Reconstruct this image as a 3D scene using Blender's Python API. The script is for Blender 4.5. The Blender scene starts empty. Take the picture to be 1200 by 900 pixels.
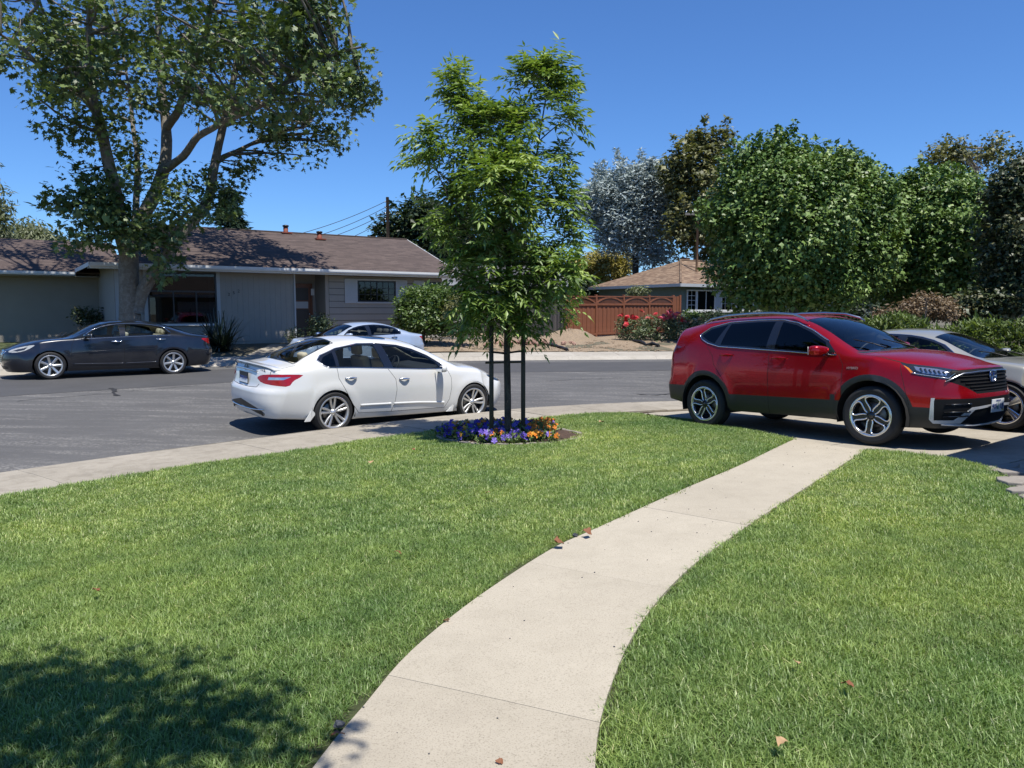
import bpy, bmesh, math, random
import numpy as np
from mathutils import Vector, Matrix
from mathutils.bvhtree import BVHTree
from mathutils.geometry import delaunay_2d_cdt

random.seed(7)
RNG = np.random.default_rng(11)
SC = bpy.context.scene
COL = SC.collection
R = math.radians
PI = math.pi

# ------------------------------------------------------------------ camera, sky, sun, exposure
CAM = np.array([0.0, 0.0, 1.6])
PITCH = math.atan(85 / 900)
cam_d = bpy.data.cameras.new('camera')
cam_d.sensor_width = 36
cam_d.lens = 27
cam_d.clip_start = 0.05
cam_d.clip_end = 3000
cam = bpy.data.objects.new('camera', cam_d)
COL.objects.link(cam)
cam.location = CAM
cam.rotation_euler = (PI / 2 - PITCH, 0, 0)
SC.camera = cam

SUN_TO = Vector((0.20, -0.35, 1.0)).normalized()      # direction towards the sun
SUN_EL = math.asin(SUN_TO.z)
SUN_AZ = math.atan2(SUN_TO.x, SUN_TO.y)               # from +Y towards +X
world = bpy.data.worlds.new('World')
SC.world = world
world.use_nodes = True
_nt = world.node_tree
_bg = _nt.nodes['Background']
_sky = _nt.nodes.new('ShaderNodeTexSky')
_sky.sky_type = 'NISHITA'
_sky.sun_disc = False
_sky.sun_elevation = SUN_EL
_sky.sun_rotation = SUN_AZ
_sky.altitude = 100
_sky.air_density = 1.0
_sky.dust_density = 0.0
_sky.ozone_density = 10.0
_tint = _nt.nodes.new('ShaderNodeMix')
_tint.data_type = 'RGBA'; _tint.blend_type = 'MULTIPLY'; _tint.inputs[0].default_value = 1.0
_tint.inputs[7].default_value = (0.78, 1.0, 1.24, 1)      # the camera's clear deep blue, the same all over the sky
_nt.links.new(_sky.outputs[0], _tint.inputs[6])
_nt.links.new(_tint.outputs[2], _bg.inputs[0])
_bg.inputs[1].default_value = 0.09
sun_d = bpy.data.lights.new('sun', 'SUN')
sun_d.energy = 5.0
sun_d.angle = R(0.53)
sun_d.color = (1.0, 0.955, 0.88)
sun = bpy.data.objects.new('sun', sun_d)
COL.objects.link(sun)
sun.location = (10, -17, 50)
sun.rotation_euler = (-SUN_TO).to_track_quat('-Z', 'Y').to_euler()
SC.view_settings.view_transform = 'Standard'
SC.view_settings.look = 'None'
SC.view_settings.exposure = 0.46
SC.view_settings.gamma = 1.0
SC.view_settings.use_curve_mapping = False
try:
    SC.cycles.max_bounces = 8
    SC.cycles.transparent_max_bounces = 12
    SC.cycles.caustics_reflective = False
    SC.cycles.caustics_refractive = False
    SC.cycles.sample_clamp_indirect = 6
except Exception:
    pass

# ------------------------------------------------------------------ helpers: objects
def tag(o, label=None, cat=None, group=None, kind=None):
    if label: o['label'] = label
    if cat: o['category'] = cat
    if group: o['group'] = group
    if kind: o['kind'] = kind
    return o

def link(o, parent=None):
    COL.objects.link(o)
    if parent is not None:
        o.parent = parent
    return o

def empty(name, loc=(0, 0, 0), rz=0.0, parent=None):
    o = bpy.data.objects.new(name, None)
    o.empty_display_size = 0.2
    o.location = loc
    o.rotation_euler = (0, 0, rz)
    return link(o, parent)

def thing(name, label, cat, loc=(0, 0, 0), rz=0.0, group=None):
    return tag(empty(name, loc, rz), label, cat, group)

def mesh_obj(name, verts, faces, mat=None, parent=None, smooth=False, loc=None):
    me = bpy.data.meshes.new(name)
    if isinstance(verts, np.ndarray) and isinstance(faces, np.ndarray):
        fast_mesh(me, verts, faces)
    else:
        me.from_pydata([tuple(v) for v in verts], [], [tuple(f) for f in faces])
    if mat is not None:
        for m in (mat if isinstance(mat, (list, tuple)) else [mat]):
            me.materials.append(m)
    if smooth:
        me.polygons.foreach_set('use_smooth', np.ones(len(me.polygons), dtype=bool))
    me.update()
    o = bpy.data.objects.new(name, me)
    if loc is not None: o.location = loc
    return link(o, parent)

def fast_mesh(me, V, Fc):
    """V (n,3); Fc (m,k) constant face size"""
    n, (m, k) = len(V), Fc.shape
    me.vertices.add(n)
    me.vertices.foreach_set('co', np.ascontiguousarray(V, dtype=np.float32).ravel())
    me.loops.add(m * k)
    me.loops.foreach_set('vertex_index', np.ascontiguousarray(Fc, dtype=np.int32).ravel())
    me.polygons.add(m)
    me.polygons.foreach_set('loop_start', np.arange(0, m * k, k, dtype=np.int32))
    me.update(calc_edges=True)

def copy_tree(o, parent=None):
    c = o.copy()
    COL.objects.link(c)
    if parent is not None:
        c.parent = parent
    for ch in list(o.children):
        copy_tree(ch, c)
    return c

class MB:
    """collects simple solids into one mesh"""
    def __init__(s):
        s.v, s.f, s.sm, s.mi = [], [], [], []
        s.cur = 0
    def add(s, verts, faces, smooth=False):
        b = len(s.v)
        s.v += [tuple(v) for v in verts]
        for f in faces:
            s.f.append(tuple(b + i for i in f)); s.sm.append(smooth); s.mi.append(s.cur)
        return s
    def box(s, x0, x1, y0, y1, z0, z1, M=None):
        vs = [(x0, y0, z0), (x1, y0, z0), (x1, y1, z0), (x0, y1, z0), (x0, y0, z1), (x1, y0, z1), (x1, y1, z1), (x0, y1, z1)]
        if M is not None: vs = [M @ Vector(v) for v in vs]
        return s.add(vs, [(3, 2, 1, 0), (4, 5, 6, 7), (0, 1, 5, 4), (1, 2, 6, 5), (2, 3, 7, 6), (3, 0, 4, 7)])
    def prism(s, poly, z0, z1, M=None):
        n = len(poly)
        vs = [(p[0], p[1], z0) for p in poly] + [(p[0], p[1], z1) for p in poly]
        if M is not None: vs = [M @ Vector(v) for v in vs]
        fs = [tuple(reversed(range(n))), tuple(range(n, 2 * n))]
        fs += [(i, (i + 1) % n, n + (i + 1) % n, n + i) for i in range(n)]
        return s.add(vs, fs)
    def tube(s, pts, rad, n=8, closed=False, cap=True, flat=None):
        """pts list of 3d; rad scalar or list"""
        pts = [Vector(p) for p in pts]
        m = len(pts)
        rs = rad if isinstance(rad, (list, tuple, np.ndarray)) else [rad] * m
        vs = []
        up = None
        for i, p in enumerate(pts):
            if closed:
                t = pts[(i + 1) % m] - pts[i - 1]
            else:
                t = pts[min(i + 1, m - 1)] - pts[max(i - 1, 0)]
            if t.length < 1e-9: t = Vector((0, 0, 1))
            t.normalize()
            if up is None:
                up = Vector((0, 0, 1)) if abs(t.z) < 0.9 else Vector((1, 0, 0))
            a = t.cross(up)
            if a.length < 1e-6: a = t.orthogonal()
            a.normalize()
            b = a.cross(t); b.normalize(); up = b
            for k in range(n):
                w = 2 * PI * k / n
                vs.append(p + a * (math.cos(w) * rs[i]) + b * (math.sin(w) * rs[i]))
        fs = []
        for i in range(m if closed else m - 1):
            for k in range(n):
                i2 = (i + 1) % m
                fs.append((i * n + k, i * n + (k + 1) % n, i2 * n + (k + 1) % n, i2 * n + k))
        if cap and not closed:
            fs.append(tuple(range(n)))
            fs.append(tuple(reversed(range((m - 1) * n, m * n))))
        return s.add(vs, fs, True)
    def lathe(s, prof, n=32, axis='z', M=None):
        """prof list of (r,h); revolve"""
        vs, fs = [], []
        m = len(prof)
        for i in range(n):
            w = 2 * PI * i / n
            for r, h in prof:
                v = (r * math.cos(w), r * math.sin(w), h)
                if axis == 'y': v = (v[0], h, v[1])
                vs.append(v)
        if M is not None: vs = [M @ Vector(v) for v in vs]
        for i in range(n):
            j = (i + 1) % n
            for k in range(m - 1):
                fs.append((i * m + k, j * m + k, j * m + k + 1, i * m + k + 1))
        return s.add(vs, fs, True)
    def ball(s, c, r, nu=10, nv=7, sc=(1, 1, 1)):
        vs, fs = [], []
        for j in range(nv + 1):
            ph = PI * j / nv
            for i in range(nu):
                th = 2 * PI * i / nu
                vs.append((c[0] + r * sc[0] * math.sin(ph) * math.cos(th), c[1] + r * sc[1] * math.sin(ph) * math.sin(th), c[2] + r * sc[2] * math.cos(ph)))
        for j in range(nv):
            for i in range(nu):
                fs.append((j * nu + i, (j + 1) * nu + i, (j + 1) * nu + (i + 1) % nu, j * nu + (i + 1) % nu))
        return s.add(vs, fs, True)
    def build(s, name, mat=None, parent=None, loc=None, bevel=0):
        me = bpy.data.meshes.new(name)
        me.from_pydata(s.v, [], s.f)
        if mat is not None:
            for m in (mat if isinstance(mat, (list, tuple)) else [mat]): me.materials.append(m)
        if any(s.sm): me.polygons.foreach_set('use_smooth', np.array(s.sm, dtype=bool))
        if any(s.mi): me.polygons.foreach_set('material_index', np.array(s.mi, dtype=np.int32))
        me.update()
        o = bpy.data.objects.new(name, me)
        if loc is not None: o.location = loc
        link(o, parent)
        if bevel:
            bm = bmesh.new(); bm.from_mesh(me)
            bmesh.ops.recalc_face_normals(bm, faces=bm.faces)
            bmesh.ops.bevel(bm, geom=bm.edges[:], offset=bevel, segments=2, affect='EDGES', profile=0.6, clamp_overlap=True)
            bm.to_mesh(me); bm.free()
        return o

# ------------------------------------------------------------------ helpers: materials
def hexc(r, g, b):
    f = lambda c: ((c / 255 + 0.055) / 1.055) ** 2.4 if c / 255 > 0.04045 else c / 255 / 12.92
    return (f(r), f(g), f(b), 1.0)

def new_mat(name):
    m = bpy.data.materials.new(name)
    m.use_nodes = True
    nt = m.node_tree
    return m, nt, nt.nodes['Principled BSDF'], nt.nodes['Material Output']

def ramp(nt, stops):
    r = nt.nodes.new('ShaderNodeValToRGB')
    e = r.color_ramp.elements
    while len(e) < len(stops): e.new(0.5)
    for k, (p, c) in enumerate(stops):
        e[k].position = p
        e[k].color = c if len(c) == 4 else (*c, 1)
    return r

def noise(nt, scale, detail=4, rough=0.55, vec=None, dist=0.0):
    n = nt.nodes.new('ShaderNodeTexNoise')
    n.inputs['Scale'].default_value = scale
    n.inputs['Detail'].default_value = detail
    n.inputs['Roughness'].default_value = rough
    n.inputs['Distortion'].default_value = dist
    if vec is not None: nt.links.new(vec, n.inputs['Vector'])
    return n

def mixc(nt, a, b, fac, mode='MIX'):
    m = nt.nodes.new('ShaderNodeMix')
    m.data_type = 'RGBA'; m.blend_type = mode
    for s, v in ((m.inputs[0], fac), (m.inputs[6], a), (m.inputs[7], b)):
        if hasattr(v, 'is_output') or hasattr(v, 'links'): nt.links.new(v, s)
        elif isinstance(v, (int, float)): s.default_value = v
        else: s.default_value = v if len(v) == 4 else (*v, 1)
    return m.outputs[2]

def geo_pos(nt):
    return nt.nodes.new('ShaderNodeNewGeometry').outputs['Position']

def obj_co(nt):
    return nt.nodes.new('ShaderNodeTexCoord').outputs['Object']

def pmat(name, col, rough=0.6, var=0.25, scale=6.0, fine=60.0, bump=0.0, metallic=0.0, coat=0.0, spec=0.5, col2=None, bdist=0.01, ior=None):
    """procedural surface: base colour broken up by two scales of noise"""
    m, nt, p, out = new_mat(name)
    co = obj_co(nt)
    c = col if len(col) == 4 else (*col, 1)
    c2 = col2 if col2 is not None else tuple(min(1, x * (1 - var)) for x in c[:3])
    n1 = noise(nt, scale, 5, 0.6, co)
    r1 = ramp(nt, [(0.35, (0, 0, 0)), (0.65, (1, 1, 1))]); nt.links.new(n1.outputs[0], r1.inputs[0])
    base = mixc(nt, c, c2, r1.outputs[0])
    n2 = noise(nt, fine, 3, 0.6, co)
    d = tuple(x * (1 - 0.5 * var) for x in c[:3])
    base = mixc(nt, base, d, n2.outputs[0]) if var > 0 else base
    nt.links.new(base, p.inputs['Base Color'])
    p.inputs['Roughness'].default_value = rough
    p.inputs['Metallic'].default_value = metallic
    p.inputs['Coat Weight'].default_value = coat
    p.inputs['Coat Roughness'].default_value = 0.03
    p.inputs['Specular IOR Level'].default_value = spec
    if bump:
        b = nt.nodes.new('ShaderNodeBump')
        b.inputs['Strength'].default_value = bump
        b.inputs['Distance'].default_value = bdist
        nt.links.new(n2.outputs[0], b.inputs['Height'])
        nt.links.new(b.outputs[0], p.inputs['Normal'])
    return m

def glass_mat(name, tint, ior=1.5, rough=0.0):
    """thin pane: tinted see-through plus Fresnel reflection"""
    m, nt, p, out = new_mat(name)
    nt.nodes.remove(p)
    t = nt.nodes.new('ShaderNodeBsdfTransparent'); t.inputs[0].default_value = (*tint, 1)
    g = nt.nodes.new('ShaderNodeBsdfGlossy'); g.inputs['Roughness'].default_value = rough
    g.inputs[0].default_value = (0.95, 0.97, 1, 1)
    fr = nt.nodes.new('ShaderNodeFresnel'); fr.inputs[0].default_value = ior
    mx = nt.nodes.new('ShaderNodeMixShader')
    nt.links.new(fr.outputs[0], mx.inputs[0]); nt.links.new(t.outputs[0], mx.inputs[1]); nt.links.new(g.outputs[0], mx.inputs[2])
    nt.links.new(mx.outputs[0], out.inputs[0])
    return m

def paint_mat(name, col, metallic=0.0, rough=0.35, flake=0.15, coat=1.0, dust=0.06):
    """car paint with clear coat and a little road dust"""
    m, nt, p, out = new_mat(name)
    co = obj_co(nt)
    n = noise(nt, 900, 2, 0.5, co)
    c = (*col, 1)
    d = tuple(x * (1 - flake) for x in col)
    b = mixc(nt, c, d, n.outputs[0])
    du = noise(nt, 2.2, 4, 0.6, co)
    rr = ramp(nt, [(0.4, (0, 0, 0)), (0.9, (dust, dust, dust))]); nt.links.new(du.outputs[0], rr.inputs[0])
    b = mixc(nt, b, (0.35, 0.33, 0.30), rr.outputs[0])
    nt.links.new(b, p.inputs['Base Color'])
    p.inputs['Metallic'].default_value = metallic
    p.inputs['Roughness'].default_value = rough
    p.inputs['Coat Weight'].default_value = coat
    p.inputs['Coat Roughness'].default_value = 0.02
    return m

def pchip(pts, x):
    """monotone cubic through (x,y) points, flat extrapolation"""
    pts = sorted(pts)
    X = np.array([p[0] for p in pts], float); Y = np.array([p[1] for p in pts], float)
    x = np.clip(np.asarray(x, float), X[0], X[-1])
    if len(X) == 1: return np.full_like(x, Y[0])
    if len(X) == 2: return Y[0] + (Y[1] - Y[0]) * (x - X[0]) / (X[1] - X[0])
    h = np.diff(X); dl = np.diff(Y) / h
    d = np.zeros_like(Y)
    for i in range(1, len(X) - 1):
        if dl[i - 1] * dl[i] > 0:
            w1 = 2 * h[i] + h[i - 1]; w2 = h[i] + 2 * h[i - 1]
            d[i] = (w1 + w2) / (w1 / dl[i - 1] + w2 / dl[i])
    d[0] = dl[0]; d[-1] = dl[-1]
    k = np.clip(np.searchsorted(X, x) - 1, 0, len(h) - 1)
    t = (x - X[k]) / h[k]
    h00 = 2 * t**3 - 3 * t**2 + 1; h10 = t**3 - 2 * t**2 + t; h01 = -2 * t**3 + 3 * t**2; h11 = t**3 - t**2
    return h00 * Y[k] + h10 * h[k] * d[k] + h01 * Y[k + 1] + h11 * h[k] * d[k + 1]

def text_mesh(body, size, name='lettering', mat=None, parent=None, depth=0.004, align='CENTER'):
    cu = bpy.data.curves.new(name, 'FONT')
    cu.body = body; cu.size = size; cu.extrude = depth; cu.align_x = align; cu.align_y = 'CENTER'
    cu.resolution_u = 3
    tmp = bpy.data.objects.new(name + '_tmp', cu)
    COL.objects.link(tmp)
    dg = bpy.context.evaluated_depsgraph_get()
    me = bpy.data.meshes.new_from_object(tmp.evaluated_get(dg))
    bpy.data.objects.remove(tmp)
    bpy.data.curves.remove(cu)
    me.name = name
    me.materials.clear()
    if mat: me.materials.append(mat)
    o = bpy.data.objects.new(name, me)
    return link(o, parent)
# ------------------------------------------------------------------ materials shared by many things
mats = {}
mats['tyre'] = pmat('tyre_rubber', (0.018, 0.018, 0.019), 0.78, 0.3, 9, 90, 0.15)
mats['black_plastic'] = pmat('black_plastic', (0.016, 0.016, 0.017), 0.5, 0.2, 8, 200, 0.05)
mats['grille_black'] = pmat('grille_black', (0.006, 0.006, 0.007), 0.6, 0.1, spec=0.25)
mats['clad'] = pmat('grey_black_cladding', (0.022, 0.023, 0.024), 0.42, 0.25, 4, 300, 0.08)
mats['gloss_black'] = pmat('gloss_black', (0.008, 0.008, 0.009), 0.15, 0.0, coat=1.0)
mats['dark'] = pmat('dark_underside', (0.010, 0.010, 0.010), 0.9, 0.3)
mats['liner'] = pmat('wheel_liner_felt', (0.008, 0.008, 0.008), 0.95, 0.3)
mats['chrome'] = pmat('bright_trim', (0.72, 0.73, 0.75), 0.12, 0.05, 5, 40, metallic=1.0)
mats['satin'] = pmat('satin_trim', (0.55, 0.56, 0.58), 0.28, 0.05, 5, 40, metallic=1.0)
mats['silver_plastic'] = pmat('silver_painted_plastic', (0.62, 0.63, 0.65), 0.35, 0.08, 5, 60, metallic=0.35, coat=0.5)
mats['alloy'] = pmat('alloy_wheel', (0.58, 0.58, 0.57), 0.3, 0.12, 12, 80, metallic=0.75, coat=0.6)
mats['alloy_cut'] = pmat('machined_alloy', (0.70, 0.70, 0.71), 0.22, 0.08, 12, 80, metallic=0.9, coat=0.5)
mats['rim_black'] = pmat('black_rim', (0.015, 0.015, 0.016), 0.35, 0.1, coat=0.5)
mats['steel'] = pmat('brake_steel', (0.20, 0.19, 0.18), 0.4, 0.2, metallic=0.9)
mats['seat_dark'] = pmat('dark_seat', (0.018, 0.017, 0.017), 0.75, 0.3)
mats['seat_beige'] = pmat('beige_seat', (0.55, 0.50, 0.39), 0.7, 0.15)
mats['seat_grey'] = pmat('grey_seat', (0.12, 0.12, 0.12), 0.75, 0.2)
mats['trim_dark'] = pmat('dark_cabin_plastic', (0.02, 0.02, 0.021), 0.65, 0.2)
mats['lining_beige'] = pmat('pale_headlining', (0.45, 0.42, 0.35), 0.8, 0.1)
mats['lining_dark'] = pmat('dark_headlining', (0.05, 0.05, 0.05), 0.8, 0.1)
mats['red_lens'] = pmat('red_lens', (0.36, 0.002, 0.004), 0.2, 0.45, 14, 25, coat=.35)
mats['amber_lens'] = pmat('amber_lens', (0.75, 0.20, 0.01), 0.1, 0.1, coat=1.0)
mats['lamp_silver'] = pmat('lamp_reflector', (0.62, 0.63, 0.66), 0.15, 0.3, 30, 50, metallic=0.85, coat=1.0)
mats['lamp_dark'] = pmat('smoked_lamp', (0.05, 0.055, 0.065), 0.08, 0.5, 25, 60, metallic=0.5, coat=1.0)
mats['plate_white'] = pmat('plate_white', (0.72, 0.74, 0.76), 0.35, 0.08, 30, 80)
mats['plate_dark'] = pmat('plate_dark', (0.05, 0.055, 0.07), 0.4, 0.3, 30, 60)
mats['plate_blue'] = pmat('plate_blue', (0.02, 0.045, 0.22), 0.4, 0.1)
mats['plate_green'] = pmat('plate_green', (0.03, 0.20, 0.16), 0.4, 0.1)
mats['plate_pink'] = pmat('plate_pale', (0.55, 0.45, 0.5), 0.4, 0.1)
mats['plate_yellow'] = pmat('plate_sticker', (0.75, 0.62, 0.03), 0.4, 0.1)
mats['badge_blue'] = pmat('badge_blue', (0.01, 0.03, 0.16), 0.15, 0.1, coat=1.0)
mats['seam'] = pmat('panel_gap', (0.004, 0.004, 0.004), 0.9, 0.0)
for k, t in (('glass', (0.92, 0.94, 0.93)), ('glass_dark', (0.035, 0.04, 0.042)), ('glass_mid', (0.70, 0.75, 0.74)), ('glass_shield', (0.74, 0.82, 0.82))):
    mats[k] = glass_mat('car_' + k, t, 1.32 if k in ('glass', 'glass_mid', 'glass_shield') else 1.45); mats[k]['glass'] = 1
mats['mirror'] = pmat('mirror_face', (0.8, 0.82, 0.84), 0.02, 0.0, metallic=1.0)
# ------------------------------------------------------------------ the lie of the land
def catmull(P, step=0.35):
    P = np.array(P, float); out = []
    for i in range(len(P) - 1):
        p0, p1, p2, p3 = P[max(i - 1, 0)], P[i], P[i + 1], P[min(i + 2, len(P) - 1)]
        n = max(2, int(np.linalg.norm(p2 - p1) / step))
        for t in np.linspace(0, 1, n, endpoint=False):
            out.append(0.5 * ((2 * p1) + (p2 - p0) * t + (2 * p0 - 5 * p1 + 4 * p2 - p3) * t**2 + (3 * p1 - p0 - 3 * p2 + p3) * t**3))
    out.append(P[-1])
    return np.array(out)

NEAR = catmull([(-60, -72), (-30, -29), (-16, -5.5), (-9.5, 3.9), (-5.87, 8.75), (-3.9, 10.95), (-2.5, 12.35), (-.8, 13.8), (.66, 14.75), (3.3, 15.7), (6.5, 16.4), (12, 17), (40, 18), (90, 18)], 0.5)
FAR = catmull([(-74, -66), (-42, -22), (-26, 3.5), (-18, 13.8), (-14, 18.2), (-12.2, 19.9), (-9.9, 21.7), (-6.5, 23.6), (-2, 25.0), (5.6, 25.9), (12, 26.6), (40, 28), (90, 28)], 0.5)

def sdist(P, poly):
    """signed distance of points (n,2) to polyline; + on its left (across the street)"""
    P = np.atleast_2d(P)
    A, D = poly[:-1], np.diff(poly, axis=0); L2 = (D ** 2).sum(1)
    out = np.empty(len(P))
    for i in range(0, len(P), 4096):
        Q = P[i:i + 4096]
        E_ = Q[:, None, :] - A[None]
        t = np.clip((E_ * D[None]).sum(2) / L2, 0, 1)
        E_ = E_ - t[:, :, None] * D[None]
        ds = (E_ ** 2).sum(2); k = ds.argmin(1); r = np.arange(len(Q))
        e = E_[r, k]; d = D[k]
        out[i:i + 4096] = np.sqrt(ds[r, k]) * np.where(d[:, 0] * e[:, 1] - d[:, 1] * e[:, 0] >= 0, 1, -1)
    return out

def offset_line(poly, d):
    t = np.gradient(poly, axis=0); t /= np.linalg.norm(t, axis=1)[:, None]
    return poly + np.stack([-t[:, 1], t[:, 0]], 1) * d

NEARP = [(-60, .10), (-20, .10), (-9, .05), (-6.5, -.03), (-4, -.12), (-1.75, -.16), (-.3, -.19), (-.18, -.22), (0, -.305)]
FARP = [(0, -.005), (.18, .085), (.3, .11), (1.5, .18), (5, .44), (10, .5), (14, .6), (400, .6)]
def Gv(P):
    P = np.atleast_2d(np.asarray(P, float))
    dn = sdist(P, NEAR); df = sdist(P, FAR)
    f = np.clip(dn / np.maximum(dn - df, 1e-6), 0, 1)
    road = -.305 + .30 * f + .05 * np.sin(PI * f)
    z = np.where(dn <= 0, pchip(NEARP, dn), np.where(df >= 0, pchip(FARP, df), road))
    return z
def G(x, y): return float(Gv([(x, y)])[0])

def ray(px, py):
    a = np.array([(px - 600) / 900, 1.0, -(py - 450) / 900]); c, s = math.cos(PITCH), math.sin(PITCH)
    return np.array([a[0], a[1] * c + a[2] * s, -a[1] * s + a[2] * c])
def at(px, py, Y):
    """point seen at a photo pixel at distance Y"""
    r = ray(px, py); return CAM + r * (Y / r[1])
def gp(px, py, dz=0.0):
    """ground point seen at a photo pixel"""
    r = ray(px, py); z = 0.0
    for _ in range(12):
        t = (z + dz - CAM[2]) / r[2]; p = CAM + r * t
        z = 0.5 * z + 0.5 * G(p[0], p[1])
    return (p[0], p[1])

def inside(poly, P):
    P = np.atleast_2d(P); c = np.zeros(len(P), bool); n = len(poly); j = n - 1
    for i in range(n):
        xi, yi = poly[i]; xj, yj = poly[j]
        if yi != yj:
            m = ((yi > P[:, 1]) != (yj > P[:, 1])) & (P[:, 0] < (xj - xi) * (P[:, 1] - yi) / (yj - yi) + xi)
            c ^= m
        j = i
    return c

def resample(poly, step):
    out = []
    n = len(poly)
    for i in range(n):
        a, b = np.array(poly[i], float), np.array(poly[(i + 1) % n], float)
        k = max(1, int(np.linalg.norm(b - a) / step))
        for t in range(k): out.append(tuple(a + (b - a) * t / k))
    return out

def sheet(name, poly, mat, step=0.5, dz=0.0, parent=None, zf=None, thick=0.0, rough=0.0):
    """ground sheet over a plan outline, following the land"""
    ring = resample(poly, step)
    x0, y0 = np.min(ring, 0); x1, y1 = np.max(ring, 0)
    gx, gy = np.meshgrid(np.arange(x0, x1, step), np.arange(y0, y1, step))
    g = np.stack([gx.ravel(), gy.ravel()], 1) + RNG.uniform(-.15, .15, (gx.size, 2)) * step
    g = g[inside(ring, g)]
    pts = [Vector(p) for p in ring] + [Vector(p) for p in g]
    n = len(ring)
    vs, es, fs, *_ = delaunay_2d_cdt(pts, [(i, (i + 1) % n) for i in range(n)], [], 1, 1e-5)
    P = np.array([(v.x, v.y) for v in vs])
    Z = (zf or Gv)(P) + dz
    if rough: Z = Z + rough * RNG.normal(size=len(Z))
    V = [(p[0], p[1], z) for p, z in zip(P, Z)]
    F_ = []
    for f in fs:
        a, b, c = [P[i] for i in f[:3]]
        cr = (b[0] - a[0]) * (c[1] - a[1]) - (b[1] - a[1]) * (c[0] - a[0])
        F_.append(tuple(f) if cr > 0 else tuple(reversed(f)))
    if thick:
        m = len(V)
        zb = {}
        R2 = []
        for p in ring: 
            k = int(np.argmin(((P - np.array(p)) ** 2).sum(1))); R2.append(k)
        base = len(V)
        V += [(V[k][0], V[k][1], V[k][2] - thick) for k in R2]
        ar = sum(ring[i][0] * ring[(i + 1) % n][1] - ring[(i + 1) % n][0] * ring[i][1] for i in range(n))
        for i in range(n):
            j = (i + 1) % n
            q = (R2[i], base + i, base + j, R2[j])
            F_.append(q if ar > 0 else q[::-1])
    return mesh_obj(name, V, F_, mat, parent, True if not thick else False)

def strip_quads(A, B, name, mat, parent=None, dz=0.0, thick=0.12, n_across=3, jitter=0.0, zf=None):
    """slab between two matching edge lines A and B (plan points)"""
    A, B = np.array(A), np.array(B)
    m = len(A); V, Fc = [], []
    for i in range(m):
        for k in range(n_across + 1):
            p = A[i] + (B[i] - A[i]) * k / n_across; V.append((p[0], p[1]))
    Z = (zf or Gv)(np.array(V)) + dz + jitter
    V = [(p[0], p[1], z) for p, z in zip(V, Z)]
    w = n_across + 1
    for i in range(m - 1):
        for k in range(n_across):
            Fc.append((i * w + k, (i + 1) * w + k, (i + 1) * w + k + 1, i * w + k + 1))
    # skirt
    loop = [i * w for i in range(m)] + [(m - 1) * w + k for k in range(1, w)] + [i * w + w - 1 for i in range(m - 2, -1, -1)] + [k for k in range(w - 2, 0, -1)]
    b = len(V); V += [(V[k][0], V[k][1], V[k][2] - thick) for k in loop]
    L = len(loop)
    for i in range(L):
        j = (i + 1) % L; Fc.append((loop[j], loop[i], b + i, b + j))
    # orient the top upward
    a_, b_, c_ = [Vector(V[k]) for k in Fc[0][:3]]
    if (b_ - a_).cross(c_ - a_).z < 0: Fc = [f[::-1] for f in Fc]
    return mesh_obj(name, V, Fc, mat, parent)

# ---- materials of the ground
def concrete_mat(name, c1, c2, speck=0.5, stain=0.35, sc=1.0):
    m, nt, p, out = new_mat(name)
    g = geo_pos(nt)
    n1 = noise(nt, 0.9 * sc, 6, 0.65, g); n2 = noise(nt, 140 * sc, 3, 0.7, g); n3 = noise(nt, 5 * sc, 5, 0.7, g, 0.6)
    r1 = ramp(nt, [(0.3, c1), (0.7, c2)]); nt.links.new(n1.outputs[0], r1.inputs[0])
    r2 = ramp(nt, [(0.30, (0.45, 0.43, 0.40)), (0.48, (1, 1, 1)), (0.62, (1, 1, 1)), (0.8, (1.22, 1.2, 1.16))]); nt.links.new(n2.outputs[0], r2.inputs[0])
    b = mixc(nt, r1.outputs[0], r2.outputs[0], speck, 'MULTIPLY')
    r3 = ramp(nt, [(0.36, (0.62, 0.60, 0.57)), (0.55, (1, 1, 1))]); nt.links.new(n3.outputs[0], r3.inputs[0])
    b = mixc(nt, b, r3.outputs[0], stain, 'MULTIPLY')
    oi = nt.nodes.new('ShaderNodeObjectInfo')
    rr = ramp(nt, [(0, (0.90, 0.89, 0.88)), (1, (1.05, 1.05, 1.05))]); nt.links.new(oi.outputs['Random'], rr.inputs[0])
    b = mixc(nt, b, rr.outputs[0], 1.0, 'MULTIPLY')
    nt.links.new(b, p.inputs['Base Color'])
    p.inputs['Roughness'].default_value = 0.88
    bp = nt.nodes.new('ShaderNodeBump'); bp.inputs['Strength'].default_value = 0.25; bp.inputs['Distance'].default_value = 0.004
    nt.links.new(n2.outputs[0], bp.inputs['Height']); nt.links.new(bp.outputs[0], p.inputs['Normal'])
    return m

mats['path'] = concrete_mat('buff_concrete', (0.362, 0.322, 0.250), (0.425, 0.380, 0.298), .8, .15)
mats['walk'] = concrete_mat('weathered_concrete', (0.275, 0.247, 0.198), (0.355, 0.320, 0.262), .7, .5, 1.0)
mats['drive'] = concrete_mat('driveway_concrete', (0.30, 0.270, 0.215), (0.37, 0.335, 0.275), .7, .35)
mats['kerb'] = concrete_mat('kerb_concrete', (0.21, 0.195, 0.165), (0.29, 0.265, 0.225), .7, .6)
mats['pale_walk'] = concrete_mat('pale_concrete', (0.33, 0.305, 0.26), (0.41, 0.38, 0.33), .6, .35)

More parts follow.
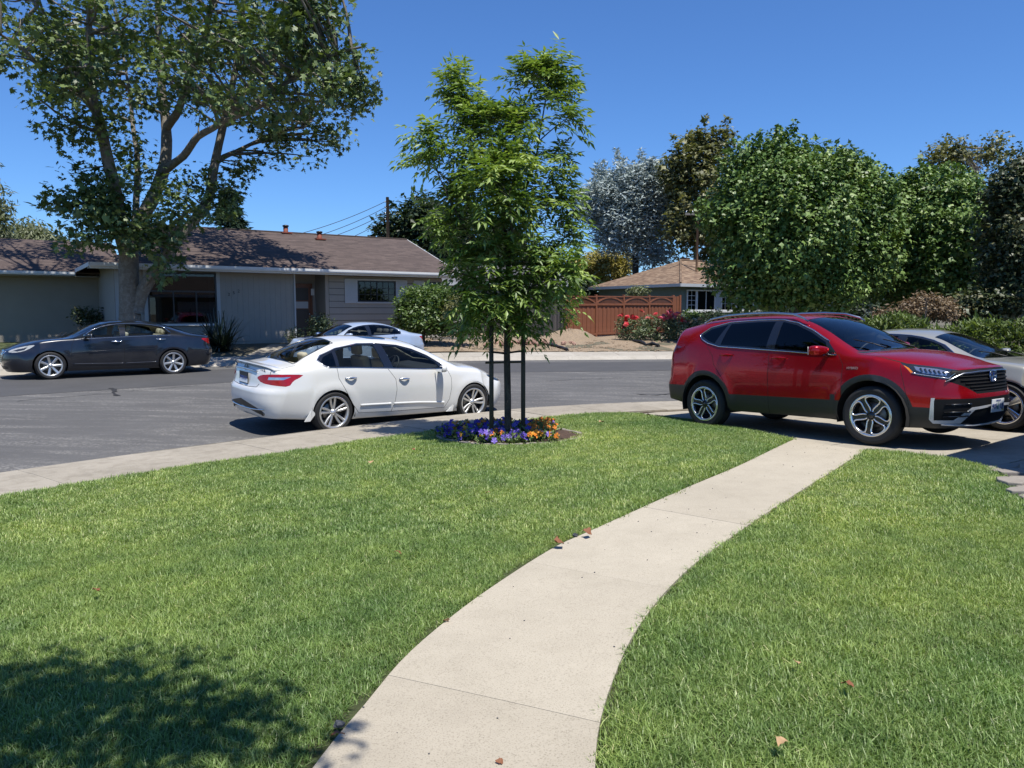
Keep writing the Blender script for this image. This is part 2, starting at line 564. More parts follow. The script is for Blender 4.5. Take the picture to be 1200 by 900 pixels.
def asphalt_mat():
    m, nt, p, out = new_mat('worn_asphalt')
    g = geo_pos(nt)
    n2 = noise(nt, 85, 4, 0.75, g); n1 = noise(nt, 0.35, 5, 0.6, g); n3 = noise(nt, 2.6, 8, 0.75, g, 0.8)
    r1 = ramp(nt, [(0.3, (0.072, 0.070, 0.068)), (0.7, (0.102, 0.099, 0.096))]); nt.links.new(n1.outputs[0], r1.inputs[0])
    r2 = ramp(nt, [(0.30, (0.40, 0.40, 0.40)), (0.5, (1, 1, 1)), (0.66, (1.2, 1.2, 1.2)), (0.78, (2.3, 2.25, 2.15))]); nt.links.new(n2.outputs[0], r2.inputs[0])
    b = mixc(nt, r1.outputs[0], r2.outputs[0], 0.8, 'MULTIPLY')
    # worn pale streaks that run along the street
    mp = nt.nodes.new('ShaderNodeMapping'); mp.inputs['Rotation'].default_value = (0, 0, R(-22)); mp.inputs['Scale'].default_value = (0.5, 3.2, 1)
    nt.links.new(g, mp.inputs[0])
    n4 = noise(nt, 0.8, 8, 0.75, mp.outputs[0], 1.0)
    r4 = ramp(nt, [(0.47, (0, 0, 0)), (0.66, (1, 1, 1))]); nt.links.new(n4.outputs[0], r4.inputs[0])
    n5 = noise(nt, 22, 4, 0.8, g); r5 = ramp(nt, [(0.45, (0, 0, 0)), (0.62, (1, 1, 1))]); nt.links.new(n5.outputs[0], r5.inputs[0])
    mm = nt.nodes.new('ShaderNodeMath'); mm.operation = 'MULTIPLY'; nt.links.new(r4.outputs[0], mm.inputs[0]); nt.links.new(r5.outputs[0], mm.inputs[1])
    m2 = nt.nodes.new('ShaderNodeMath'); m2.operation = 'MULTIPLY'; nt.links.new(mm.outputs[0], m2.inputs[0]); m2.inputs[1].default_value = 0.8
    b = mixc(nt, b, (0.30, 0.285, 0.26), m2.outputs[0])
    nt.links.new(b, p.inputs['Base Color']); p.inputs['Roughness'].default_value = 0.82
    bp = nt.nodes.new('ShaderNodeBump'); bp.inputs['Strength'].default_value = 0.5; bp.inputs['Distance'].default_value = 0.006
    nt.links.new(n2.outputs[0], bp.inputs['Height']); nt.links.new(bp.outputs[0], p.inputs['Normal'])
    return m
mats['asphalt'] = asphalt_mat()
def seal_mat(name, c, f=1.0):
    m, nt, p, out = new_mat(name)
    g = geo_pos(nt); n2 = noise(nt, 110, 3, 0.7, g); n1 = noise(nt, 1.2, 6, 0.7, g)
    r = ramp(nt, [(0.3, tuple(x * .7 for x in c)), (0.6, c), (0.8, tuple(x * 1.7 for x in c))]); nt.links.new(n2.outputs[0], r.inputs[0])
    r1 = ramp(nt, [(0.3, (.85, .85, .85)), (0.7, (1.1, 1.1, 1.1))]); nt.links.new(n1.outputs[0], r1.inputs[0])
    b = mixc(nt, r.outputs[0], r1.outputs[0], 1.0, 'MULTIPLY')
    nt.links.new(b, p.inputs['Base Color']); p.inputs['Roughness'].default_value = 0.8
    return m
mats['patch'] = seal_mat('newer_asphalt', (0.066, 0.065, 0.066))
mats['worn'] = seal_mat('worn_pale_asphalt', (0.135, 0.133, 0.130))
mats['crack'] = seal_mat('crack_sealant', (0.02, 0.02, 0.022))

def soil_mat(name, c1, c2, c3):
    m, nt, p, out = new_mat(name)
    g = geo_pos(nt); n1 = noise(nt, 1.1, 6, 0.7, g); n2 = noise(nt, 28, 6, 0.8, g)
    r1 = ramp(nt, [(0.3, c1), (0.7, c2)]); nt.links.new(n1.outputs[0], r1.inputs[0])
    r2 = ramp(nt, [(0.35, (0.4, 0.4, 0.4)), (0.55, (1, 1, 1)), (0.75, (1.4, 1.35, 1.3))]); nt.links.new(n2.outputs[0], r2.inputs[0])
    b = mixc(nt, r1.outputs[0], r2.outputs[0], 0.9, 'MULTIPLY')
    nt.links.new(b, p.inputs['Base Color']); p.inputs['Roughness'].default_value = 0.95
    bp = nt.nodes.new('ShaderNodeBump'); bp.inputs['Strength'].default_value = 0.9; bp.inputs['Distance'].default_value = 0.03
    nt.links.new(n2.outputs[0], bp.inputs['Height']); nt.links.new(bp.outputs[0], p.inputs['Normal'])
    return m
mats['soil'] = soil_mat('dry_garden_soil', (0.24, 0.18, 0.12), (0.33, 0.25, 0.17), None)
mats['ground'] = soil_mat('far_ground', (0.10, 0.095, 0.06), (0.16, 0.14, 0.095), None)
mats['bark_mulch'] = soil_mat('dark_mulch', (0.06, 0.035, 0.022), (0.10, 0.06, 0.04), None)
mats['turf_base'] = soil_mat('lawn_thatch', (0.060, 0.075, 0.022), (0.085, 0.105, 0.032), None)

# ---- the big ground sheet, out to the horizon
def big_ground():
    xs = np.concatenate([[-900, -500, -250, -120], np.arange(-70, -22, 6), np.arange(-22, 26, 1.2), np.arange(26, 80, 6), [120, 250, 500, 900]])
    ys = np.concatenate([[-300, -120, -60], np.arange(-40, -6, 6), np.arange(-6, 48, 1.2), np.arange(48, 120, 8), [160, 300, 600, 1200]])
    X, Y = np.meshgrid(xs, ys); P = np.stack([X.ravel(), Y.ravel()], 1)
    Z = Gv(P)
    dn = sdist(P, NEAR); df = sdist(P, FAR)
    Z = Z - np.where(df > 1.6, 0.0, 0.13)
    n = len(xs); V = np.column_stack([P, Z]); F_ = []
    idx = np.arange(len(V)).reshape(len(ys), n)
    Fq = np.stack([idx[:-1, :-1].ravel(), idx[:-1, 1:].ravel(), idx[1:, 1:].ravel(), idx[1:, :-1].ravel()], 1)
    o = mesh_obj('ground', V, Fq, mats['ground'], None, True)
    return tag(o, kind='structure')
big_ground()

# ---- street
road_poly = [tuple(p) for p in NEAR if -40 < p[0] < 60 and p[1] > -40] + [tuple(p) for p in FAR[::-1] if -52 < p[0] < 60 and p[1] > -40]
road = tag(sheet('road', road_poly, mats['asphalt'], 1.1), kind='structure')
# the darker resealed lane and the pale worn bands, each a thin layer on the road
def lane_band(name, f0, f1, X0, X1, mat, dz, wob=0.12):
    A, B = [], []
    nidx = [i for i in range(len(NEAR)) if X0 < NEAR[i, 0] < X1]
    for i in nidx:
        a = NEAR[i]; k = np.argmin(((FAR - a) ** 2).sum(1)); b = FAR[k]
        w = wob * math.sin(i * .7) + RNG.normal() * .03
        A.append(a + (b - a) * f0 + w * np.array([-.3, .9]) * .4); B.append(a + (b - a) * f1 + w * np.array([-.3, .9]))
    return strip_quads(A, B, name, mat, road, dz, .0, 6)
lane_band('resealed_lane', .60, .90, -30, 30, mats['patch'], .004)
def crack(pts, w, seed):
    rng = np.random.default_rng(seed); P = catmull(pts, .12); P = P + rng.normal(size=P.shape) * .025
    t = np.gradient(P, axis=0); t /= np.linalg.norm(t, axis=1)[:, None]; nrm = np.stack([-t[:, 1], t[:, 0]], 1)
    ww = w * rng.uniform(.3, 1.2, len(P))[:, None]
    V = np.concatenate([P - nrm * ww, P + nrm * ww]); Z = Gv(V) + .009; n = len(P)
    mesh_obj('crack', np.column_stack([V, Z]), np.array([(i, i + 1, n + i + 1, n + i) for i in range(n - 1)]), mats['crack'], road)
crack([gp(925, 462), gp(885, 463), gp(850, 462), gp(805, 460), gp(770, 463), gp(745, 462)], .03, 1)
crack([gp(131, 455), gp(134, 458), gp(133, 461), gp(138, 464)], .05, 2)
crack([gp(20, 470), gp(70, 466), gp(140, 460), gp(230, 452)], .012, 3)
crack([gp(640, 447), gp(700, 444), gp(770, 442)], .014, 4)
# far and near kerbs, pavements made of slabs
def pave_run(off0, off1, line, x_lo, x_hi, size, root, mat, name, gap=.012, zf=None, n_across=3):
    c = offset_line(line, (off0 + off1) / 2)
    seg = np.r_[0, np.cumsum(np.linalg.norm(np.diff(c, axis=0), axis=1))]
    A0, B0 = offset_line(line, off0), offset_line(line, off1)
    gap = gap * .5
    s0 = seg[np.argmin(np.abs(c[:, 0] - x_lo))]; s1 = seg[np.argmin(np.abs(c[:, 0] - x_hi))]
    s = s0
    out = []
    while s < s1:
        ts = np.linspace(s + gap / 2, s + size - gap / 2, 4)
        A = np.stack([np.interp(ts, seg, A0[:, k]) for k in (0, 1)], 1); B = np.stack([np.interp(ts, seg, B0[:, k]) for k in (0, 1)], 1)
        out.append(strip_quads(A, B, name, mat, root, 0, .14, n_across, RNG.uniform(-.004, .004), zf))
        s += size
    return out
near_walk = tag(empty('pavement'), kind='structure')
pave_run(-1.74, -.32, NEAR, -14, 9, 1.25, near_walk, mats['walk'], 'slab')
near_kerb = tag(empty('kerb'), kind='structure')
pave_run(-.315, .02, NEAR, -14, 14, 2.5, near_kerb, mats['kerb'], 'kerb_section', .008, None, 5)
far_walk = tag(empty('pavement'), kind='structure')
pave_run(.32, 1.55, FAR, -16, 14, 1.5, far_walk, mats['pale_walk'], 'slab')
far_kerb = tag(empty('kerb'), kind='structure')
pave_run(-.02, .315, FAR, -22, 16, 3.0, far_kerb, mats['pale_walk'], 'kerb_section', .008, None, 5)
# dips under the slabs so no gap shows the void
tag(sheet('pavement_bed', [tuple(p) for p in offset_line(NEAR, -.02) if -16 < p[0] < 16] + [tuple(p) for p in offset_line(NEAR, -1.76)[::-1] if -16 < p[0] < 16], mats['bark_mulch'], .6, -.03), kind='structure')

# ---- front lawn, garden path, driveway
PATH_L = [(369, 900), (429, 827), (475, 772), (533, 722), (587, 683), (650, 643), (696, 622), (800, 575), (870, 545), (930, 516)]
PATH_R = [(700, 900), (727, 783), (765, 721), (810, 665), (844, 652), (904, 602), (950, 571), (985, 548), (1012, 531)]
def smooth_edge(L, front):
    P = [gp(*p) for p in L]
    a, b = np.array(P[0]), np.array(P[1])
    return P
PL = smooth_edge(PATH_L, 0); PR = [gp(p[0], p[1]) for p in [(697, 900), (722, 790), (757, 724), (803, 672), (850, 636), (904, 599), (950, 569), (985, 547), (1012, 529)]]
PL = [(PL[0][0] - .38, -2.0), (PL[0][0] - .34, 0.0), (PL[0][0] - .17, 1.4)] + PL
PR = [(PR[0][0] - .15, -2.0), (PR[0][0] - .13, 0.0), (PR[0][0] - .06, 1.4)] + PR
PLc, PRc = catmull(PL, .12), catmull(PR, .12)
def by_len(C, u):
    s = np.r_[0, np.cumsum(np.linalg.norm(np.diff(C, axis=0), axis=1))]; s /= s[-1]
    return np.stack([np.interp(u, s, C[:, k]) for k in (0, 1)], 1)
path = tag(empty('path'), kind='structure')
strip_quads(by_len(PLc, np.linspace(0, 1, 90)), by_len(PRc, np.linspace(0, 1, 90)), 'joint_filler', mats['walk'], path, .004, .1, 3)
cuts = [0, .27, .40, .53, .662, .80, 1.0]
for a, b in zip(cuts[:-1], cuts[1:]):
    us = np.linspace(a + .00012, b - .00012, 14)
    strip_quads(by_len(PLc, us), by_len(PRc, us), "slab", mats["path"], path, .012, .12, 5, RNG.uniform(-.0012, .0012))
lawn_back = [tuple(p) for p in offset_line(NEAR, -1.76) if -13 < p[0] < 1.35]
corner = [gp(700, 484.5), gp(740, 484), gp(775, 488), gp(820, 493.5), gp(870, 502.5), gp(928, 514.5)]
LAWN1 = [tuple(p) for p in PLc] + corner[::-1] + lawn_back[::-1] + [(-14, -2.0)]
c2 = [gp(1030, 528), gp(1075, 533), gp(1120, 539.5), gp(1165, 551), gp(1185, 570), gp(1205, 592)]
LAWN2 = [tuple(p) for p in PRc] + c2 + [(4.3, 4.6), (4.6, 2.0), (4.8, -2.0)]
lawn1 = tag(sheet('lawn', LAWN1, mats['turf_base'], .4, -.005), kind='structure')
lawn2 = tag(sheet('lawn', LAWN2, mats['turf_base'], .4, -.005), kind='structure')
def driveZ(P): return Gv(P) - .035
dcorner = [gp(735, 484), gp(775, 488), gp(820, 493.5), gp(870, 502.5), gp(925, 513)]
DRIVE_L = dcorner + [gp(975, 521), gp(1020, 528), gp(1075, 533.5), gp(1120, 540), gp(1150, 546)]
dl = catmull(DRIVE_L, .15)
drive = tag(empty('driveway'), kind='structure')
_d = np.array([.82, .57])
for k in range(3):
    for (u0, u1) in ((0, .34), (.34, .68), (.68, 1.0)):
        us = np.linspace(u0 + .002, u1 - .002, 10)
        A = by_len(dl, us) + _d * (k * 2.35 + .008); B = by_len(dl, us) + _d * ((k + 1) * 2.35 - .008)
        strip_quads(A, B, 'slab', mats['drive'], drive, 0, .12, 8, 0, driveZ)
# driveway in front of the garage, in its shade
A = [np.array(gp(1150, 546)), np.array(gp(1150, 546)) + _d * 2.35, np.array(gp(1150, 546)) + _d * 7.05]
B = [p + np.array([.75, -1.15]) for p in A]
strip_quads(A, B, 'slab', mats['drive'], drive, -.004, .12, 4, 0, driveZ)
# apron over the pavement
tag(sheet('planting_strip', [gp(1030, 529), gp(1075, 534), gp(1120, 540.5), gp(1165, 552), (5.1, 7.2), (5.2, 5.2), (4.4, 4.6), gp(1205, 592)], mats['bark_mulch'], .3, -.028), kind='structure')
# far yards: bare soil left of the fence, the other front drive
tag(sheet('bare_yard', [tuple(p) for p in offset_line(FAR, 1.57) if -7.0 < p[0] < 7.5] + [(6.5, 33), (4.0, 37.5), (-1.5, 36.5), (-6.6, 31.5), (-8.0, 27)], mats['soil'], .6, .012, rough=.018), kind='structure')
# ------------------------------------------------------------------ houses, fences, poles
def shingle_mat(name, c1, c2, c3, course=.14, tab=.32, k=1.0):
    m, nt, p, out = new_mat(name)
    co = obj_co(nt)
    sep = nt.nodes.new('ShaderNodeSeparateXYZ'); nt.links.new(co, sep.inputs[0])
    def M(op, a, b=None):
        n = nt.nodes.new('ShaderNodeMath'); n.operation = op
        for s, v in zip(n.inputs, (a, b)):
            if v is None: continue
            if isinstance(v, (int, float)): s.default_value = v
            else: nt.links.new(v, s)
        return n.outputs[0]
    row = M('FLOOR', M('DIVIDE', sep.outputs[1], course))
    xo = M('ADD', M('DIVIDE', sep.outputs[0], tab), M('MULTIPLY', row, .37))
    cell = M('FLOOR', xo)
    cb = nt.nodes.new('ShaderNodeCombineXYZ'); nt.links.new(cell, cb.inputs[0]); nt.links.new(row, cb.inputs[1])
    wn = nt.nodes.new('ShaderNodeTexWhiteNoise'); nt.links.new(cb.outputs[0], wn.inputs[0])
    r = ramp(nt, [(0, c1), (.5, c2), (1, c3)]); nt.links.new(wn.outputs[0], r.inputs[0])
    n1 = noise(nt, 1.3, 5, .65, co); r1 = ramp(nt, [(.3, (.82, .82, .82)), (.7, (1.1, 1.1, 1.1))]); nt.links.new(n1.outputs[0], r1.inputs[0])
    b = mixc(nt, r.outputs[0], r1.outputs[0], 1, 'MULTIPLY')
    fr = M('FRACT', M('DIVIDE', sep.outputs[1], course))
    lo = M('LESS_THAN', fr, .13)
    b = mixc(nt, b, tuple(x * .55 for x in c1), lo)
    n2 = noise(nt, 260, 2, .6, co); r2 = ramp(nt, [(.3, (.7, .7, .7)), (.7, (1.2, 1.2, 1.2))]); nt.links.new(n2.outputs[0], r2.inputs[0])
    b = mixc(nt, b, r2.outputs[0], .6, 'MULTIPLY')
    nt.links.new(b, p.inputs['Base Color']); p.inputs['Roughness'].default_value = .92
    bp = nt.nodes.new('ShaderNodeBump'); bp.inputs['Strength'].default_value = .7; bp.inputs['Distance'].default_value = .012
    nt.links.new(fr, bp.inputs['Height']); nt.links.new(bp.outputs[0], p.inputs['Normal'])
    return m
mats['shingle_brown'] = shingle_mat('brown_shingles', (.064, .046, .040), (.084, .060, .052), (.104, .076, .066))
mats['shingle_tan'] = shingle_mat('tan_shingles', (.135, .085, .055), (.195, .128, .082), (.27, .19, .125), .16, .26)
mats['shingle_grey'] = shingle_mat('grey_shingles', (.10, .10, .11), (.13, .13, .14), (.16, .16, .17))
mats['wall_grey'] = pmat('grey_painted_board', (.30, .285, .255), .75, .12, 2, 50, .08)
mats['wall_taupe'] = pmat('taupe_stucco', (.29, .262, .215), .9, .12, 2, 120, .4)
mats['white_trim'] = pmat('white_trim_paint', (.62, .63, .63), .55, .1, 3, 60, .03)
mats['grey_trim'] = pmat('pale_grey_trim', (.40, .42, .43), .6, .1, 3, 60, .03)
mats['shutter'] = pmat('pale_shutter', (.40, .43, .45), .6, .1, 3, 60, .03)
mats['window_black'] = pmat('dark_window_frame', (.012, .012, .013), .4, .1)
mats['door_wood'] = pmat('brown_door', (.16, .055, .02), .45, .35, 4, 40, .1)
mats['door_dark'] = pmat('dark_screen_door', (.03, .022, .018), .5, .3)
mats['wall_green'] = pmat('green_grey_stucco', (.135, .175, .15), .85, .12, 2, 90, .2)
mats['rust'] = pmat('rusty_vent', (.22, .055, .03), .7, .35, 9, 60, .1)
mats['brick_red'] = pmat('red_brick', (.25, .075, .045), .85, .3, 6, 40, .3)
mats['redwood'] = pmat('stained_redwood', (.235, .085, .042), .6, .35, 5, 38, .25)
mats['grey_wood'] = pmat('weathered_grey_wood', (.19, .175, .155), .85, .35, 5, 38, .3)
mats['pole_wood'] = pmat('weathered_pole', (.26, .155, .085), .85, .3, 5, 40, .3)
mats['stake_wood'] = pmat('stake_wood', (.072, .060, .044), .8, .35, 8, 40, .4)
mats['wire'] = pmat('black_wire', (.012, .012, .012), .6, 0)
mats['house_glass'] = glass_mat('house_window_glass', (.30, .33, .34)); mats['house_glass']['glass'] = 1
mats['curtain'] = pmat('grey_curtain', (.28, .29, .29), .9, .2, 4, 30)
mats['room'] = pmat('dim_room', (.02, .019, .018), .9, .3)

TH = R(34)
def plane_obj(name, pts, mat, parent, thick=.05):
    """roof plane: local x along the eave, y up the slope, so the shingles follow it"""
    P = [Vector(p) for p in pts]
    o0 = P[0]; ex = (P[1] - P[0]).normalized(); n = None
    for k in range(2, len(P)):
        n = ex.cross(P[k] - P[0])
        if n.length > 1e-4: break
    n.normalize()
    if n.z < 0: n = -n; 
    ey = n.cross(ex).normalized()
    if ey.z < 0: ex = -ex; ey = n.cross(ex).normalized()
    M = Matrix((ex, ey, n)).transposed()
    L = [M.inverted() @ (p - o0) for p in P]
    ar = sum(L[i].x * L[(i + 1) % len(L)].y - L[(i + 1) % len(L)].x * L[i].y for i in range(len(L)))
    if ar < 0: L = L[::-1]
    mb = MB(); mb.prism([(p.x, p.y) for p in L], -thick, 0)
    o = mb.build(name, mat, parent)
    o.matrix_local = Matrix.Translation(o0) @ M.to_4x4()
    return o

def window_unit(root, x0, x1, z0, z1, y, frame_m, glass_m, cols=0, rows=0, halves=1, fr=.06, depth=.07, back='room', curtain=None, name='window'):
    """window proud of the wall at local y, looking along -y"""
    f = MB()
    f.box(x0, x1, y - depth, y + .02, z1 - fr, z1); f.box(x0, x1, y - depth, y + .02, z0, z0 + fr)
    f.box(x0, x0 + fr, y - depth, y + .02, z0 + fr, z1 - fr); f.box(x1 - fr, x1, y - depth, y + .02, z0 + fr, z1 - fr)
    w = f.build(name, frame_m, root)
    xs = np.linspace(x0 + fr, x1 - fr, halves + 1)
    for i in range(halves):
        a, b = xs[i] + (.02 if i else 0), xs[i + 1] - (.02 if i < halves - 1 else 0)
        g = MB(); g.box(a, b, y - .028, y - .02, z0 + fr, z1 - fr); g.build('pane', glass_m, w)
        if i:
            m = MB(); m.box(xs[i] - .022, xs[i] + .022, y - .05, y, z0 + fr, z1 - fr); m.build('mullion', frame_m, w)
        if cols:
            m = MB()
            for c in range(1, cols): xx = a + (b - a) * c / cols; m.box(xx - .011, xx + .011, y - .042, y - .030, z0 + fr, z1 - fr)
            for c in range(1, rows): zz = z0 + fr + (z1 - z0 - 2 * fr) * c / rows; m.box(a, b, y - .044, y - .032, zz - .011, zz + .011)
            tag(m.build('glazing_bar', frame_m, w), kind='stuff')
    bk = MB(); bk.box(x0 + .01, x1 - .01, y + .022, y + .03, z0 + .01, z1 - .01)
    bk.build('interior', mats[back], w)
    if curtain:
        for a, b in curtain:
            cu = MB(); vs = []; n = 16
            for i in range(n + 1):
                xx = x0 + fr + (x1 - x0 - 2 * fr) * (a + (b - a) * i / n); yy = y + .006 + .008 * math.sin(i * 1.9)
                vs += [(xx, yy, z0 + fr), (xx, yy, z1 - fr)]
            cu.add(vs, [(2 * i, 2 * i + 2, 2 * i + 3, 2 * i + 1) for i in range(n)]); cu.build('curtain', mats['curtain'], w)
    return w

def build_house():
    H = thing('ranch_house', 'single storey grey ranch house with brown shingle roof across the street', 'house', (-6.86, 29.62, .48), TH)
    zE = 2.6; run = 5.0; pitch = .355; ov = .75
    L0, L1 = -7.5, 4.75
    D = 8.5
    # walls
    def wall(x0, x1, y0, y1, mat, z0=-.3, z1=zE + .12, name='wall'):
        mb = MB(); mb.box(x0, x1, y0, y1, z0, z1); return mb.build(name, mat, H)
    wall(L0, -6.50, 0, .14, mats['wall_grey'])
    wall(-6.50, -4.25, 0.02, .16, mats['wall_grey'], -.3, .70); wall(-6.50, -4.25, .02, .16, mats['wall_grey'], 2.45)
    pn = wall(-4.25, -1.52, 0.0, .14, mats['wall_grey'])
    for k in range(14):                                           # upright battens of the panelled wall
        b = MB(); xx = -4.15 + k * .195; b.box(xx - .008, xx + .008, -.007, 0.001, .12, 2.6); b.build('batten', mats['wall_grey'], pn)
    b = MB(); b.box(-4.25, -1.52, -.02, .0, .05, .11); b.build('base_board', mats['wall_grey'], pn)
    for xx in (-7.42, -6.56, -4.22, -1.49): 
        p = MB(); w_ = .03 if xx > -2 else .06; p.box(xx - w_, xx + w_, -.035, .0, -.2, 2.6); p.build('corner_post', mats['grey_trim'], H)
    wall(-1.46, -1.44, 0.1, 1.1, mats['wall_grey'])
    # recessed entry
    wall(-1.44, -.2, 1.1, 1.22, mats['wall_grey'])
    wall(-.30, -.16, 0.0, 1.1, mats['wall_grey'])
    d = MB(); d.box(-1.40, -.52, 1.02, 1.07, .02, 2.1); door = d.build('front_door', mats['door_wood'], H)
    fr_ = MB(); fr_.box(-1.44, -1.39, .98, 1.09, 0, 2.2); fr_.box(-.53, -.46, .98, 1.09, 0, 2.2); fr_.box(-1.39, -.53, .98, 1.09, 2.1, 2.2); fr_.build('door_frame', mats['door_wood'], H)
    sc = MB(); sc.box(-1.30, -.62, .985, 1.01, .15, 1.2); sc.box(-1.30, -.62, .985, 1.01, 1.55, 2.02); sc.build('screen_panel', mats['door_dark'], door)
    g = MB(); g.box(-1.28, -.64, .99, 1.012, 1.24, 1.5); g.build('door_pane', mats['shutter'], door)
    kn = MB(); kn.ball((-.60, .97, 1.02), .03, 8, 6); kn.build('handle', mats['satin'], door)
    lp = MB(); lp.box(-.52, -.40, .95, 1.08, 1.75, 2.0); lp.build('porch_lamp', mats['white_trim'], H)
    st = MB(); st.box(-1.46, -.16, -.45, 1.1, -.3, .0); st.build('door_step', mats['walk'], H)
    # lapped siding
    for k in range(11):
        z = .05 + k * .245
        mb = MB(); mb.add([(-.157, -.034, z), (L1, -.034, z), (L1, -.012, z + .228), (-.157, -.012, z + .228), (-.157, .05, z), (L1, .05, z), (L1, .05, z + .228), (-.157, .05, z + .228)],
                          [(0, 1, 2, 3), (4, 7, 6, 5), (0, 4, 5, 1), (3, 2, 6, 7), (0, 3, 7, 4), (1, 5, 6, 2)])
        mb.build('siding_board', mats['wall_grey'], H)
    wall(-.157, L1, .052, .14, mats['seam'], name='backing_wall'); wall(-.157, L1, .0, .13, mats['walk'], -.3, .045, 'foundation')  # near-black sheet stands in for the shadow lines between the boards
    # windows
    pw = window_unit(H, -6.50, -4.28, .70, 2.45, .02, mats['window_black'], mats['house_glass'], halves=1, fr=.05, curtain=[(0, .13), (.9, 1)])
    m = MB(); m.box(-6.45, -4.33, -.04, .0, 1.78, 1.83); m.box(-5.72, -5.68, -.04, .0, .75, 1.78); m.box(-4.98, -4.94, -.04, .0, .75, 1.78); m.build('transom', mats['window_black'], pw)
    s = MB(); s.box(-6.52, -4.26, -.10, .0, .63, .70); s.build('sill', mats['white_trim'], pw)
    sw = window_unit(H, 1.0, 2.60, 1.50, 2.32, -.012, mats['window_black'], mats['house_glass'], 3, 3, 2, .05, .05, curtain=[(.52, 1)])
    t = MB(); t.box(.92, 2.68, -.075, -.02, 2.325, 2.385); t.build('window_casing', mats['grey_trim'], sw); t = MB(); t.box(.92, 2.68, -.085, -.02, 1.435, 1.495); t.build('window_casing', mats['grey_trim'], sw)
    sw2 = window_unit(H, 3.92, 4.66, 1.50, 2.32, -.012, mats['window_black'], mats['house_glass'], 2, 3, 1, .05, .05)
    for x0, x1 in ((.46, .98), (2.62, 3.12), (3.42, 3.90)):
        mb = MB(); mb.box(x0, x1, -.065, -.030, 1.44, 2.38); sh = mb.build('shutter', mats['shutter'], H)
        ib = MB()
        for zz in np.linspace(1.52, 2.30, 18): ib.box(x0 + .05, x1 - .05, -.072, -.0652, zz - .012, zz + .012)
        tag(ib.build('louvre', mats['shutter'], sh), kind='stuff')
    # gable and back walls
    wall(L1 - .14, L1 - .001, .15, D - .01, mats['wall_grey']); wall(L0 + .001, L0 + .14, .15, D - .01, mats['wall_grey']); wall(L0, L1, D, D + .14, mats['wall_grey'])
    # roof, Dutch gable at the left, plain gable at the right
    e0, e1 = L0 - .75, L1 + .5
    zr = zE + pitch * run; yr = run - ov
    hr = 2.1; hz = zE + pitch * hr
    T = .06
    rf = plane_obj('roof', [(e0, -ov, zE + T), (e1, -ov, zE + T), (e1, yr, zr + T), (e0 + hr, yr, zr + T), (e0 + hr, -ov + hr, hz + T)], mats['shingle_brown'], H)
    plane_obj('roof', [(e1, 2 * yr + ov, zE + T), (e0, 2 * yr + ov, zE + T), (e0 + hr, 2 * yr + ov - hr, hz + T), (e0 + hr, yr, zr + T), (e1, yr, zr + T)], mats['shingle_brown'], H)
    plane_obj('roof', [(e0, 2 * yr + ov, zE + T), (e0, -ov, zE + T), (e0 + hr, -ov + hr, hz + T), (e0 + hr, 2 * yr + ov - hr, hz + T)], mats['shingle_brown'], H)
    gb = MB(); gb.add([(e0 + hr + .15, -ov + hr + .1, hz), (e0 + hr + .15, 2 * yr + ov - hr - .1, hz), (e0 + hr + .15, yr, zr)], [(0, 1, 2), (2, 1, 0)]); gb.build('gable_vent', mats['wall_taupe'], H)
    gr = MB(); gr.add([(L1 - .001, 0.0, zE - .01), (L1 - .001, 2 * yr, zE - .01), (L1 - .001, yr, zr - .2)], [(0, 1, 2), (2, 1, 0)]); gr.build('gable_wall', mats['wall_grey'], H)
    rc = MB(); rc.tube([(e0 + hr, yr, zr + .06), (e1, yr, zr + .06)], .05, 6); rc.build('ridge_cap', mats['shingle_brown'], H)
    gu = MB()
    prof = [(0, 0), (-.11, 0), (-.13, .05), (-.13, .13), (-.115, .13), (-.10, .03), (0, .03)]
    vs = [(xx, -ov + a, zE - .06 + b_) for xx in (e0, e1) for a, b_ in prof]; n = len(prof)
    gu.add(vs, [(i, (i + 1) % n, n + (i + 1) % n, n + i) for i in range(n)] + [tuple(range(n)), tuple(range(2 * n - 1, n - 1, -1))]); gu.build('gutter', mats['white_trim'], H)
    fa = MB(); fa.box(e0, e1, -ov, -ov + .03, zE - .12, zE + .02); fa.build('fascia', mats['white_trim'], H)
    fl = MB(); fl.box(e0 - .03, e0, -ov, 2 * yr + ov, zE - .06, zE + .07); fl.build('fascia', mats['white_trim'], H)
    for sgn, y0 in ((1, -ov), (-1, 2 * yr + ov)):
        rk = MB(); rk.add([(e1, y0, zE - .1), (e1 + .03, y0, zE - .1), (e1 + .03, yr, zr - .1), (e1, yr, zr - .1), (e1, y0, zE + .07), (e1 + .03, y0, zE + .07), (e1 + .03, yr, zr + .07), (e1, yr, zr + .07)],
                          [(0, 1, 2, 3), (4, 7, 6, 5), (0, 4, 5, 1), (1, 5, 6, 2), (2, 6, 7, 3), (3, 7, 4, 0)]); rk.build('rake_board', mats['white_trim'], H)
    sf = MB(); sf.box(e0, e1, -ov + .03, 0.0, zE - .10, zE - .07); sf.build('soffit', mats['wall_grey'], H)
    
    for s_, y_ in ((-.41, yr - .05), (.80, yr - .75)):
        zz = zE + pitch * (y_ + ov)
        v = MB(); v.lathe([(.10, -.1), (.10, .26), (.0, .26)], 12, 'z', Matrix.Translation((s_, y_, zz + .05))); vent = v.build('roof_vent', mats['rust'], rf)
        vent.matrix_parent_inverse = Matrix.Identity(4)
        vent.parent = H
        c_ = MB(); c_.lathe([(0, .36), (.13, .33), (.13, .27), (0, .27)], 12, 'z', Matrix.Translation((s_, y_, zz + .05))); c_.build('vent_cap', mats['window_black'], vent)
        fsh = MB(); fsh.box(s_ - .22, s_ + .22, y_ - .22, y_ + .18, zz + .03, zz + .075); o = fsh.build('vent_flashing', mats['rust'], vent)
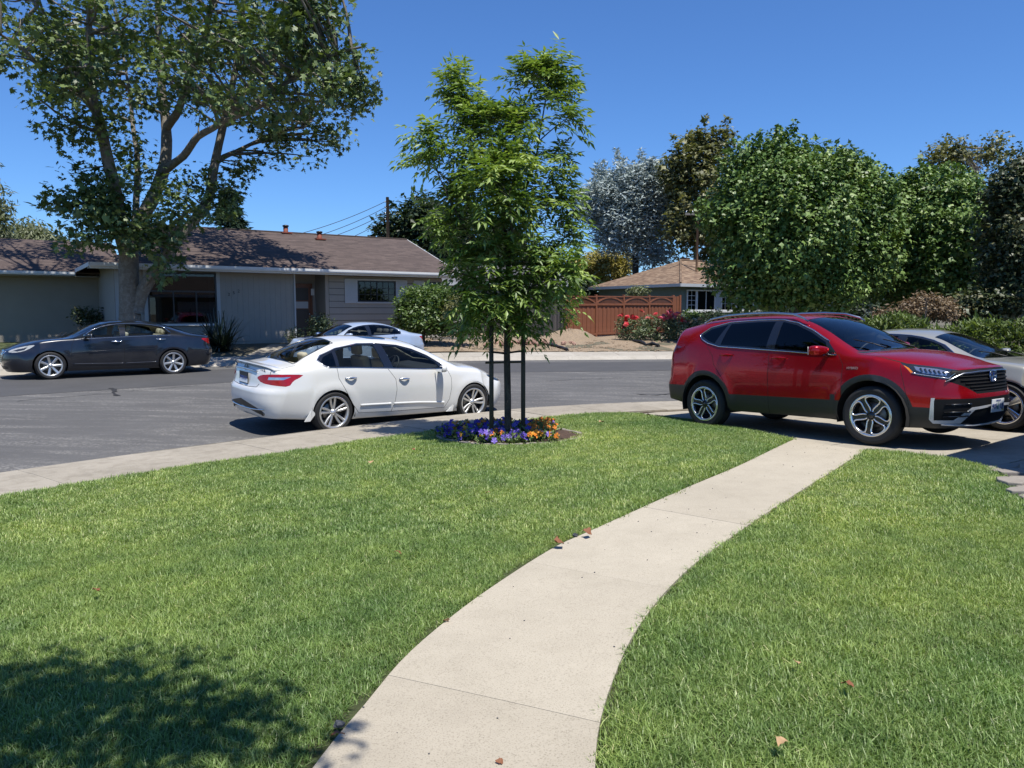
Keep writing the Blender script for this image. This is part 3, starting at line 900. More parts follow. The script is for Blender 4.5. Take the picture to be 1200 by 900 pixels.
    # house number, three small figures stepping up the panel
    for k, ch in enumerate('252'):
        t_ = text_mesh(ch, .15, 'house_number', mats['window_black'], H, .004)
        t_.rotation_euler = (PI / 2, 0, 0); t_.location = (-3.86 + k * .17, -.022, 1.72 + k * .06)
    # garage wing set back at the left
    wy = 4.5; W0, W1 = -12.4, L0; zE0 = zE; zE = 2.47
    wall(W0, W1 - .002, wy, wy + .14, mats['wall_taupe']); wall(W0, W0 + .14, wy + .15, wy + 8, mats['wall_taupe'])
    p = MB(); p.box(-11.62, -11.5, wy - .03, wy, -.2, 2.5); p.build('corner_post', mats['wall_grey'], H)
    f0, f1 = W0 - .5, L0 + .9
    wr = 4.0; yr2 = wy - ov + wr; zr2 = zE + pitch * wr
    h2 = 2.15; hz2 = zE + pitch * h2
    plane_obj('roof', [(f0, wy - ov, zE + T), (f1, wy - ov, zE + T), (f1, yr2, zr2 + T), (f0 + h2, yr2, zr2 + T), (f0 + h2, wy - ov + h2, hz2 + T)], mats['shingle_brown'], H)
    plane_obj('roof', [(f1, yr2 + wr, zE + T), (f0, yr2 + wr, zE + T), (f0 + h2, yr2 + wr - h2, hz2 + T), (f0 + h2, yr2, zr2 + T), (f1, yr2, zr2 + T)], mats['shingle_brown'], H)
    plane_obj('roof', [(f0, yr2 + wr, zE + T), (f0, wy - ov, zE + T), (f0 + h2, wy - ov + h2, hz2 + T), (f0 + h2, yr2 + wr - h2, hz2 + T)], mats['shingle_brown'], H)
    gb = MB(); gb.add([(f0 + h2 + .25, wy - ov + h2, hz2 - .05), (f0 + h2 + .25, yr2 + wr - h2, hz2 - .05), (f0 + h2 + .25, yr2, zr2 - .03)], [(0, 1, 2), (2, 1, 0)]); gb.build('gable_vent', mats['wall_taupe'], H)
    rk = MB(); 
    a, b_ = Vector((f0 + h2 - .02, wy - ov + h2, hz2 + T)), Vector((f0 + h2 - .02, yr2, zr2 + T))
    rk.add([a + Vector((0, 0, -.14)), a + Vector((.04, 0, -.14)), b_ + Vector((.04, 0, -.14)), b_ + Vector((0, 0, -.14)), a, a + Vector((.04, 0, 0)), b_ + Vector((.04, 0, 0)), b_], [(0, 1, 2, 3), (4, 7, 6, 5), (0, 4, 5, 1), (1, 5, 6, 2), (2, 6, 7, 3), (3, 7, 4, 0)]); rk.build('rake_board', mats['grey_trim'], H)
    gu = MB()
    vs = [(xx, wy - ov + a, zE - .06 + b2) for xx in (f0, L0 - .80) for a, b2 in prof]
    gu.add(vs, [(i, (i + 1) % n, n + (i + 1) % n, n + i) for i in range(n)] + [tuple(range(n)), tuple(range(2 * n - 1, n - 1, -1))]); gu.build('gutter', mats['white_trim'], H)
    sf = MB(); sf.box(f0, L0, wy - ov + .01, wy, zE - .10, zE - .07); sf.build('soffit', mats['wall_taupe'], H)
    return H
house = build_house()

def build_house2():
    H = thing('bungalow', 'green grey bungalow with tan hip roof behind the red wooden fence', 'house', (9.15, 42.0, .55), R(33))
    zE = 2.5; i = .55; Wd = 15; Dp = 8
    def wall(x0, x1, y0, y1, z0=-.4, z1=zE + .02, m='wall_green', name='wall'):
        mb = MB(); mb.box(x0, x1, y0, y1, z0, z1); return mb.build(name, mats[m], H)
    wall(i, Wd - i, i, i + .14); wall(i, i + .14, i + .141, Dp - i); wall(i, Wd - i, Dp - i + .001, Dp - i + .14)
    T = .06; zr = zE + .40 * 4
    ps = [[(0, 0, zE + T), (Wd, 0, zE + T), (Wd - 4, 4, zr + T), (4, 4, zr + T)], [(0, 8, zE + T), (0, 0, zE + T), (4, 4, zr + T)], [(Wd, 0, zE + T), (Wd, 8, zE + T), (Wd - 4, 4, zr + T)], [(Wd, 8, zE + T), (0, 8, zE + T), (4, 4, zr + T), (Wd - 4, 4, zr + T)]]
    for p in ps: plane_obj('roof', p, mats['shingle_tan'], H)
    for a, b in (((0, 0, zE + .09), (4, 4, zr + .09)), ((4, 4, zr + .09), (Wd - 4, 4, zr + .09)), ((Wd, 0, zE + .09), (Wd - 4, 4, zr + .09))):
        r = MB(); r.tube([a, b], .06, 6); r.build('ridge_cap', mats['shingle_tan'], H)
    for x0, x1, y0, y1 in ((0, Wd, -.03, 0), (-.03, 0, 0, Dp)):
        f = MB(); f.box(x0, x1, y0, y1, zE - .10, zE + .07); f.build('fascia', mats['grey_trim'], H)
    so = MB(); so.box(0, Wd, 0.001, i, zE - .06, zE - .03); so.box(.001, i, i, Dp, zE - .06, zE - .03); so.build('soffit', mats['wall_green'], H)
    x = 1.0
    for w, cols, rows, m in ((.75, 2, 4, 'white_trim'), (1.5, 0, 0, 'white_trim'), (.45, 0, 0, None), (1.25, 4, 3, 'white_trim'), (.6, 2, 3, 'white_trim'), (.9, 0, 0, 'white_trim'), (.8, 2, 3, 'white_trim')):
        if m: window_unit(H, x, x + w, 1.08, 2.26, i - .02, mats[m], mats['house_glass'], cols, rows, 2 if w > 1.4 else 1, .07, .06)
        else:
            p = MB(); p.box(x, x + w, i - .07, i, 1.08, 2.26); p.build('shutter', mats['shutter'], H)
        x += w + .02
    sl = MB(); sl.box(.95, x + .05, i - .12, i, 1.0, 1.07); sl.build('sill', mats['white_trim'], H)
    gw = window_unit(H, 9.6, 10.9, 1.1, 2.2, i - .02, mats['white_trim'], mats['house_glass'], 0, 0, 2, .07, .06)
    ch = MB(); ch.box(4.75, 5.1, 4.3, 4.65, zr - .3, zr + .24); c = ch.build('chimney', mats['brick_red'], H)
    cp = MB(); cp.box(4.72, 5.13, 4.27, 4.68, zr + .24, zr + .28); cp.build('chimney_cap', mats['kerb'], c)
    return H
build_house2()

# ---- house roofs that only just show between the trees
def far_roof(name, label, loc, rz, w, d, zE, pitch, roof_m, wall_m):
    H = thing(name, label, 'house', loc, rz)
    mb = MB(); mb.box(-w / 2 + .5, w / 2 - .5, -d / 2 + .5, d / 2 - .5, -.5, zE); mb.build('wall', wall_m, H)
    zr = zE + pitch * d / 2
    plane_obj('roof', [(-w / 2, -d / 2, zE), (w / 2, -d / 2, zE), (w / 2, 0, zr), (-w / 2, 0, zr)], roof_m, H)
    plane_obj('roof', [(w / 2, d / 2, zE), (-w / 2, d / 2, zE), (-w / 2, 0, zr), (w / 2, 0, zr)], roof_m, H)
    for s in (-1, 1):
        g = MB(); x = s * (w / 2 - .5); g.add([(x, -d / 2 + .5, zE - .02), (x, d / 2 - .5, zE - .02), (x, 0, zr - .2)], [(0, 1, 2), (2, 1, 0)]); g.build('gable_wall', wall_m, H)
        f = MB(); f.box(-w / 2, w / 2, s * d / 2 - (.0 if s > 0 else .03), s * d / 2 + (.03 if s > 0 else .0), zE - .15, zE + .02); f.build('fascia', mats['grey_trim'], H)
    window_unit(H, -1.5, .2, 1.1, 2.1, -d / 2 + .48, mats['white_trim'], mats['house_glass'], 0, 0, 2, .07, .06)
    return H
far_roof('neighbour_house', 'grey roofed house glimpsed between the ash tree and brown ranch roof', (-2.8, 47, .6), R(20), 11, 7, 2.6, .35, mats['shingle_grey'], mats['wall_grey'])
far_roof('neighbour_house', 'brown roofed house at the far left beyond the garage wing', (-33, 44, .6), R(34), 12, 8, 2.6, .33, mats['shingle_brown'], mats['wall_taupe'])
far_roof('neighbour_house', 'pale green boarded garage behind the maples, right of the bungalow', (18.2, 44, .55), R(33), 4.4, 5, 2.5, .30, mats['shingle_tan'], mats['wall_green'])

# ---- stained redwood fence with arched tops
def fence_run(label, A, B, panels, hgt, mat, arched=True, board=.14, cat='fence', name='board_fence', lean=0.0):
    A, B = Vector((A[0], A[1], 0)), Vector((B[0], B[1], 0))
    d = B - A; L = d.length; rz = math.atan2(d.y, d.x)
    F_ = thing(name, label, cat, (A.x, A.y, G(A.x, A.y) - .03), rz)
    w = L / panels
    zB = G(B.x, B.y) - G(A.x, A.y)
    post_me = None; board_me = None
    topb = hgt - (.36 if arched else 0)
    nb = int(w / board)
    bw = (w - .10) / nb
    for k in range(panels + 1):
        if post_me is None:
            m = MB(); m.box(-.05, .05, -.05, .05, -.1, hgt + .05); o = m.build('post', mat, F_, bevel=.006); post_me = o.data
        else:
            o = bpy.data.objects.new('post', post_me); link(o, F_)
        o.location = (k * w, -.012, zB * k / panels)
    for k in range(panels):
        z0 = zB * (k + .5) / panels
        for i in range(nb):
            if board_me is None:
                m = MB(); m.box(-bw / 2 + .004, bw / 2 - .004, -.011, .011, .06, topb); o = m.build('board', mat, F_); board_me = o.data
            else:
                o = bpy.data.objects.new('board', board_me); link(o, F_)
            o.location = (k * w + .05 + bw * (i + .5), RNG.uniform(-.004, .004) - (.014 if i % 2 else 0), z0 + RNG.uniform(-.012, .012) * (1 if arched else 2.5))
            o.rotation_euler = (0, RNG.uniform(-.006, .006) + lean, 0)
        for zz, hh in ([(.16, .09), (topb - .02, .09), (hgt - .03, .05)] if arched else [(.3, .09), (hgt - .35, .09)]):
            m = MB(); yy = -.045 if arched else .045
            m.box(k * w + .05, (k + 1) * w - .05, yy - .018, yy + .018, zz - hh / 2 + z0, zz + hh / 2 + z0); m.build('rail', mat, F_)
        if arched:
            m = MB(); P = []
            n = 14
            vs = []
            for i in range(n + 1):
                u = i / n; x = k * w + .06 + (w - .12) * u; zc = topb + .04 + (hgt - .07 - topb - .04) * math.sin(PI * u) ** .8 + z0
                for a, b in ((-.016, -.035), (.016, -.035), (.016, .035), (-.016, .035)): vs.append((x, -.04 + a, zc + b))
            fs = [(i * 4 + j, i * 4 + (j + 1) % 4, (i + 1) * 4 + (j + 1) % 4, (i + 1) * 4 + j) for i in range(n) for j in range(4)] + [(0, 1, 2, 3), (n * 4 + 3, n * 4 + 2, n * 4 + 1, n * 4)]
            m.add(vs, fs); m.build('arch', mat, F_)
            for i in range(nb * 2):
                m = MB(); x = k * w + .06 + (w - .12) * (i + .5) / (nb * 2); m.box(x - .012, x + .012, -.03, -.014, topb + .03 + z0, hgt - .05 + z0); m.build('spindle', mat, F_)
    return F_
fence_run('stained red wooden fence with arched top panels behind the rose bush', (2.29, 32.75), (7.9, 38.0), 4, 1.83, mats['redwood'])
fence_run('dark red side fence panel between the red fence and the bungalow corner', (7.95, 38.08), (8.3, 38.2), 1, 1.83, mats['redwood'], False)
fence_run('weathered grey board fence behind the young tree', (-1.6, 37.0), (2.2, 32.9), 2, 1.75, mats['grey_wood'], False)

# ---- utility poles and wires
def pole(label, px, ytop, Y, arm=None, r=.14):
    p = at(px, ytop, Y); x, y, zt = p
    z0 = G(x, y)
    T_ = thing('utility_pole', label, 'utility pole', (x, y, z0))
    m = MB(); m.tube([(0, 0, -.3), (0, 0, zt - z0)], [r * 1.15, r * .85], 10); m.build('post', mats['pole_wood'], T_)
    if arm:
        m = MB(); m.box(-arm, arm, -.05, .05, zt - z0 - .45, zt - z0 - .33); m.build('crossarm', mats['grey_wood'], T_)
        for k in (-.9, -.4, .4, .9):
            i_ = MB(); i_.lathe([(0, .14), (.035, .12), (.045, .05), (.02, 0)], 8, 'z', Matrix.Translation((k * arm, 0, zt - z0 - .33))); i_.build('insulator', mats['satin'], T_)
    else:
        for k in range(4):
            i_ = MB(); i_.lathe([(0, .05), (.04, .03), (.04, -.03), (0, -.05)], 8, 'z', Matrix.Translation((-r - .03, 0, zt - z0 - .3 - .38 * k))); i_.build('insulator', mats['satin'], T_)
    return T_, Vector((x, y, zt))
pl1, top1 = pole('brown wooden utility pole behind the ranch house ridge', 454, 231, 52, None, .12)
pl2, top2 = pole('grey pole with a crossarm rising behind the tan bungalow roof', 818, 243, 45.5, .75, .07)
for k, (px, py, lab) in enumerate(((352, 274, 'topmost thin wire sagging left from the wooden utility pole'), (366, 279, 'second thin wire sagging left from the wooden utility pole'), (376, 282, 'third thin wire sagging left from the wooden utility pole'), (400, 284, 'steep service wire dropping left from the wooden utility pole'))):
    a = top1 + Vector((-.16, 0, -.3 - .38 * k)); b = Vector(at(px - 25, py + 6, 47))
    P = [a + (b - a) * t + Vector((0, 0, -.22 * 4 * t * (1 - t))) for t in np.linspace(0, 1, 12)]
    m = MB(); m.tube(P, .018, 4)
    tag(m.build('wire', mats['wire']), lab, 'wire', 'wires on the utility pole')

# ---- the garage of this house, just out of frame to the right: its eave throws the shade on the driveway
def build_garage():
    H = thing('garage', 'garage of this house beside the driveway, its eave shading the concrete', 'garage', (5.25, 7.46, 0.0), R(40))
    zE = 2.62
    m = MB(); m.box(.55, 7.0, -7.0, -.55, -.1, zE); m.build('wall', mats['wall_taupe'], H)
    for k in range(4):
        d = MB(); d.box(1.5, 6.0, -.549, -.50, .05 + k * .55, .58 + k * .55); d.build('door_panel', mats['white_trim'], H)
    plane_obj('roof', [(0, 0, zE + .05), (7.6, 0, zE + .05), (7.6, -3.8, zE + 1.4), (0, -3.8, zE + 1.4)], mats['shingle_brown'], H)
    plane_obj('roof', [(7.6, -7.6, zE + .05), (0, -7.6, zE + .05), (0, -3.8, zE + 1.4), (7.6, -3.8, zE + 1.4)], mats['shingle_brown'], H)
    for x in (.55, 7.0):
        g = MB(); g.add([(x, -7.0, zE - .01), (x, -.55, zE - .01), (x, -3.8, zE + 1.25)], [(0, 1, 2), (2, 1, 0)]); g.build('gable_wall', mats['wall_taupe'], H)
    pr = MB(); Mi = Matrix.Translation(H.location) @ Matrix.Rotation(R(40), 4, 'Z'); pr.prism([tuple((Mi.inverted() @ Vector((x, y, 0)))[:2]) for x, y in ((5.26, 7.40), (5.40, 6.35), (6.9, 5.5), (6.6, 8.3))], zE - .10, zE + .0); pr.build('porch_roof', mats['white_trim'], H)  # unseen slab added to widen the shade cast beside the driveway
    f = MB(); f.box(0, 7.6, -.03, .03, zE - .12, zE + .08); f.build('fascia', mats['white_trim'], H)
    return H
build_garage()
# ------------------------------------------------------------------ cars: lofted body, cut into its parts
def smooth_chain(P, passes, keep):
    P = P.copy()
    for _ in range(passes):
        Q = P.copy()
        Q[1:-1] = 0.25 * P[:-2] + 0.5 * P[1:-1] + 0.25 * P[2:]
        for k in keep: Q[k] = P[k]
        # symmetric end at the centre line
        Q[-1, 1] = 0.5 * P[-1, 1] + 0.5 * P[-2, 1]
        P = Q
    return P

SEGN = (5, 4, 6, 8, 10, 12)     # samples A-B, B-C, C-D, D-E, E-F, F-G

def car_sections(S):
    """returns array (M, N, 3) for the left half (y>=0), from underside centre to roof centre"""
    xr, xf, M = S['xr'], S['xf'], S.get('M', 118)
    xs = np.linspace(xr, xf, M)
    g = lambda k: pchip(S[k], xs)
    zb, ws, zs, wm, zm, wsh, zsh, wt, zt, zc = [g(k) for k in ('zb', 'ws', 'zs', 'wm', 'zm', 'wsh', 'zsh', 'wt', 'zt', 'zc')]
    bulge = S.get('bulge', 0.02)
    pw = S.get('crown_pow', 2.2)
    secs = []
    for i in range(M):
        A, B, C, D, E, Fp, G = (0, zb[i]), (ws[i] - 0.05, zb[i]), (ws[i], zs[i]), (wm[i], zm[i]), (wsh[i], zsh[i]), (wt[i], zt[i]), (0, zc[i])
        pts = []
        for (p, q, n) in ((A, B, SEGN[0]), (B, C, SEGN[1]), (C, D, SEGN[2]), (D, E, SEGN[3])):
            for t in np.linspace(0, 1, n, endpoint=False):
                pts.append((p[0] + (q[0] - p[0]) * t, p[1] + (q[1] - p[1]) * t))
        n = SEGN[4]
        for t in np.linspace(0, 1, n, endpoint=False):
            k = bulge * 4 * t * (1 - t) * min(1, max(0, (Fp[1] - E[1]) / 0.3))
            pts.append((E[0] + (Fp[0] - E[0]) * t + k, E[1] + (Fp[1] - E[1]) * t + 0.3 * k))
        n = SEGN[5]
        for t in np.linspace(0, 1, n + 1):
            pts.append((Fp[0] * (1 - t), Fp[1] + (G[1] - Fp[1]) * (1 - (1 - t) ** pw)))
        P = smooth_chain(np.array(pts), S.get('passes', 5), (0, SEGN[0]))
        P[-1, 0] = 0
        secs.append(P)
    secs = np.array(secs)                               # (M,N,2): y,z
    N = secs.shape[1]
    V = np.zeros((M, N, 3))
    V[:, :, 0] = xs[:, None]; V[:, :, 1] = secs[:, :, 0]; V[:, :, 2] = secs[:, :, 1]
    # wheel arch flares
    for ax, fl, Ra in S.get('flare', []):
        r = np.hypot(V[:, :, 0] - ax, V[:, :, 2] - S['rad'])
        w = np.exp(-((r - Ra) / 0.075) ** 2) * (V[:, :, 1] > 0.55) * np.clip((V[:, :, 1] - 0.55) / 0.2, 0, 1)
        V[:, :, 1] += fl * w
    # nose and tail follow their side profile and plan curve
    def warp(V, x0, x1, prof, plan, sg):
        t = np.clip((V[:, :, 0] - x0) / (x1 - x0), 0, 1)
        target = pchip(prof, V[:, :, 2]) - sg * pchip(plan, np.abs(V[:, :, 1]))
        V[:, :, 0] = np.where(t > 0, x0 + t * (target - x0), V[:, :, 0])
    warp(V, S['xfs'], xf, S['front'], S['fplan'], 1)
    warp(V, S['xrs'], xr, S['rear'], S['rplan'], -1)
    return V

def car_shell(S):
    V = car_sections(S)
    M, N, _ = V.shape
    verts, faces = [], []
    idx = {}
    def vid(p):
        verts.append((float(p[0]), float(p[1]), float(p[2]))); return len(verts) - 1
    L = np.zeros((M, N), int); Rr = np.zeros((M, N), int)
    for i in range(M):
        for j in range(N):
            L[i, j] = vid(V[i, j])
            Rr[i, j] = L[i, j] if abs(V[i, j, 1]) < 1e-6 else vid((V[i, j, 0], -V[i, j, 1], V[i, j, 2]))
    for i in range(M - 1):
        for j in range(N - 1):
            faces.append((L[i, j], L[i + 1, j], L[i + 1, j + 1], L[i, j + 1]))
            faces.append((Rr[i, j + 1], Rr[i + 1, j + 1], Rr[i + 1, j], Rr[i, j]))
    jB = SEGN[0]; jF = sum(SEGN[:5])
    K = SEGN[5]
    for i, prof, plan, sg in ((M - 1, S['front'], S['fplan'], 1), (0, S['rear'], S['rplan'], -1)):
        sec = V[i]; T = sec[jF:jF + K + 1]
        rows = []
        for j in range(jB, jF + 1):
            row = []
            f = (sec[j, 2] - sec[jB, 2]) / (sec[jF, 2] - sec[jB, 2])
            for k in range(K + 1):
                c = T[k, 1] / T[0, 1]
                y = sec[j, 1] * c; z = sec[j, 2] + (T[k, 2] - T[0, 2]) * max(0, f) ** 1.5
                x = pchip(prof, z) - sg * pchip(plan, abs(y))
                row.append((float(x), y, z))
            rows.append(row)
        g = [[vid(p) for p in r] for r in rows]
        gm = [[vid((p[0], -p[1], p[2])) for p in r] for r in rows]
        for a in range(len(g) - 1):
            for k in range(K):
                q = (g[a][k], g[a][k + 1], g[a + 1][k + 1], g[a + 1][k])
                qm = (gm[a][k], gm[a + 1][k], gm[a + 1][k + 1], gm[a][k + 1])
                if sg < 0: q = q[::-1]; qm = qm[::-1]
                faces.append(q); faces.append(qm)
    bm = bmesh.new()
    bv = [bm.verts.new(v) for v in verts]
    bm.verts.ensure_lookup_table()
    for f in faces:
        try: bm.faces.new([bv[k] for k in f])
        except ValueError: pass
    bmesh.ops.remove_doubles(bm, verts=bm.verts[:], dist=0.0012)
    bmesh.ops.recalc_face_normals(bm, faces=bm.faces[:])
    bm.normal_update()
    # outward check: a roof face must point up
    top = max(bm.faces, key=lambda f: f.calc_center_median().z)
    if top.normal.z < 0:
        bmesh.ops.reverse_faces(bm, faces=bm.faces[:])
    return bm

def pip(poly, a, b):
    c = False; n = len(poly); j = n - 1
    for i in range(n):
        xi, yi = poly[i]; xj, yj = poly[j]
        if ((yi > b) != (yj > b)) and (a < (xj - xi) * (b - yi) / (yj - yi) + xi): c = not c
        j = i
    return c

AXES = {'side': ((1, 0, 0), (0, 0, 1), (0, 1, 0)), 'top': ((1, 0, 0), (0, 1, 0), (0, 0, 1)), 'front': ((0, 1, 0), (0, 0, 1), (1, 0, 0)), 'rear': ((0, 1, 0), (0, 0, 1), (-1, 0, 0))}
def corner_axes(deg):
    """projection along a horizontal direction deg from +x towards +y"""
    a = R(deg); d = (math.cos(a), math.sin(a), 0)
    return ((-math.sin(a), math.cos(a), 0), (0, 0, 1), d)

def cut_region(bm, lay, code, poly, axes, sgn, accept):
    """imprint poly (in a projection) on the shell and give the faces inside it the code"""
    ea, eb, ed = [Vector((v[0], v[1] * sgn, v[2])) for v in axes]
    pa = [p[0] for p in poly]; pb = [p[1] for p in poly]
    a0, a1, b0, b1 = min(pa), max(pa), min(pb), max(pb)
    fs = []
    for f in bm.faces:
        if not accept(f, sgn): continue
        A = [v.co.dot(ea) for v in f.verts]; B = [v.co.dot(eb) for v in f.verts]
        if max(A) >= a0 and min(A) <= a1 and max(B) >= b0 and min(B) <= b1: fs.append(f)
    cur = set(fs)
    n = len(poly)
    for i in range(n):
        p, q = poly[i], poly[(i + 1) % n]
        da, db = q[0] - p[0], q[1] - p[1]
        ln = math.hypot(da, db)
        if ln < 1e-6: continue
        nrm = ea * (-db / ln) + eb * (da / ln)
        co = ea * p[0] + eb * p[1]
        lo_a, hi_a = min(p[0], q[0]) - 1e-4, max(p[0], q[0]) + 1e-4
        lo_b, hi_b = min(p[1], q[1]) - 1e-4, max(p[1], q[1]) + 1e-4
        near = []
        for f in cur:
            A = [v.co.dot(ea) for v in f.verts]; B = [v.co.dot(eb) for v in f.verts]
            if max(A) >= lo_a and min(A) <= hi_a and max(B) >= lo_b and min(B) <= hi_b:
                ds = [(v.co - co).dot(nrm) for v in f.verts]
                if min(ds) < -1e-5 and max(ds) > 1e-5: near.append(f)
        if not near: continue
        geom = set(near)
        for f in near: geom.update(f.edges); geom.update(f.verts)
        before = set(near)
        res = bmesh.ops.bisect_plane(bm, geom=list(geom), dist=1e-5, plane_co=co, plane_no=nrm)
        for g in res['geom']:
            if isinstance(g, bmesh.types.BMFace) and g.is_valid: cur.add(g)
        cur = {f for f in cur if f.is_valid}
        # faces made by splitting neighbours
        for g in res['geom_cut']:
            if isinstance(g, bmesh.types.BMEdge):
                for f in g.link_faces: cur.add(f)
    for f in cur:
        c = f.calc_center_median()
        if pip(poly, c.dot(ea), c.dot(eb)) and accept(f, sgn):
            f[lay] = code

def ribbon_poly(pts, w):
    """thin closed polygon along a polyline"""
    n = len(pts); Lf, Rt = [], []
    for i in range(n):
        a = pts[max(i - 1, 0)]; b = pts[min(i + 1, n - 1)]
        d = math.hypot(b[0] - a[0], b[1] - a[1]) or 1
        nx, ny = -(b[1] - a[1]) / d, (b[0] - a[0]) / d
        Lf.append((pts[i][0] + nx * w / 2, pts[i][1] + ny * w / 2)); Rt.append((pts[i][0] - nx * w / 2, pts[i][1] - ny * w / 2))
    return Lf + Rt[::-1]

def arc(cx, cz, r, a0, a1, n=20):
    return [(cx + r * math.cos(R(a0 + (a1 - a0) * i / n)), cz + r * math.sin(R(a0 + (a1 - a0) * i / n))) for i in range(n + 1)]

def round_poly(poly, it=2):
    for _ in range(it):
        q = []
        n = len(poly)
        for i in range(n):
            a, b = poly[i], poly[(i + 1) % n]
            q += [(a[0] * .8 + b[0] * .2, a[1] * .8 + b[1] * .2), (a[0] * .2 + b[0] * .8, a[1] * .2 + b[1] * .8)]
        poly = q
    return poly

def acc_side(f, s): return f.normal.y * s > 0.12
def acc_up(f, s): return f.normal.z > 0.12
def acc_front(f, s): return f.normal.x > 0.15
def acc_rear(f, s): return f.normal.x < -0.15
def acc_corner(deg):
    d = Vector((math.cos(R(deg)), math.sin(R(deg)), 0))
    return lambda f, s: f.normal.x * d.x + f.normal.y * s * d.y > 0.1 and f.calc_center_median().y * s > -0.02

class Car:
    def __init__(self, S, label, cat, loc, fwd, group=None, name='parked_car', up=None):
        self.S = S
        self.root = thing(name, label, cat, loc, 0, group)
        f = Vector(fwd).normalized(); u = Vector(up if up else (0, 0, 1)); l = u.cross(f).normalized(); u = f.cross(l)
        self.root.rotation_euler = Matrix((f, l, u)).transposed().to_euler()
        self.bm = car_shell(S)
        self.lay = self.bm.faces.layers.int.new('part')
        self.codes = {}
        self.info = {}
        self.objs = {}
        self.bvh = BVHTree.FromBMesh(self.bm)
    def region(self, name, poly, proj='side', acc=None, both=True, mat=None, parent=None, off=0.0, sided=True, mirror_y=False, label=None, sides=(1, -1)):
        axes = AXES[proj] if isinstance(proj, str) else corner_axes(proj)
        if acc is None:
            acc = {'side': acc_side, 'top': acc_up, 'front': acc_front}.get(proj) if isinstance(proj, str) else acc_corner(proj)
        for s in (sides if sided else (1,)):
            key = (name, s if sided else 0)
            if key not in self.codes:
                self.codes[key] = len(self.codes) + 1
                self.info[key] = dict(mat=mat, parent=parent, off=off, label=label)
            cut_region(self.bm, self.lay, self.codes[key], poly, axes, s, acc)
    def finish(self, body_mat, under_mat, lining_mat=None, body_name='body', cabin=None):
        bm, lay = self.bm, self.lay
        bm.normal_update()
        bm.verts.index_update(); bm.faces.index_update()
        groups = {}
        rev = {c: k for k, c in self.codes.items()}
        low = self.S['zlow']
        for f in bm.faces:
            k = rev.get(f[lay], ('body', 0))
            if k == ('body', 0) and f.normal.z < -0.75 and f.calc_center_median().z < low: k = ('underbody', 0)
            groups.setdefault(k, []).append(f)
        nrm = {v.index: v.normal.copy() for v in bm.verts}
        order = [k for k in groups]
        order.sort(key=lambda k: 0 if self.info.get(k, {}).get('parent') is None else 1)
        for k in order:
            if k[0] == 'delete': continue
            fs = groups[k]
            ids = {}
            V, Nn, Fc = [], [], []
            inf = self.info.get(k, dict(mat=body_mat if k[0] == 'body' else under_mat, parent=None, off=0, label=None))
            for f in fs:
                q = []
                for v in f.verts:
                    if v.index not in ids:
                        ids[v.index] = len(V); n = nrm[v.index]; Nn.append(n)
                        V.append(v.co + n * inf['off'])
                    q.append(ids[v.index])
                Fc.append(q)
            nm = body_name if k[0] == 'body' else k[0].split('#')[0]
            par = self.root
            if inf['parent'] is not None:
                par = self.objs.get((inf['parent'], k[1])) or self.objs.get((inf['parent'], 0)) or self.root
            o = mesh_obj(nm, V, Fc, inf['mat'] if inf['mat'] else body_mat, par, True)
            o.data.normals_split_custom_set_from_vertices([tuple(n) for n in Nn])
            if inf['label']: o['label'] = inf['label']
            self.objs[k] = o
        if lining_mat is not None:
            V, Fc, ids = [], [], {}
            for k, fs in groups.items():
                m = self.info.get(k, {}).get('mat')
                if k[0] in ('delete', 'underbody') or (m is not None and m.get('glass')): continue
                for f in fs:
                    c = f.calc_center_median()
                    if not (cabin[0] < c.x < cabin[1] and c.z > cabin[2]): continue
                    q = []
                    for v in f.verts:
                        if v.index not in ids:
                            ids[v.index] = len(V); V.append(v.co - nrm[v.index] * 0.018)
                        q.append(ids[v.index])
                    Fc.append(q[::-1])
            o = mesh_obj('cabin_lining', V, Fc, lining_mat, self.root, True)
        bm.free()
    def hit(self, a, b, proj='side', s=1):
        ea, eb, ed = AXES[proj] if isinstance(proj, str) else corner_axes(proj)
        ea, eb, ed = [Vector((v[0], v[1] * s, v[2])) for v in (ea, eb, ed)]
        if proj == 'side': start = ea * a + eb * b + Vector((0, 3 * s, 0)); d = Vector((0, -s, 0))
        elif proj == 'top': start = Vector((a, b * s, 4)); d = Vector((0, 0, -1))
        elif proj == 'front': start = Vector((5, a * s, b)); d = Vector((-1, 0, 0))
        elif proj == 'rear': start = Vector((-5, a * s, b)); d = Vector((1, 0, 0))
        else: start = ea * a + eb * b + ed * 6; d = -ed
        loc, n, i, dist = self.bvh.ray_cast(start, d)
        return (loc, n) if loc is not None else (start + d * 3, -d)
    def strip(self, name, pts, rad, mat, proj='side', parent=None, sides=(1, -1), lift=0.0, closed=False, n=6, step=0.05, group_name=None):
        """a thin bar laid along a line on the shell"""
        out = []
        for s in sides:
            P = []
            m = len(pts)
            for i in range(m if closed else m - 1):
                a, b = pts[i], pts[(i + 1) % m]
                k = max(1, int(math.hypot(b[0] - a[0], b[1] - a[1]) / step))
                for t in range(k):
                    P.append((a[0] + (b[0] - a[0]) * t / k, a[1] + (b[1] - a[1]) * t / k))
            if not closed: P.append(pts[-1])
            W = []
            for p in P:
                loc, nn = self.hit(p[0], p[1], proj, s)
                W.append(loc + nn * lift)
            mb = MB(); mb.tube(W, rad, n, closed=closed)
            par = self.root
            if parent is not None: par = self.objs.get((parent, s)) or self.objs.get((parent, 0)) or self.root
            out.append(mb.build(name, mat, par))
        return out

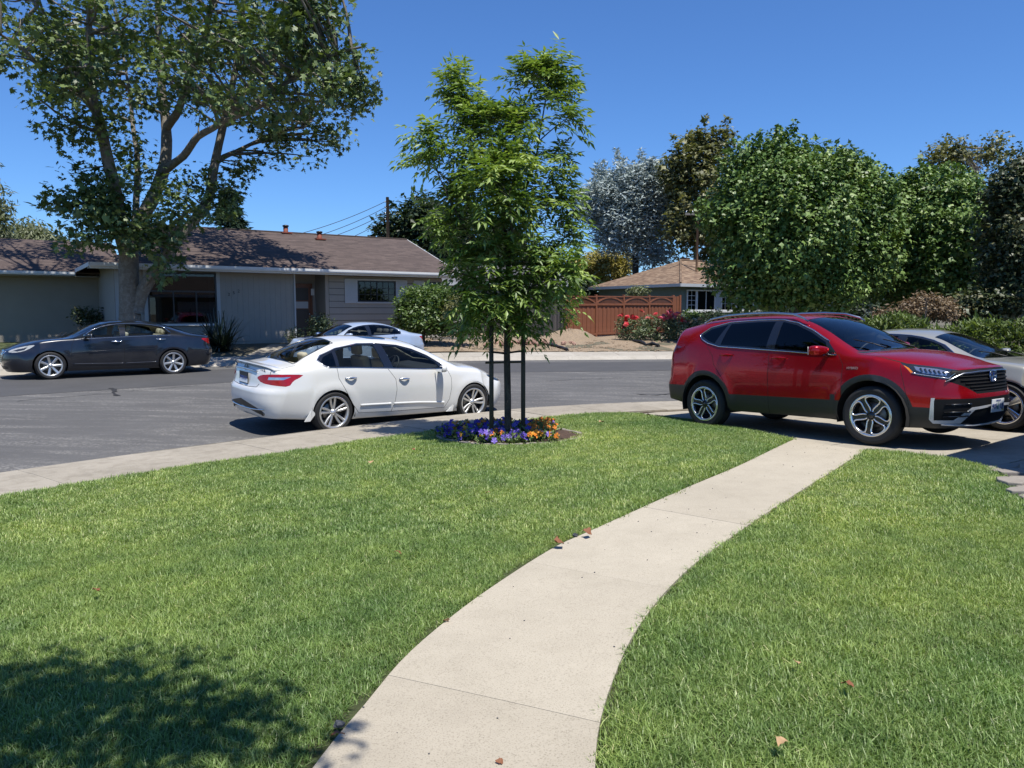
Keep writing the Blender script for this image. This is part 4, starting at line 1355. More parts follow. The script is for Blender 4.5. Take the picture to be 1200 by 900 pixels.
# ------------------------------------------------------------------ wheels
def wheel(parent, x, y, rad, rim_r, width, side, tyre_m, rim_m, dark_m, kind, steer=0.0):
    """local frame: axle along y, outside face towards +y*side"""
    w = empty('wheel', (x, y, rad), 0, parent)
    w.rotation_euler = (0, RNG.uniform(0, 6), steer)
    # spin first about the axle, then steer
    h = width / 2
    t = MB()
    prof = [(rim_r - 0.012, -h * 0.86), (rim_r + 0.01, -h * 0.97), (rim_r + 0.035, -h), (rad - 0.035, -h * 0.98), (rad - 0.012, -h * 0.86), (rad - 0.002, -h * 0.6)]
    for g in (-0.45, -0.15, 0.15, 0.45):                     # tread grooves
        prof += [(rad, h * (g - 0.10)), (rad - 0.008, h * (g - 0.04)), (rad - 0.008, h * (g + 0.04)), (rad, h * (g + 0.10))]
    prof += [(rad - 0.002, h * 0.6), (rad - 0.012, h * 0.86), (rad - 0.035, h * 0.98), (rim_r + 0.06, h * 1.02), (rim_r + 0.05, h * 0.985), (rim_r + 0.035, h), (rim_r + 0.01, h * 0.97), (rim_r - 0.012, h * 0.86)]
    t.lathe([(r, q * side) for r, q in prof], 48, 'y')
    t.build('tyre', tyre_m, w)
    o = side
    b = MB()
    b.lathe([(rim_r - 0.012, -h * 0.86 * o), (rim_r - 0.045, -h * 0.6 * o), (rim_r - 0.05, h * 0.2 * o), (rim_r - 0.035, h * 0.6 * o)], 40, 'y')
    b.lathe([(0.0, -0.01 * o), (rim_r - 0.05, -0.01 * o)], 40, 'y')
    b.build('barrel', dark_m, w)
    disc = MB()
    disc.lathe([(0.05, 0.012 * o), (0.155, 0.012 * o), (0.16, 0.004 * o), (0.16, 0.0)], 32, 'y')
    disc.build('brake_disc', mats['steel'], w)
    r = MB()
    f = h * 0.93 * o
    # bright lip
    r.lathe([(rim_r - 0.03, h * 0.55 * o), (rim_r - 0.022, h * 0.86 * o), (rim_r - 0.016, f), (rim_r + 0.006, h * 0.985 * o), (rim_r + 0.012, h * 0.9 * o)], 48, 'y')
    def spoke(ang, r0, r1, w0, w1, d0, d1, th=0.03, bend=0.0):
        c, s_ = math.cos(ang), math.sin(ang)
        n = 5
        pts = []
        for i in range(n + 1):
            u = i / n
            rr = r0 + (r1 - r0) * u; ww = w0 + (w1 - w0) * u; dd = (d0 + (d1 - d0) * (u ** 1.5)) * o
            off = bend * math.sin(u * PI)
            pts.append((rr, ww, dd, off))
        vs, fs = [], []
        for rr, ww, dd, off in pts:
            for (tt, yy) in ((-ww, dd - th * o), (-ww, dd - 0.006 * o), (-ww * 0.6, dd), (ww * 0.6, dd), (ww, dd - 0.006 * o), (ww, dd - th * o)):
                tt += off
                vs.append((rr * c - tt * s_, yy, rr * s_ + tt * c))
        for i in range(n):
            for k in range(5):
                fs.append((i * 6 + k, i * 6 + k + 1, (i + 1) * 6 + k + 1, (i + 1) * 6 + k))
        r.add(vs, fs)
    hub = h * 0.62 * o
    if kind == 'double5':
        for i in range(5):
            a = 2 * PI * i / 5
            for sg in (-1, 1):
                spoke(a + sg * 0.17, 0.05, rim_r - 0.018, 0.016, 0.019, h * 0.66, h * 0.88, bend=sg * 0.006)
    elif kind == 'seven':
        for i in range(7):
            spoke(2 * PI * i / 7, 0.04, rim_r - 0.018, 0.022, 0.031, h * 0.66, h * 0.88)
    elif kind == 'petal':
        for i in range(5):
            a = 2 * PI * i / 5
            # a loop from hub to lip and back
            q_ = rim_r / 0.24
            loop = [(0.05, -0.011), (0.085, -0.022), (0.12, -0.048), (0.155, -0.078), (0.185, -0.088), (0.208, -0.072), (rim_r / q_ - 0.017, -0.035), (rim_r / q_ - 0.013, 0.0)]
            loop += [(u, -v) for u, v in loop[-2::-1]]
            loop = [(u * q_, v * q_) for u, v in loop]
            L = np.array(loop)
            pts = []
            for k in range(len(L) - 1):
                for u in (0, 0.5): pts.append(L[k] * (1 - u) + L[k + 1] * u)
            pts.append(L[-1])
            P = []
            for (rr, tt) in pts:
                dd = (h * 0.66 + (h * 0.26) * min(1, rr / rim_r)) * o
                P.append((rr * math.cos(a) - tt * math.sin(a), dd, rr * math.sin(a) + tt * math.cos(a)))
            r.tube(P, 0.0115, 6)
    elif kind == 'twin5':
        for i in range(5):
            a = 2 * PI * i / 5
            for sg in (-1, 1):
                spoke(a + sg * 0.11, 0.05, rim_r - 0.02, 0.014, 0.030, h * 0.6, h * 0.9)
    else:
        for i in range(10):
            spoke(2 * PI * i / 10, 0.05, rim_r - 0.02, 0.014, 0.018, h * 0.6, h * 0.88)
    r.build('rim', rim_m, w)
    if kind == 'petal':
        d2 = MB()
        for i in range(5):
            a = 2 * PI * (i + 0.5) / 5
            pts = [(0.04, -0.014), (rim_r * 0.62, -0.018), (rim_r - 0.02, -0.028), (rim_r - 0.02, 0.028), (rim_r * 0.62, 0.018), (0.04, 0.014)]
            d2.prism([(q[0] * math.cos(a) - q[1] * math.sin(a), q[0] * math.sin(a) + q[1] * math.cos(a)) for q in pts], 0, 0.02,
                     Matrix(((1, 0, 0, 0), (0, 0, 1, (h * 0.66 - 0.012) * 1 if o > 0 else -(h * 0.66 + 0.008)), (0, 1, 0, 0), (0, 0, 0, 1))))
        d2.build('spoke_inlay', dark_m, w)
    c = MB()
    c.lathe([(0.0, hub + 0.022 * o), (0.028, hub + 0.02 * o), (0.034, hub + 0.012 * o), (0.05, hub + 0.004 * o), (0.062, hub - 0.02 * o), (0.062, 0)], 20, 'y')
    for i in range(5):
        a = 2 * PI * i / 5 + 0.3
        c.lathe([(0.0, hub + 0.006 * o), (0.008, hub + 0.005 * o), (0.009, hub - 0.01 * o)], 8, 'y', Matrix.Translation((0.052 * math.cos(a), 0, 0.052 * math.sin(a))))
    c.build('hub_cap', rim_m if kind != 'petal' else dark_m, w)
    return w

def wheel_wells(parent, S, mat):
    """dark inner liners behind the arches"""
    for ax in S['axles']:
        for s in (1, -1):
            mb = MB()
            n = 14
            Ra = S['arch'] + 0.02
            vs, fs = [], []
            y0, y1 = 0.46 * s, (S['wm_max'] - 0.012) * s
            for i in range(n + 1):
                a = -0.25 + (PI + 0.5) * i / n
                for y in (y0, y1):
                    vs.append((ax + Ra * math.cos(a), y, S['rad'] + Ra * math.sin(a)))
            for i in range(n): fs.append((2 * i, 2 * i + 1, 2 * i + 3, 2 * i + 2))
            vs.append((ax, y0, S['rad'])); c = len(vs) - 1
            for i in range(n): fs.append((2 * i, 2 * i + 2, c))
            mb.add(vs, fs, True)
            mb.build('wheel_liner', mat, parent)

def rbox(name, mat, parent, c, size, bevel=0.03, rot=(0, 0, 0)):
    mb = MB(); x, y, z = size
    mb.box(-x / 2, x / 2, -y / 2, y / 2, -z / 2, z / 2)
    o = mb.build(name, mat, parent, c, bevel=bevel)
    for p in o.data.polygons: p.use_smooth = True
    o.rotation_euler = rot
    return o

def cabin(parent, seat_m, dark_m, xs=(0.15, -0.85), zseat=0.42, dash_x=0.75, dash_z=0.88, width=1.4, back=0.55, steer_side=1, bench_x=None):
    floor = MB(); floor.box(-1.5, 1.35, -0.72, 0.72, 0.27, 0.30); floor.build('floor_pan', dark_m, parent)
    for y in (0.36, -0.36):
        rbox('seat_cushion', seat_m, parent, (xs[0], y, zseat), (0.5, 0.5, 0.16), 0.05, (0, -0.12, 0))
        s = rbox('seat_back', seat_m, parent, (xs[0] - 0.33, y, zseat + 0.36), (0.14, 0.48, 0.62), 0.055, (0, -0.22, 0))
        rbox('headrest', seat_m, parent, (xs[0] - 0.45, y, zseat + 0.77), (0.10, 0.27, 0.18), 0.04, (0, -0.12, 0))
    rbox('rear_bench', seat_m, parent, (xs[1], 0, zseat), (0.5, width - 0.1, 0.18), 0.05, (0, -0.1, 0))
    rbox('rear_backrest', seat_m, parent, (xs[1] - 0.36, 0, zseat + 0.32), (0.15, width - 0.1, 0.56), 0.05, (0, -0.42, 0))
    for y in (0.4, -0.4, 0):
        rbox('headrest', seat_m, parent, (xs[1] - 0.50, y, zseat + 0.66), (0.11, 0.25, 0.15), 0.045, (0, -0.3, 0))
    rbox('dashboard', dark_m, parent, (dash_x, 0, dash_z - 0.12), (0.5, width, 0.28), 0.08, (0, -0.1, 0))
    st = MB()
    a = [(0.19 * math.cos(t), 0.19 * math.sin(t), 0) for t in np.linspace(0, 2 * PI, 24, endpoint=False)]
    st.tube(a, 0.015, 6, closed=True)
    st.box(-0.18, 0.18, -0.02, 0.02, -0.012, 0.012); st.box(-0.02, 0.02, -0.18, 0.02, -0.012, 0.012)
    o = st.build('steering_wheel', dark_m, parent, (dash_x - 0.36, 0.37 * steer_side, dash_z - 0.02))
    o.rotation_euler = (0, R(-62), 0)

def mirror(car, x, y, z, paint, dark, glass, scale=1.0):
    for s in (1, -1):
        mb = MB()
        # rounded housing: superellipsoid squeezed towards its inner end
        nu, nv = 16, 10
        vs, fs = [], []
        for j in range(nv + 1):
            ph = PI * j / nv
            for i in range(nu):
                th = 2 * PI * i / nu
                cx = math.copysign(abs(math.cos(th)) ** 0.6, math.cos(th)); sx = math.copysign(abs(math.sin(th)) ** 0.6, math.sin(th))
                sp = abs(math.sin(ph)) ** 0.6; cp = math.copysign(abs(math.cos(ph)) ** 0.8, math.cos(ph))
                px, pz, py = 0.085 * sp * cx, 0.075 * sp * sx, 0.125 * cp
                px *= 0.8 if px < 0 else 1.0
                pz *= 0.8 + 0.2 * (py / 0.125)
                vs.append((px * scale - 0.03 * py / 0.125, py * s * scale, pz * scale))
        for j in range(nv):
            for i in range(nu):
                fs.append((j * nu + i, (j + 1) * nu + i, (j + 1) * nu + (i + 1) % nu, j * nu + (i + 1) % nu))
        mb.add(vs, fs, True)
        o = mb.build('side_mirror', paint, car.root, (x, (y + 0.13 * scale) * s, z))
        g = MB(); g.box(-0.088 * scale, -0.074 * scale, -0.10 * scale, 0.10 * scale, -0.055 * scale, 0.05 * scale); g.build('mirror_glass', glass, o)
        a = MB(); a.tube([(0.02, -0.10 * s * scale, -0.04 * scale), (0.04, -0.19 * s * scale, -0.075 * scale), (0.06, -0.26 * s, -0.09 * scale)], [0.035, 0.03, 0.04], 8); a.build('mirror_arm', dark, o)
    return

def handle(car, x0, x1, z, s, mat, cup_mat, parent):
    loc, n = car.hit((x0 + x1) / 2, z, 'side', s)
    par = car.objs.get((parent, s)) or car.root
    c = MB(); c.ball((0, 0, 0), 1, 14, 8, (0.045, 0.008, 0.024)); c.build('handle_cup', cup_mat, par, loc + Vector((0.0, -0.004 * s, 0)))
    h = MB()
    L = x1 - x0
    pts = []
    for t in np.linspace(0, 1, 9):
        pts.append(loc + Vector((-(t - 0.5) * L, s * (0.008 + 0.03 * math.sin(PI * t)), 0.004 * math.sin(PI * t))))
    h.tube(pts, [0.010, 0.014, 0.016, 0.017, 0.017, 0.017, 0.016, 0.014, 0.010], 8)
    h.build('handle', mat, par)

def plate(car, x, y, z, tilt, lines, base, ink, mats_, front=1, w=0.305, h=0.155, band=None):
    p = MB(); p.box(-0.004, 0.004, -w / 2, w / 2, -h / 2, h / 2)
    o = p.build('license_plate', base, car.root, (x, y, z), bevel=0.0015)
    o.rotation_euler = (0, tilt, 0 if front > 0 else PI)
    if band is not None:
        b = MB(); b.box(0.0042, 0.0062, -w / 2 + 0.008, w / 2 - 0.008, band[1], band[2]); b.build('plate_band', band[0], o)
    for txt, sz, oy, oz, m in lines:
        t = text_mesh(txt, sz, 'lettering', m, o, 0.001)
        t.rotation_euler = (PI / 2, 0, PI / 2)
        t.location = (0.0075, oy, oz)
    return o
# ------------------------------------------------------------------ the cars
def sym_front(p): return p + [(-a, b) for a, b in reversed(p)]

def common_wheels(car, S, kind, rim_m, rim_r, width, track, steer=0.0):
    for i, ax in enumerate(S['axles']):
        for s in (1, -1):
            wheel(car.root, ax, (track - width / 2) * s, S['rad'], rim_r, width, s, mats['tyre'], rim_m, mats['rim_black'], kind, steer if i == 0 else 0)
    wheel_wells(car.root, S, mats['liner'])

# ---- white sedan
S_WHITE = dict(
    xr=-2.5, xf=2.37, rad=0.334, axles=(1.3875, -1.3875), arch=0.362, wm_max=0.905, zlow=0.45,
    zb=[(-2.5, .27), (-1.9, .24), (-1, .20), (1, .19), (2, .2), (2.37, .2)],
    ws=[(-2.5, .80), (-1.9, .87), (-1, .885), (1, .885), (1.8, .875), (2.37, .80)], zs=[(-2.5, .40), (-1.5, .32), (1.5, .29), (2.37, .30)],
    wm=[(-2.5, .85), (-2.1, .895), (-1.4, .912), (0, .912), (1, .908), (1.6, .895), (2.1, .86), (2.37, .80)], zm=[(-2.5, .68), (0, .66), (1.4, .62), (2.37, .50)],
    wsh=[(-2.5, .77), (-2.1, .83), (-1.5, .862), (-.9, .872), (.5, .868), (1.2, .85), (1.8, .80), (2.37, .72)],
    zsh=[(-2.5, .96), (-2.2, .995), (-1.9, 1.015), (-1.5, 1.03), (-.9, 1.005), (0, .965), (.7, .925), (1.1, .915), (1.4, .895), (1.8, .815), (2.1, .735), (2.37, .655)],
    wt=[(-2.5, .68), (-2, .655), (-1.6, .60), (-1.1, .575), (-.5, .585), (.2, .61), (.8, .68), (1.1, .715), (1.5, .70), (2, .65), (2.37, .58)],
    zt=[(-2.5, 1.005), (-2.2, 1.045), (-1.95, 1.08), (-1.75, 1.165), (-1.5, 1.272), (-1.2, 1.375), (-.9, 1.418), (-.5, 1.42), (-.1, 1.39), (.3, 1.315), (.7, 1.165), (1.0, 1.03), (1.15, .975), (1.5, .94), (1.9, .855), (2.2, .75), (2.37, .675)],
    zc=[(-2.5, 1.03), (-2.3, 1.065), (-2.0, 1.10), (-1.85, 1.155), (-1.6, 1.275), (-1.15, 1.44), (-.8, 1.478), (-.45, 1.480), (0, 1.455), (.35, 1.385), (.75, 1.225), (1.05, 1.08), (1.2, 1.01), (1.5, .985), (1.9, .90), (2.2, .785), (2.37, .71)],
    front=[(.15, 2.26), (.25, 2.36), (.45, 2.43), (.6, 2.42), (.68, 2.37), (.75, 2.30)], fplan=[(0, 0), (.3, .02), (.5, .09), (.65, .2), (.78, .4), (.87, .62), (.95, .8)], xfs=1.6,
    rear=[(.22, -2.38), (.34, -2.47), (.55, -2.525), (.68, -2.525), (.735, -2.48), (.9, -2.455), (1.0, -2.43), (1.06, -2.38)], rplan=[(0, 0), (.4, .02), (.6, .075), (.72, .16), (.8, .27), (.87, .43), (.93, .6)], xrs=-1.72,
    flare=[(1.3875, .012, .40), (-1.3875, .014, .40)], bulge=.022)

def sedan_windows(c, glass, out, div1, div2, quarter, belt_eps=0.0):
    pass

def build_white():
    S = S_WHITE
    fwd = Vector((.755, .656, -.007))
    c = Car(S, 'white sedan with a rear spoiler parked at the near kerb beside the flower bed', 'car', (-2.347, 13.57, -.300), (.755, .656, -.018), 'cars parked in the street', up=(.027, -.035, 1))
    P = mats['p_white']
    for ax in S['axles']:
        c.region('delete', arc(ax, S['rad'], S['arch'], -30, 210, 26) + [(ax - .3, .0), (ax + .3, .0)], sided=False)
        c.region('delete', arc(ax, S['rad'], S['arch'], -30, 210, 26) + [(ax - .3, .0), (ax + .3, .0)], sided=False, acc=lambda f, s: f.normal.y < -0.12)
    dr = [(-1.335, 1.06), (-1.31, .87), (-1.19, .66), (-1.05, .43), (-.95, .30), (-.33, .285), (-.27, .45), (-.245, .65), (-.265, .82), (-.40, .985), (-.41, 1.2), (-.43, 1.40), (-.9, 1.42), (-1.27, 1.30)]
    df = [(-.33, .285), (-.27, .45), (-.245, .65), (-.265, .82), (-.40, .985), (-.41, 1.2), (-.43, 1.40), (-.1, 1.40), (.3, 1.30), (.72, 1.11), (.86, .96), (.885, .8), (.885, .62), (.85, .42), (.76, .28)]
    c.region('rear_door', dr); c.region('front_door', df)
    g = mats['glass_mid']
    # daylight openings
    qw = [(-1.56, 1.13), (-1.50, 1.19), (-1.33, 1.265), (-1.34, 1.06), (-1.45, 1.055), (-1.52, 1.08)]
    rw = [(-1.27, 1.287), (-1.1, 1.335), (-.85, 1.367), (-.56, 1.368), (-.465, 1.02), (-.9, 1.036), (-1.285, 1.055)]
    fw = [(-.40, 1.36), (-.1, 1.335), (.15, 1.272), (.42, 1.165), (.60, 1.07), (.66, .975), (.1, .99), (-.30, 1.01)]
    frame = [(-1.61, 1.145), (-1.53, 1.215), (-1.25, 1.32), (-.85, 1.388), (-.5, 1.39), (-.1, 1.358), (.18, 1.292), (.46, 1.182), (.70, 1.04), (.80, .955), (.3, .965), (-.4, 1.0), (-1.0, 1.026), (-1.45, 1.035), (-1.55, 1.075)]
    c.region('window_frame', frame, mat=mats['gloss_black'])
    c.region('quarter_window', qw, mat=mats['glass_dark'])
    c.region('window', rw, mat=g, parent='rear_door', off=-.003)
    c.region('window', fw, mat=g, parent='front_door', off=-.003)
    # front and rear screens, from above
    c.region('rear_window', round_poly([(-1.93, .56), (-1.955, 0.0), (-1.93, -.56), (-1.60, -.52), (-1.20, -.47), (-1.165, 0), (-1.20, .47), (-1.60, .52)], 1), 'top', mat=mats['glass'], sided=False, off=-.002)
    c.region('windshield', [(1.10, .655), (1.2, .35), (1.235, 0), (1.2, -.35), (1.10, -.655), (.7, -.60), (.32, -.55), (.30, 0), (.32, .55), (.7, .60)], 'top', mat=mats['glass_shield'], sided=False, off=-.002)
    c.region('sunroof', round_poly([(-.1, .42), (-.1, -.42), (-.62, -.42), (-.62, .42)], 2), 'top', mat=mats['glass_dark'], sided=False)
    # lamps
    c.region('taillight', round_poly([(2.09, .875), (2.02, .925), (1.9, .945), (1.736, .950), (1.40, .945), (1.46, .90), (1.553, .855), (1.62, .765), (1.85, .78), (2.02, .805)], 1), 113, mat=mats['red_lens'])
    c.region('taillight_clear', [(1.93, .860), (1.915, .90), (1.736, .906), (1.589, .912), (1.70, .868)], 113, mat=mats['lamp_silver'], parent='taillight')
    c.region('headlight', [(-1.28, .80), (-1.44, .79), (-1.75, .70), (-1.80, .655), (-1.55, .67), (-1.38, .715)], 63, mat=mats['lamp_dark'])
    c.region('lower_valance', round_poly([(2.75, .575), (2.40, .545), (2.06, .415), (1.965, .345), (1.975, .30), (2.09, .335), (2.42, .445), (2.75, .475)], 1), 113, mat=mats['clad'])
    # boot recess, plate panel
    rec = [(.40, .975), (-.40, .975), (-.33, .84), (-.20, .79), (.20, .79), (.33, .84)]
    c.region('plate_recess', round_poly(rec, 1), 'front', acc=acc_rear, mat=mats['p_white_shadow'], sided=False)
    c.region('grille', [(.42, .56), (-.42, .56), (-.25, .40), (.25, .40)], 'front', mat=mats['black_plastic'], sided=False)
    # panel gaps
    for nm, line in (('rear', [(-1.335, 1.06), (-1.31, .87), (-1.19, .66), (-1.05, .43), (-.95, .30)]), ('mid', [(-.40, .985), (-.265, .82), (-.245, .65), (-.27, .45), (-.33, .285)]), ('front', [(.80, .955), (.885, .8), (.885, .62), (.85, .42), (.76, .28)]), ('sill', [(-.95, .295), (-.33, .280), (.76, .275)])):
        c.region('panel_gap', ribbon_poly(line, .007), mat=mats['seam'])
    c.region('boot_gap', ribbon_poly([(-1.93, .64), (-2.15, .67), (-2.34, .66)], .007), 'top', mat=mats['seam'])
    c.region('bumper_gap', ribbon_poly([(2.05, .785), (2.09, .735), (2.2, .72), (2.5, .715)], .007), 113, mat=mats['seam'])
    c.region('bonnet_gap', ribbon_poly([(1.12, .70), (1.5, .70), (1.9, .67), (2.2, .6)], .008), 'top', mat=mats['seam'])
    c.finish(P, mats['dark'], mats['lining_beige'], cabin=(-1.9, 1.3, .75))
    # bright strips
    c.strip('window_trim', [(-.5, 1.392), (-.85, 1.390), (-1.25, 1.322), (-1.53, 1.217), (-1.61, 1.147), (-1.55, 1.073), (-1.45, 1.036)], .009, mats['satin'], lift=.001)
    c.strip('window_trim', [(-1.45, 1.036), (-1.0, 1.027), (-.4, .999), (.3, .964), (.8, .954)], .006, mats['chrome'], lift=.002)
    c.strip('window_trim', [(-.5, 1.392), (-.1, 1.36), (.18, 1.294), (.46, 1.184), (.72, 1.03)], .006, mats['gloss_black'], lift=.001)
    c.strip('door_moulding', [(-.93, .42), (-.345, .412)], .022, P, lift=-.006)
    c.strip('door_moulding', [(-.30, .411), (.2, .40), (.74, .368)], .022, P, lift=-.006)
    c.strip('boot_trim', [(-.40, .962), (-.2, .975), (0, .977), (.2, .975), (.40, .968)], .016, mats['chrome'], 'rear', sides=(1,), lift=.004)
    c.strip('bumper_trim', [(-.62, .405), (-.3, .385), (0, .38), (.3, .385), (.62, .405)], .012, mats['chrome'], 'rear', sides=(1,), lift=.004)
    c.strip('rear_window_seal', [(-1.925, -.555), (-1.95, 0.0), (-1.925, .555), (-1.60, .52), (-1.21, .465), (-1.172, 0), (-1.21, -.465), (-1.60, -.52)], .008, mats['gloss_black'], 'top', sides=(1,), closed=True)
    for s in (1, -1):
        handle(c, -1.205, -1.005, .865, s, mats['chrome'], P, 'rear_door')
        handle(c, -.205, -.005, .815, s, mats['chrome'], P, 'front_door')
        # mud flaps
        m = MB(); m.prism([(-1.70, .33), (-1.79, .22), (-1.88, .22), (-1.76, .40)], 0, .02, Matrix(((1, 0, 0, 0), (0, 0, s, .868 * s), (0, 1, 0, 0), (0, 0, 0, 1)))); m.build('mud_flap', P, c.root)
        m = MB(); m.prism([(.995, .42), (.93, .20), (.80, .20), (.90, .28)], 0, .02, Matrix(((1, 0, 0, 0), (0, 0, s, .868 * s), (0, 1, 0, 0), (0, 0, 0, 1)))); m.build('mud_flap', P, c.root)
        e = MB(); e.lathe([(.032, 0), (.036, 0), (.036, -.12), (.032, -.12)], 16, 'z', Matrix.Translation((-2.41, .55 * s, .335)) @ Matrix.Rotation(R(-90), 4, 'Y')); e.build('exhaust_tip', mats['steel'], c.root)
    # boot spoiler: rises out of the boot lid and overhangs its rear edge
    sp = MB(); vs = []
    ny = 24
    for i in range(ny + 1):
        y = -.72 + 1.44 * i / ny
        k = abs(y) / .72
        xt = -2.455 + .16 * k ** 2.6
        xf_ = xt + .24 - .10 * k ** 4
        zf = c.hit(xf_, y, 'top')[0].z - .004
        zb_ = c.hit(xt + .07, y, 'top')[0].z - .012
        tip = zf + .012 + .020 * (1 - k ** 4)
        vs += [(xf_, y, zf), ((xf_ + xt) / 2, y, (zf + tip) / 2 + .002), (xt, y, tip), (xt - .004, y, tip - .014), (xt + .09, y, zb_)]
    fs = []
    for i in range(ny):
        for k in range(5): fs.append((i * 5 + k, i * 5 + (k + 1) % 5, (i + 1) * 5 + (k + 1) % 5, (i + 1) * 5 + k))
    fs += [(0, 1, 2, 3, 4), tuple(reversed(range(ny * 5, ny * 5 + 5)))]
    sp.add(vs, fs, False); o = sp.build('spoiler', P, c.root)
    bm = bmesh.new(); bm.from_mesh(o.data); bmesh.ops.recalc_face_normals(bm, faces=bm.faces); bm.to_mesh(o.data); bm.free()
    mirror(c, .60, .885, .975, P, mats['gloss_black'], mats['mirror'], .9)
    plate(c, -2.475, 0, .84, R(-6), [('7MRK261', .075, 0, -.004, mats['plate_blue'])], mats['plate_white'], None, None, -1, band=(mats['plate_dark'], .03, .07))
    pf = MB(); pf.box(-.012, -.003, -.165, .165, -.09, .09); o = pf.build('plate_frame', mats['black_plastic'], c.root, (-2.468, 0, .84)); 
    # round badge with a bar, and the trim lettering
    loc, n = c.hit(0, 1.0, 'rear')
    b = MB(); b.tube([(0.004, .048 * math.cos(t), .042 * math.sin(t)) for t in np.linspace(0, 2 * PI, 24, endpoint=False)], .007, 6, closed=True)
    b.box(-.004, .008, -.066, .066, -.010, .010)
    o = b.build('emblem', mats['steel'], c.root, loc + Vector((-.006, 0, .004))); o.rotation_euler = (0, R(-12), PI)
    for txt, y in (('3.5 SL', -.52), ('ALTIMA', .50)):
        loc, n = c.hit(y, .992, 'rear')
        t = text_mesh(txt, .052, 'lettering', mats['steel'], c.root, .002)
        t.location = loc + n * .004
        t.rotation_euler = (PI / 2, 0, -PI / 2 + (.22 if y < 0 else -.22))
    common_wheels(c, S, 'double5', mats['alloy'], .25, .225, .912, R(-3))
    cabin(c.root, mats['seat_beige'], mats['trim_dark'], (.15, -.80), .44, .80, .93)
    sh = MB(); sh.box(-1.9, -1.45, -.6, .6, .98, 1.0); sh.build('parcel_shelf', mats['lining_beige'], c.root)
    return c

# ---- red crossover
S_RED = dict(
    xr=-2.36, xf=2.30, rad=.368, axles=(1.33, -1.33), arch=.44, wm_max=.915, zlow=.5,
    zb=[(-2.36, .40), (-1.8, .33), (-1, .29), (1, .28), (1.8, .24), (2.3, .25)],
    ws=[(-2.36, .81), (-1.9, .885), (-1, .905), (1, .905), (1.8, .895), (2.3, .79)], zs=[(-2.36, .50), (-1.8, .42), (0, .38), (1.8, .36), (2.3, .36)],
    wm=[(-2.36, .84), (-1.9, .90), (-1, .92), (0, .917), (1, .922), (1.7, .91), (2.1, .87), (2.3, .79)], zm=[(-2.36, .95), (-1.3, .93), (0, .86), (1.3, .86), (2.3, .68)],
    wsh=[(-2.36, .77), (-1.9, .845), (-1.3, .868), (0, .88), (.9, .878), (1.4, .872), (1.9, .83), (2.3, .72)],
    zsh=[(-2.36, 1.27), (-1.9, 1.275), (-1.2, 1.245), (-.2, 1.18), (.8, 1.105), (1.2, 1.085), (1.6, 1.03), (2.0, .96), (2.3, .90)],
    wt=[(-2.36, .585), (-1.6, .63), (-.8, .645), (0, .648), (.5, .70), (.95, .77), (1.2, .785), (1.6, .765), (2.0, .70), (2.3, .60)],
    zt=[(-2.36, 1.52), (-1.9, 1.57), (-1.4, 1.62), (-1, 1.645), (-.5, 1.65), (0, 1.63), (.3, 1.555), (.6, 1.42), (.95, 1.215), (1.12, 1.14), (1.5, 1.105), (1.9, 1.045), (2.15, .985), (2.3, .935)],
    zc=[(-2.36, 1.575), (-2.0, 1.61), (-1.5, 1.66), (-1, 1.688), (-.5, 1.692), (0, 1.668), (.3, 1.60), (.6, 1.475), (.95, 1.275), (1.15, 1.18), (1.5, 1.16), (1.8, 1.118), (2.1, 1.045), (2.3, .965)],
    front=[(.22, 2.24), (.35, 2.33), (.5, 2.38), (.62, 2.385), (.7, 2.36), (.9, 2.325), (.95, 2.29), (1.0, 2.22)], fplan=[(0, 0), (.35, .02), (.55, .08), (.68, .18), (.78, .33), (.86, .55), (.92, .75)], xfs=1.35,
    rear=[(.3, -2.22), (.45, -2.33), (.65, -2.35), (.75, -2.31), (.95, -2.29), (1.12, -2.26), (1.3, -2.16), (1.5, -2.05), (1.6, -2.0)], rplan=[(0, 0), (.5, .02), (.65, .06), (.75, .13), (.83, .24), (.9, .45)], xrs=-1.45,
    flare=[(1.33, .02, .48), (-1.33, .02, .48)], bulge=.025)

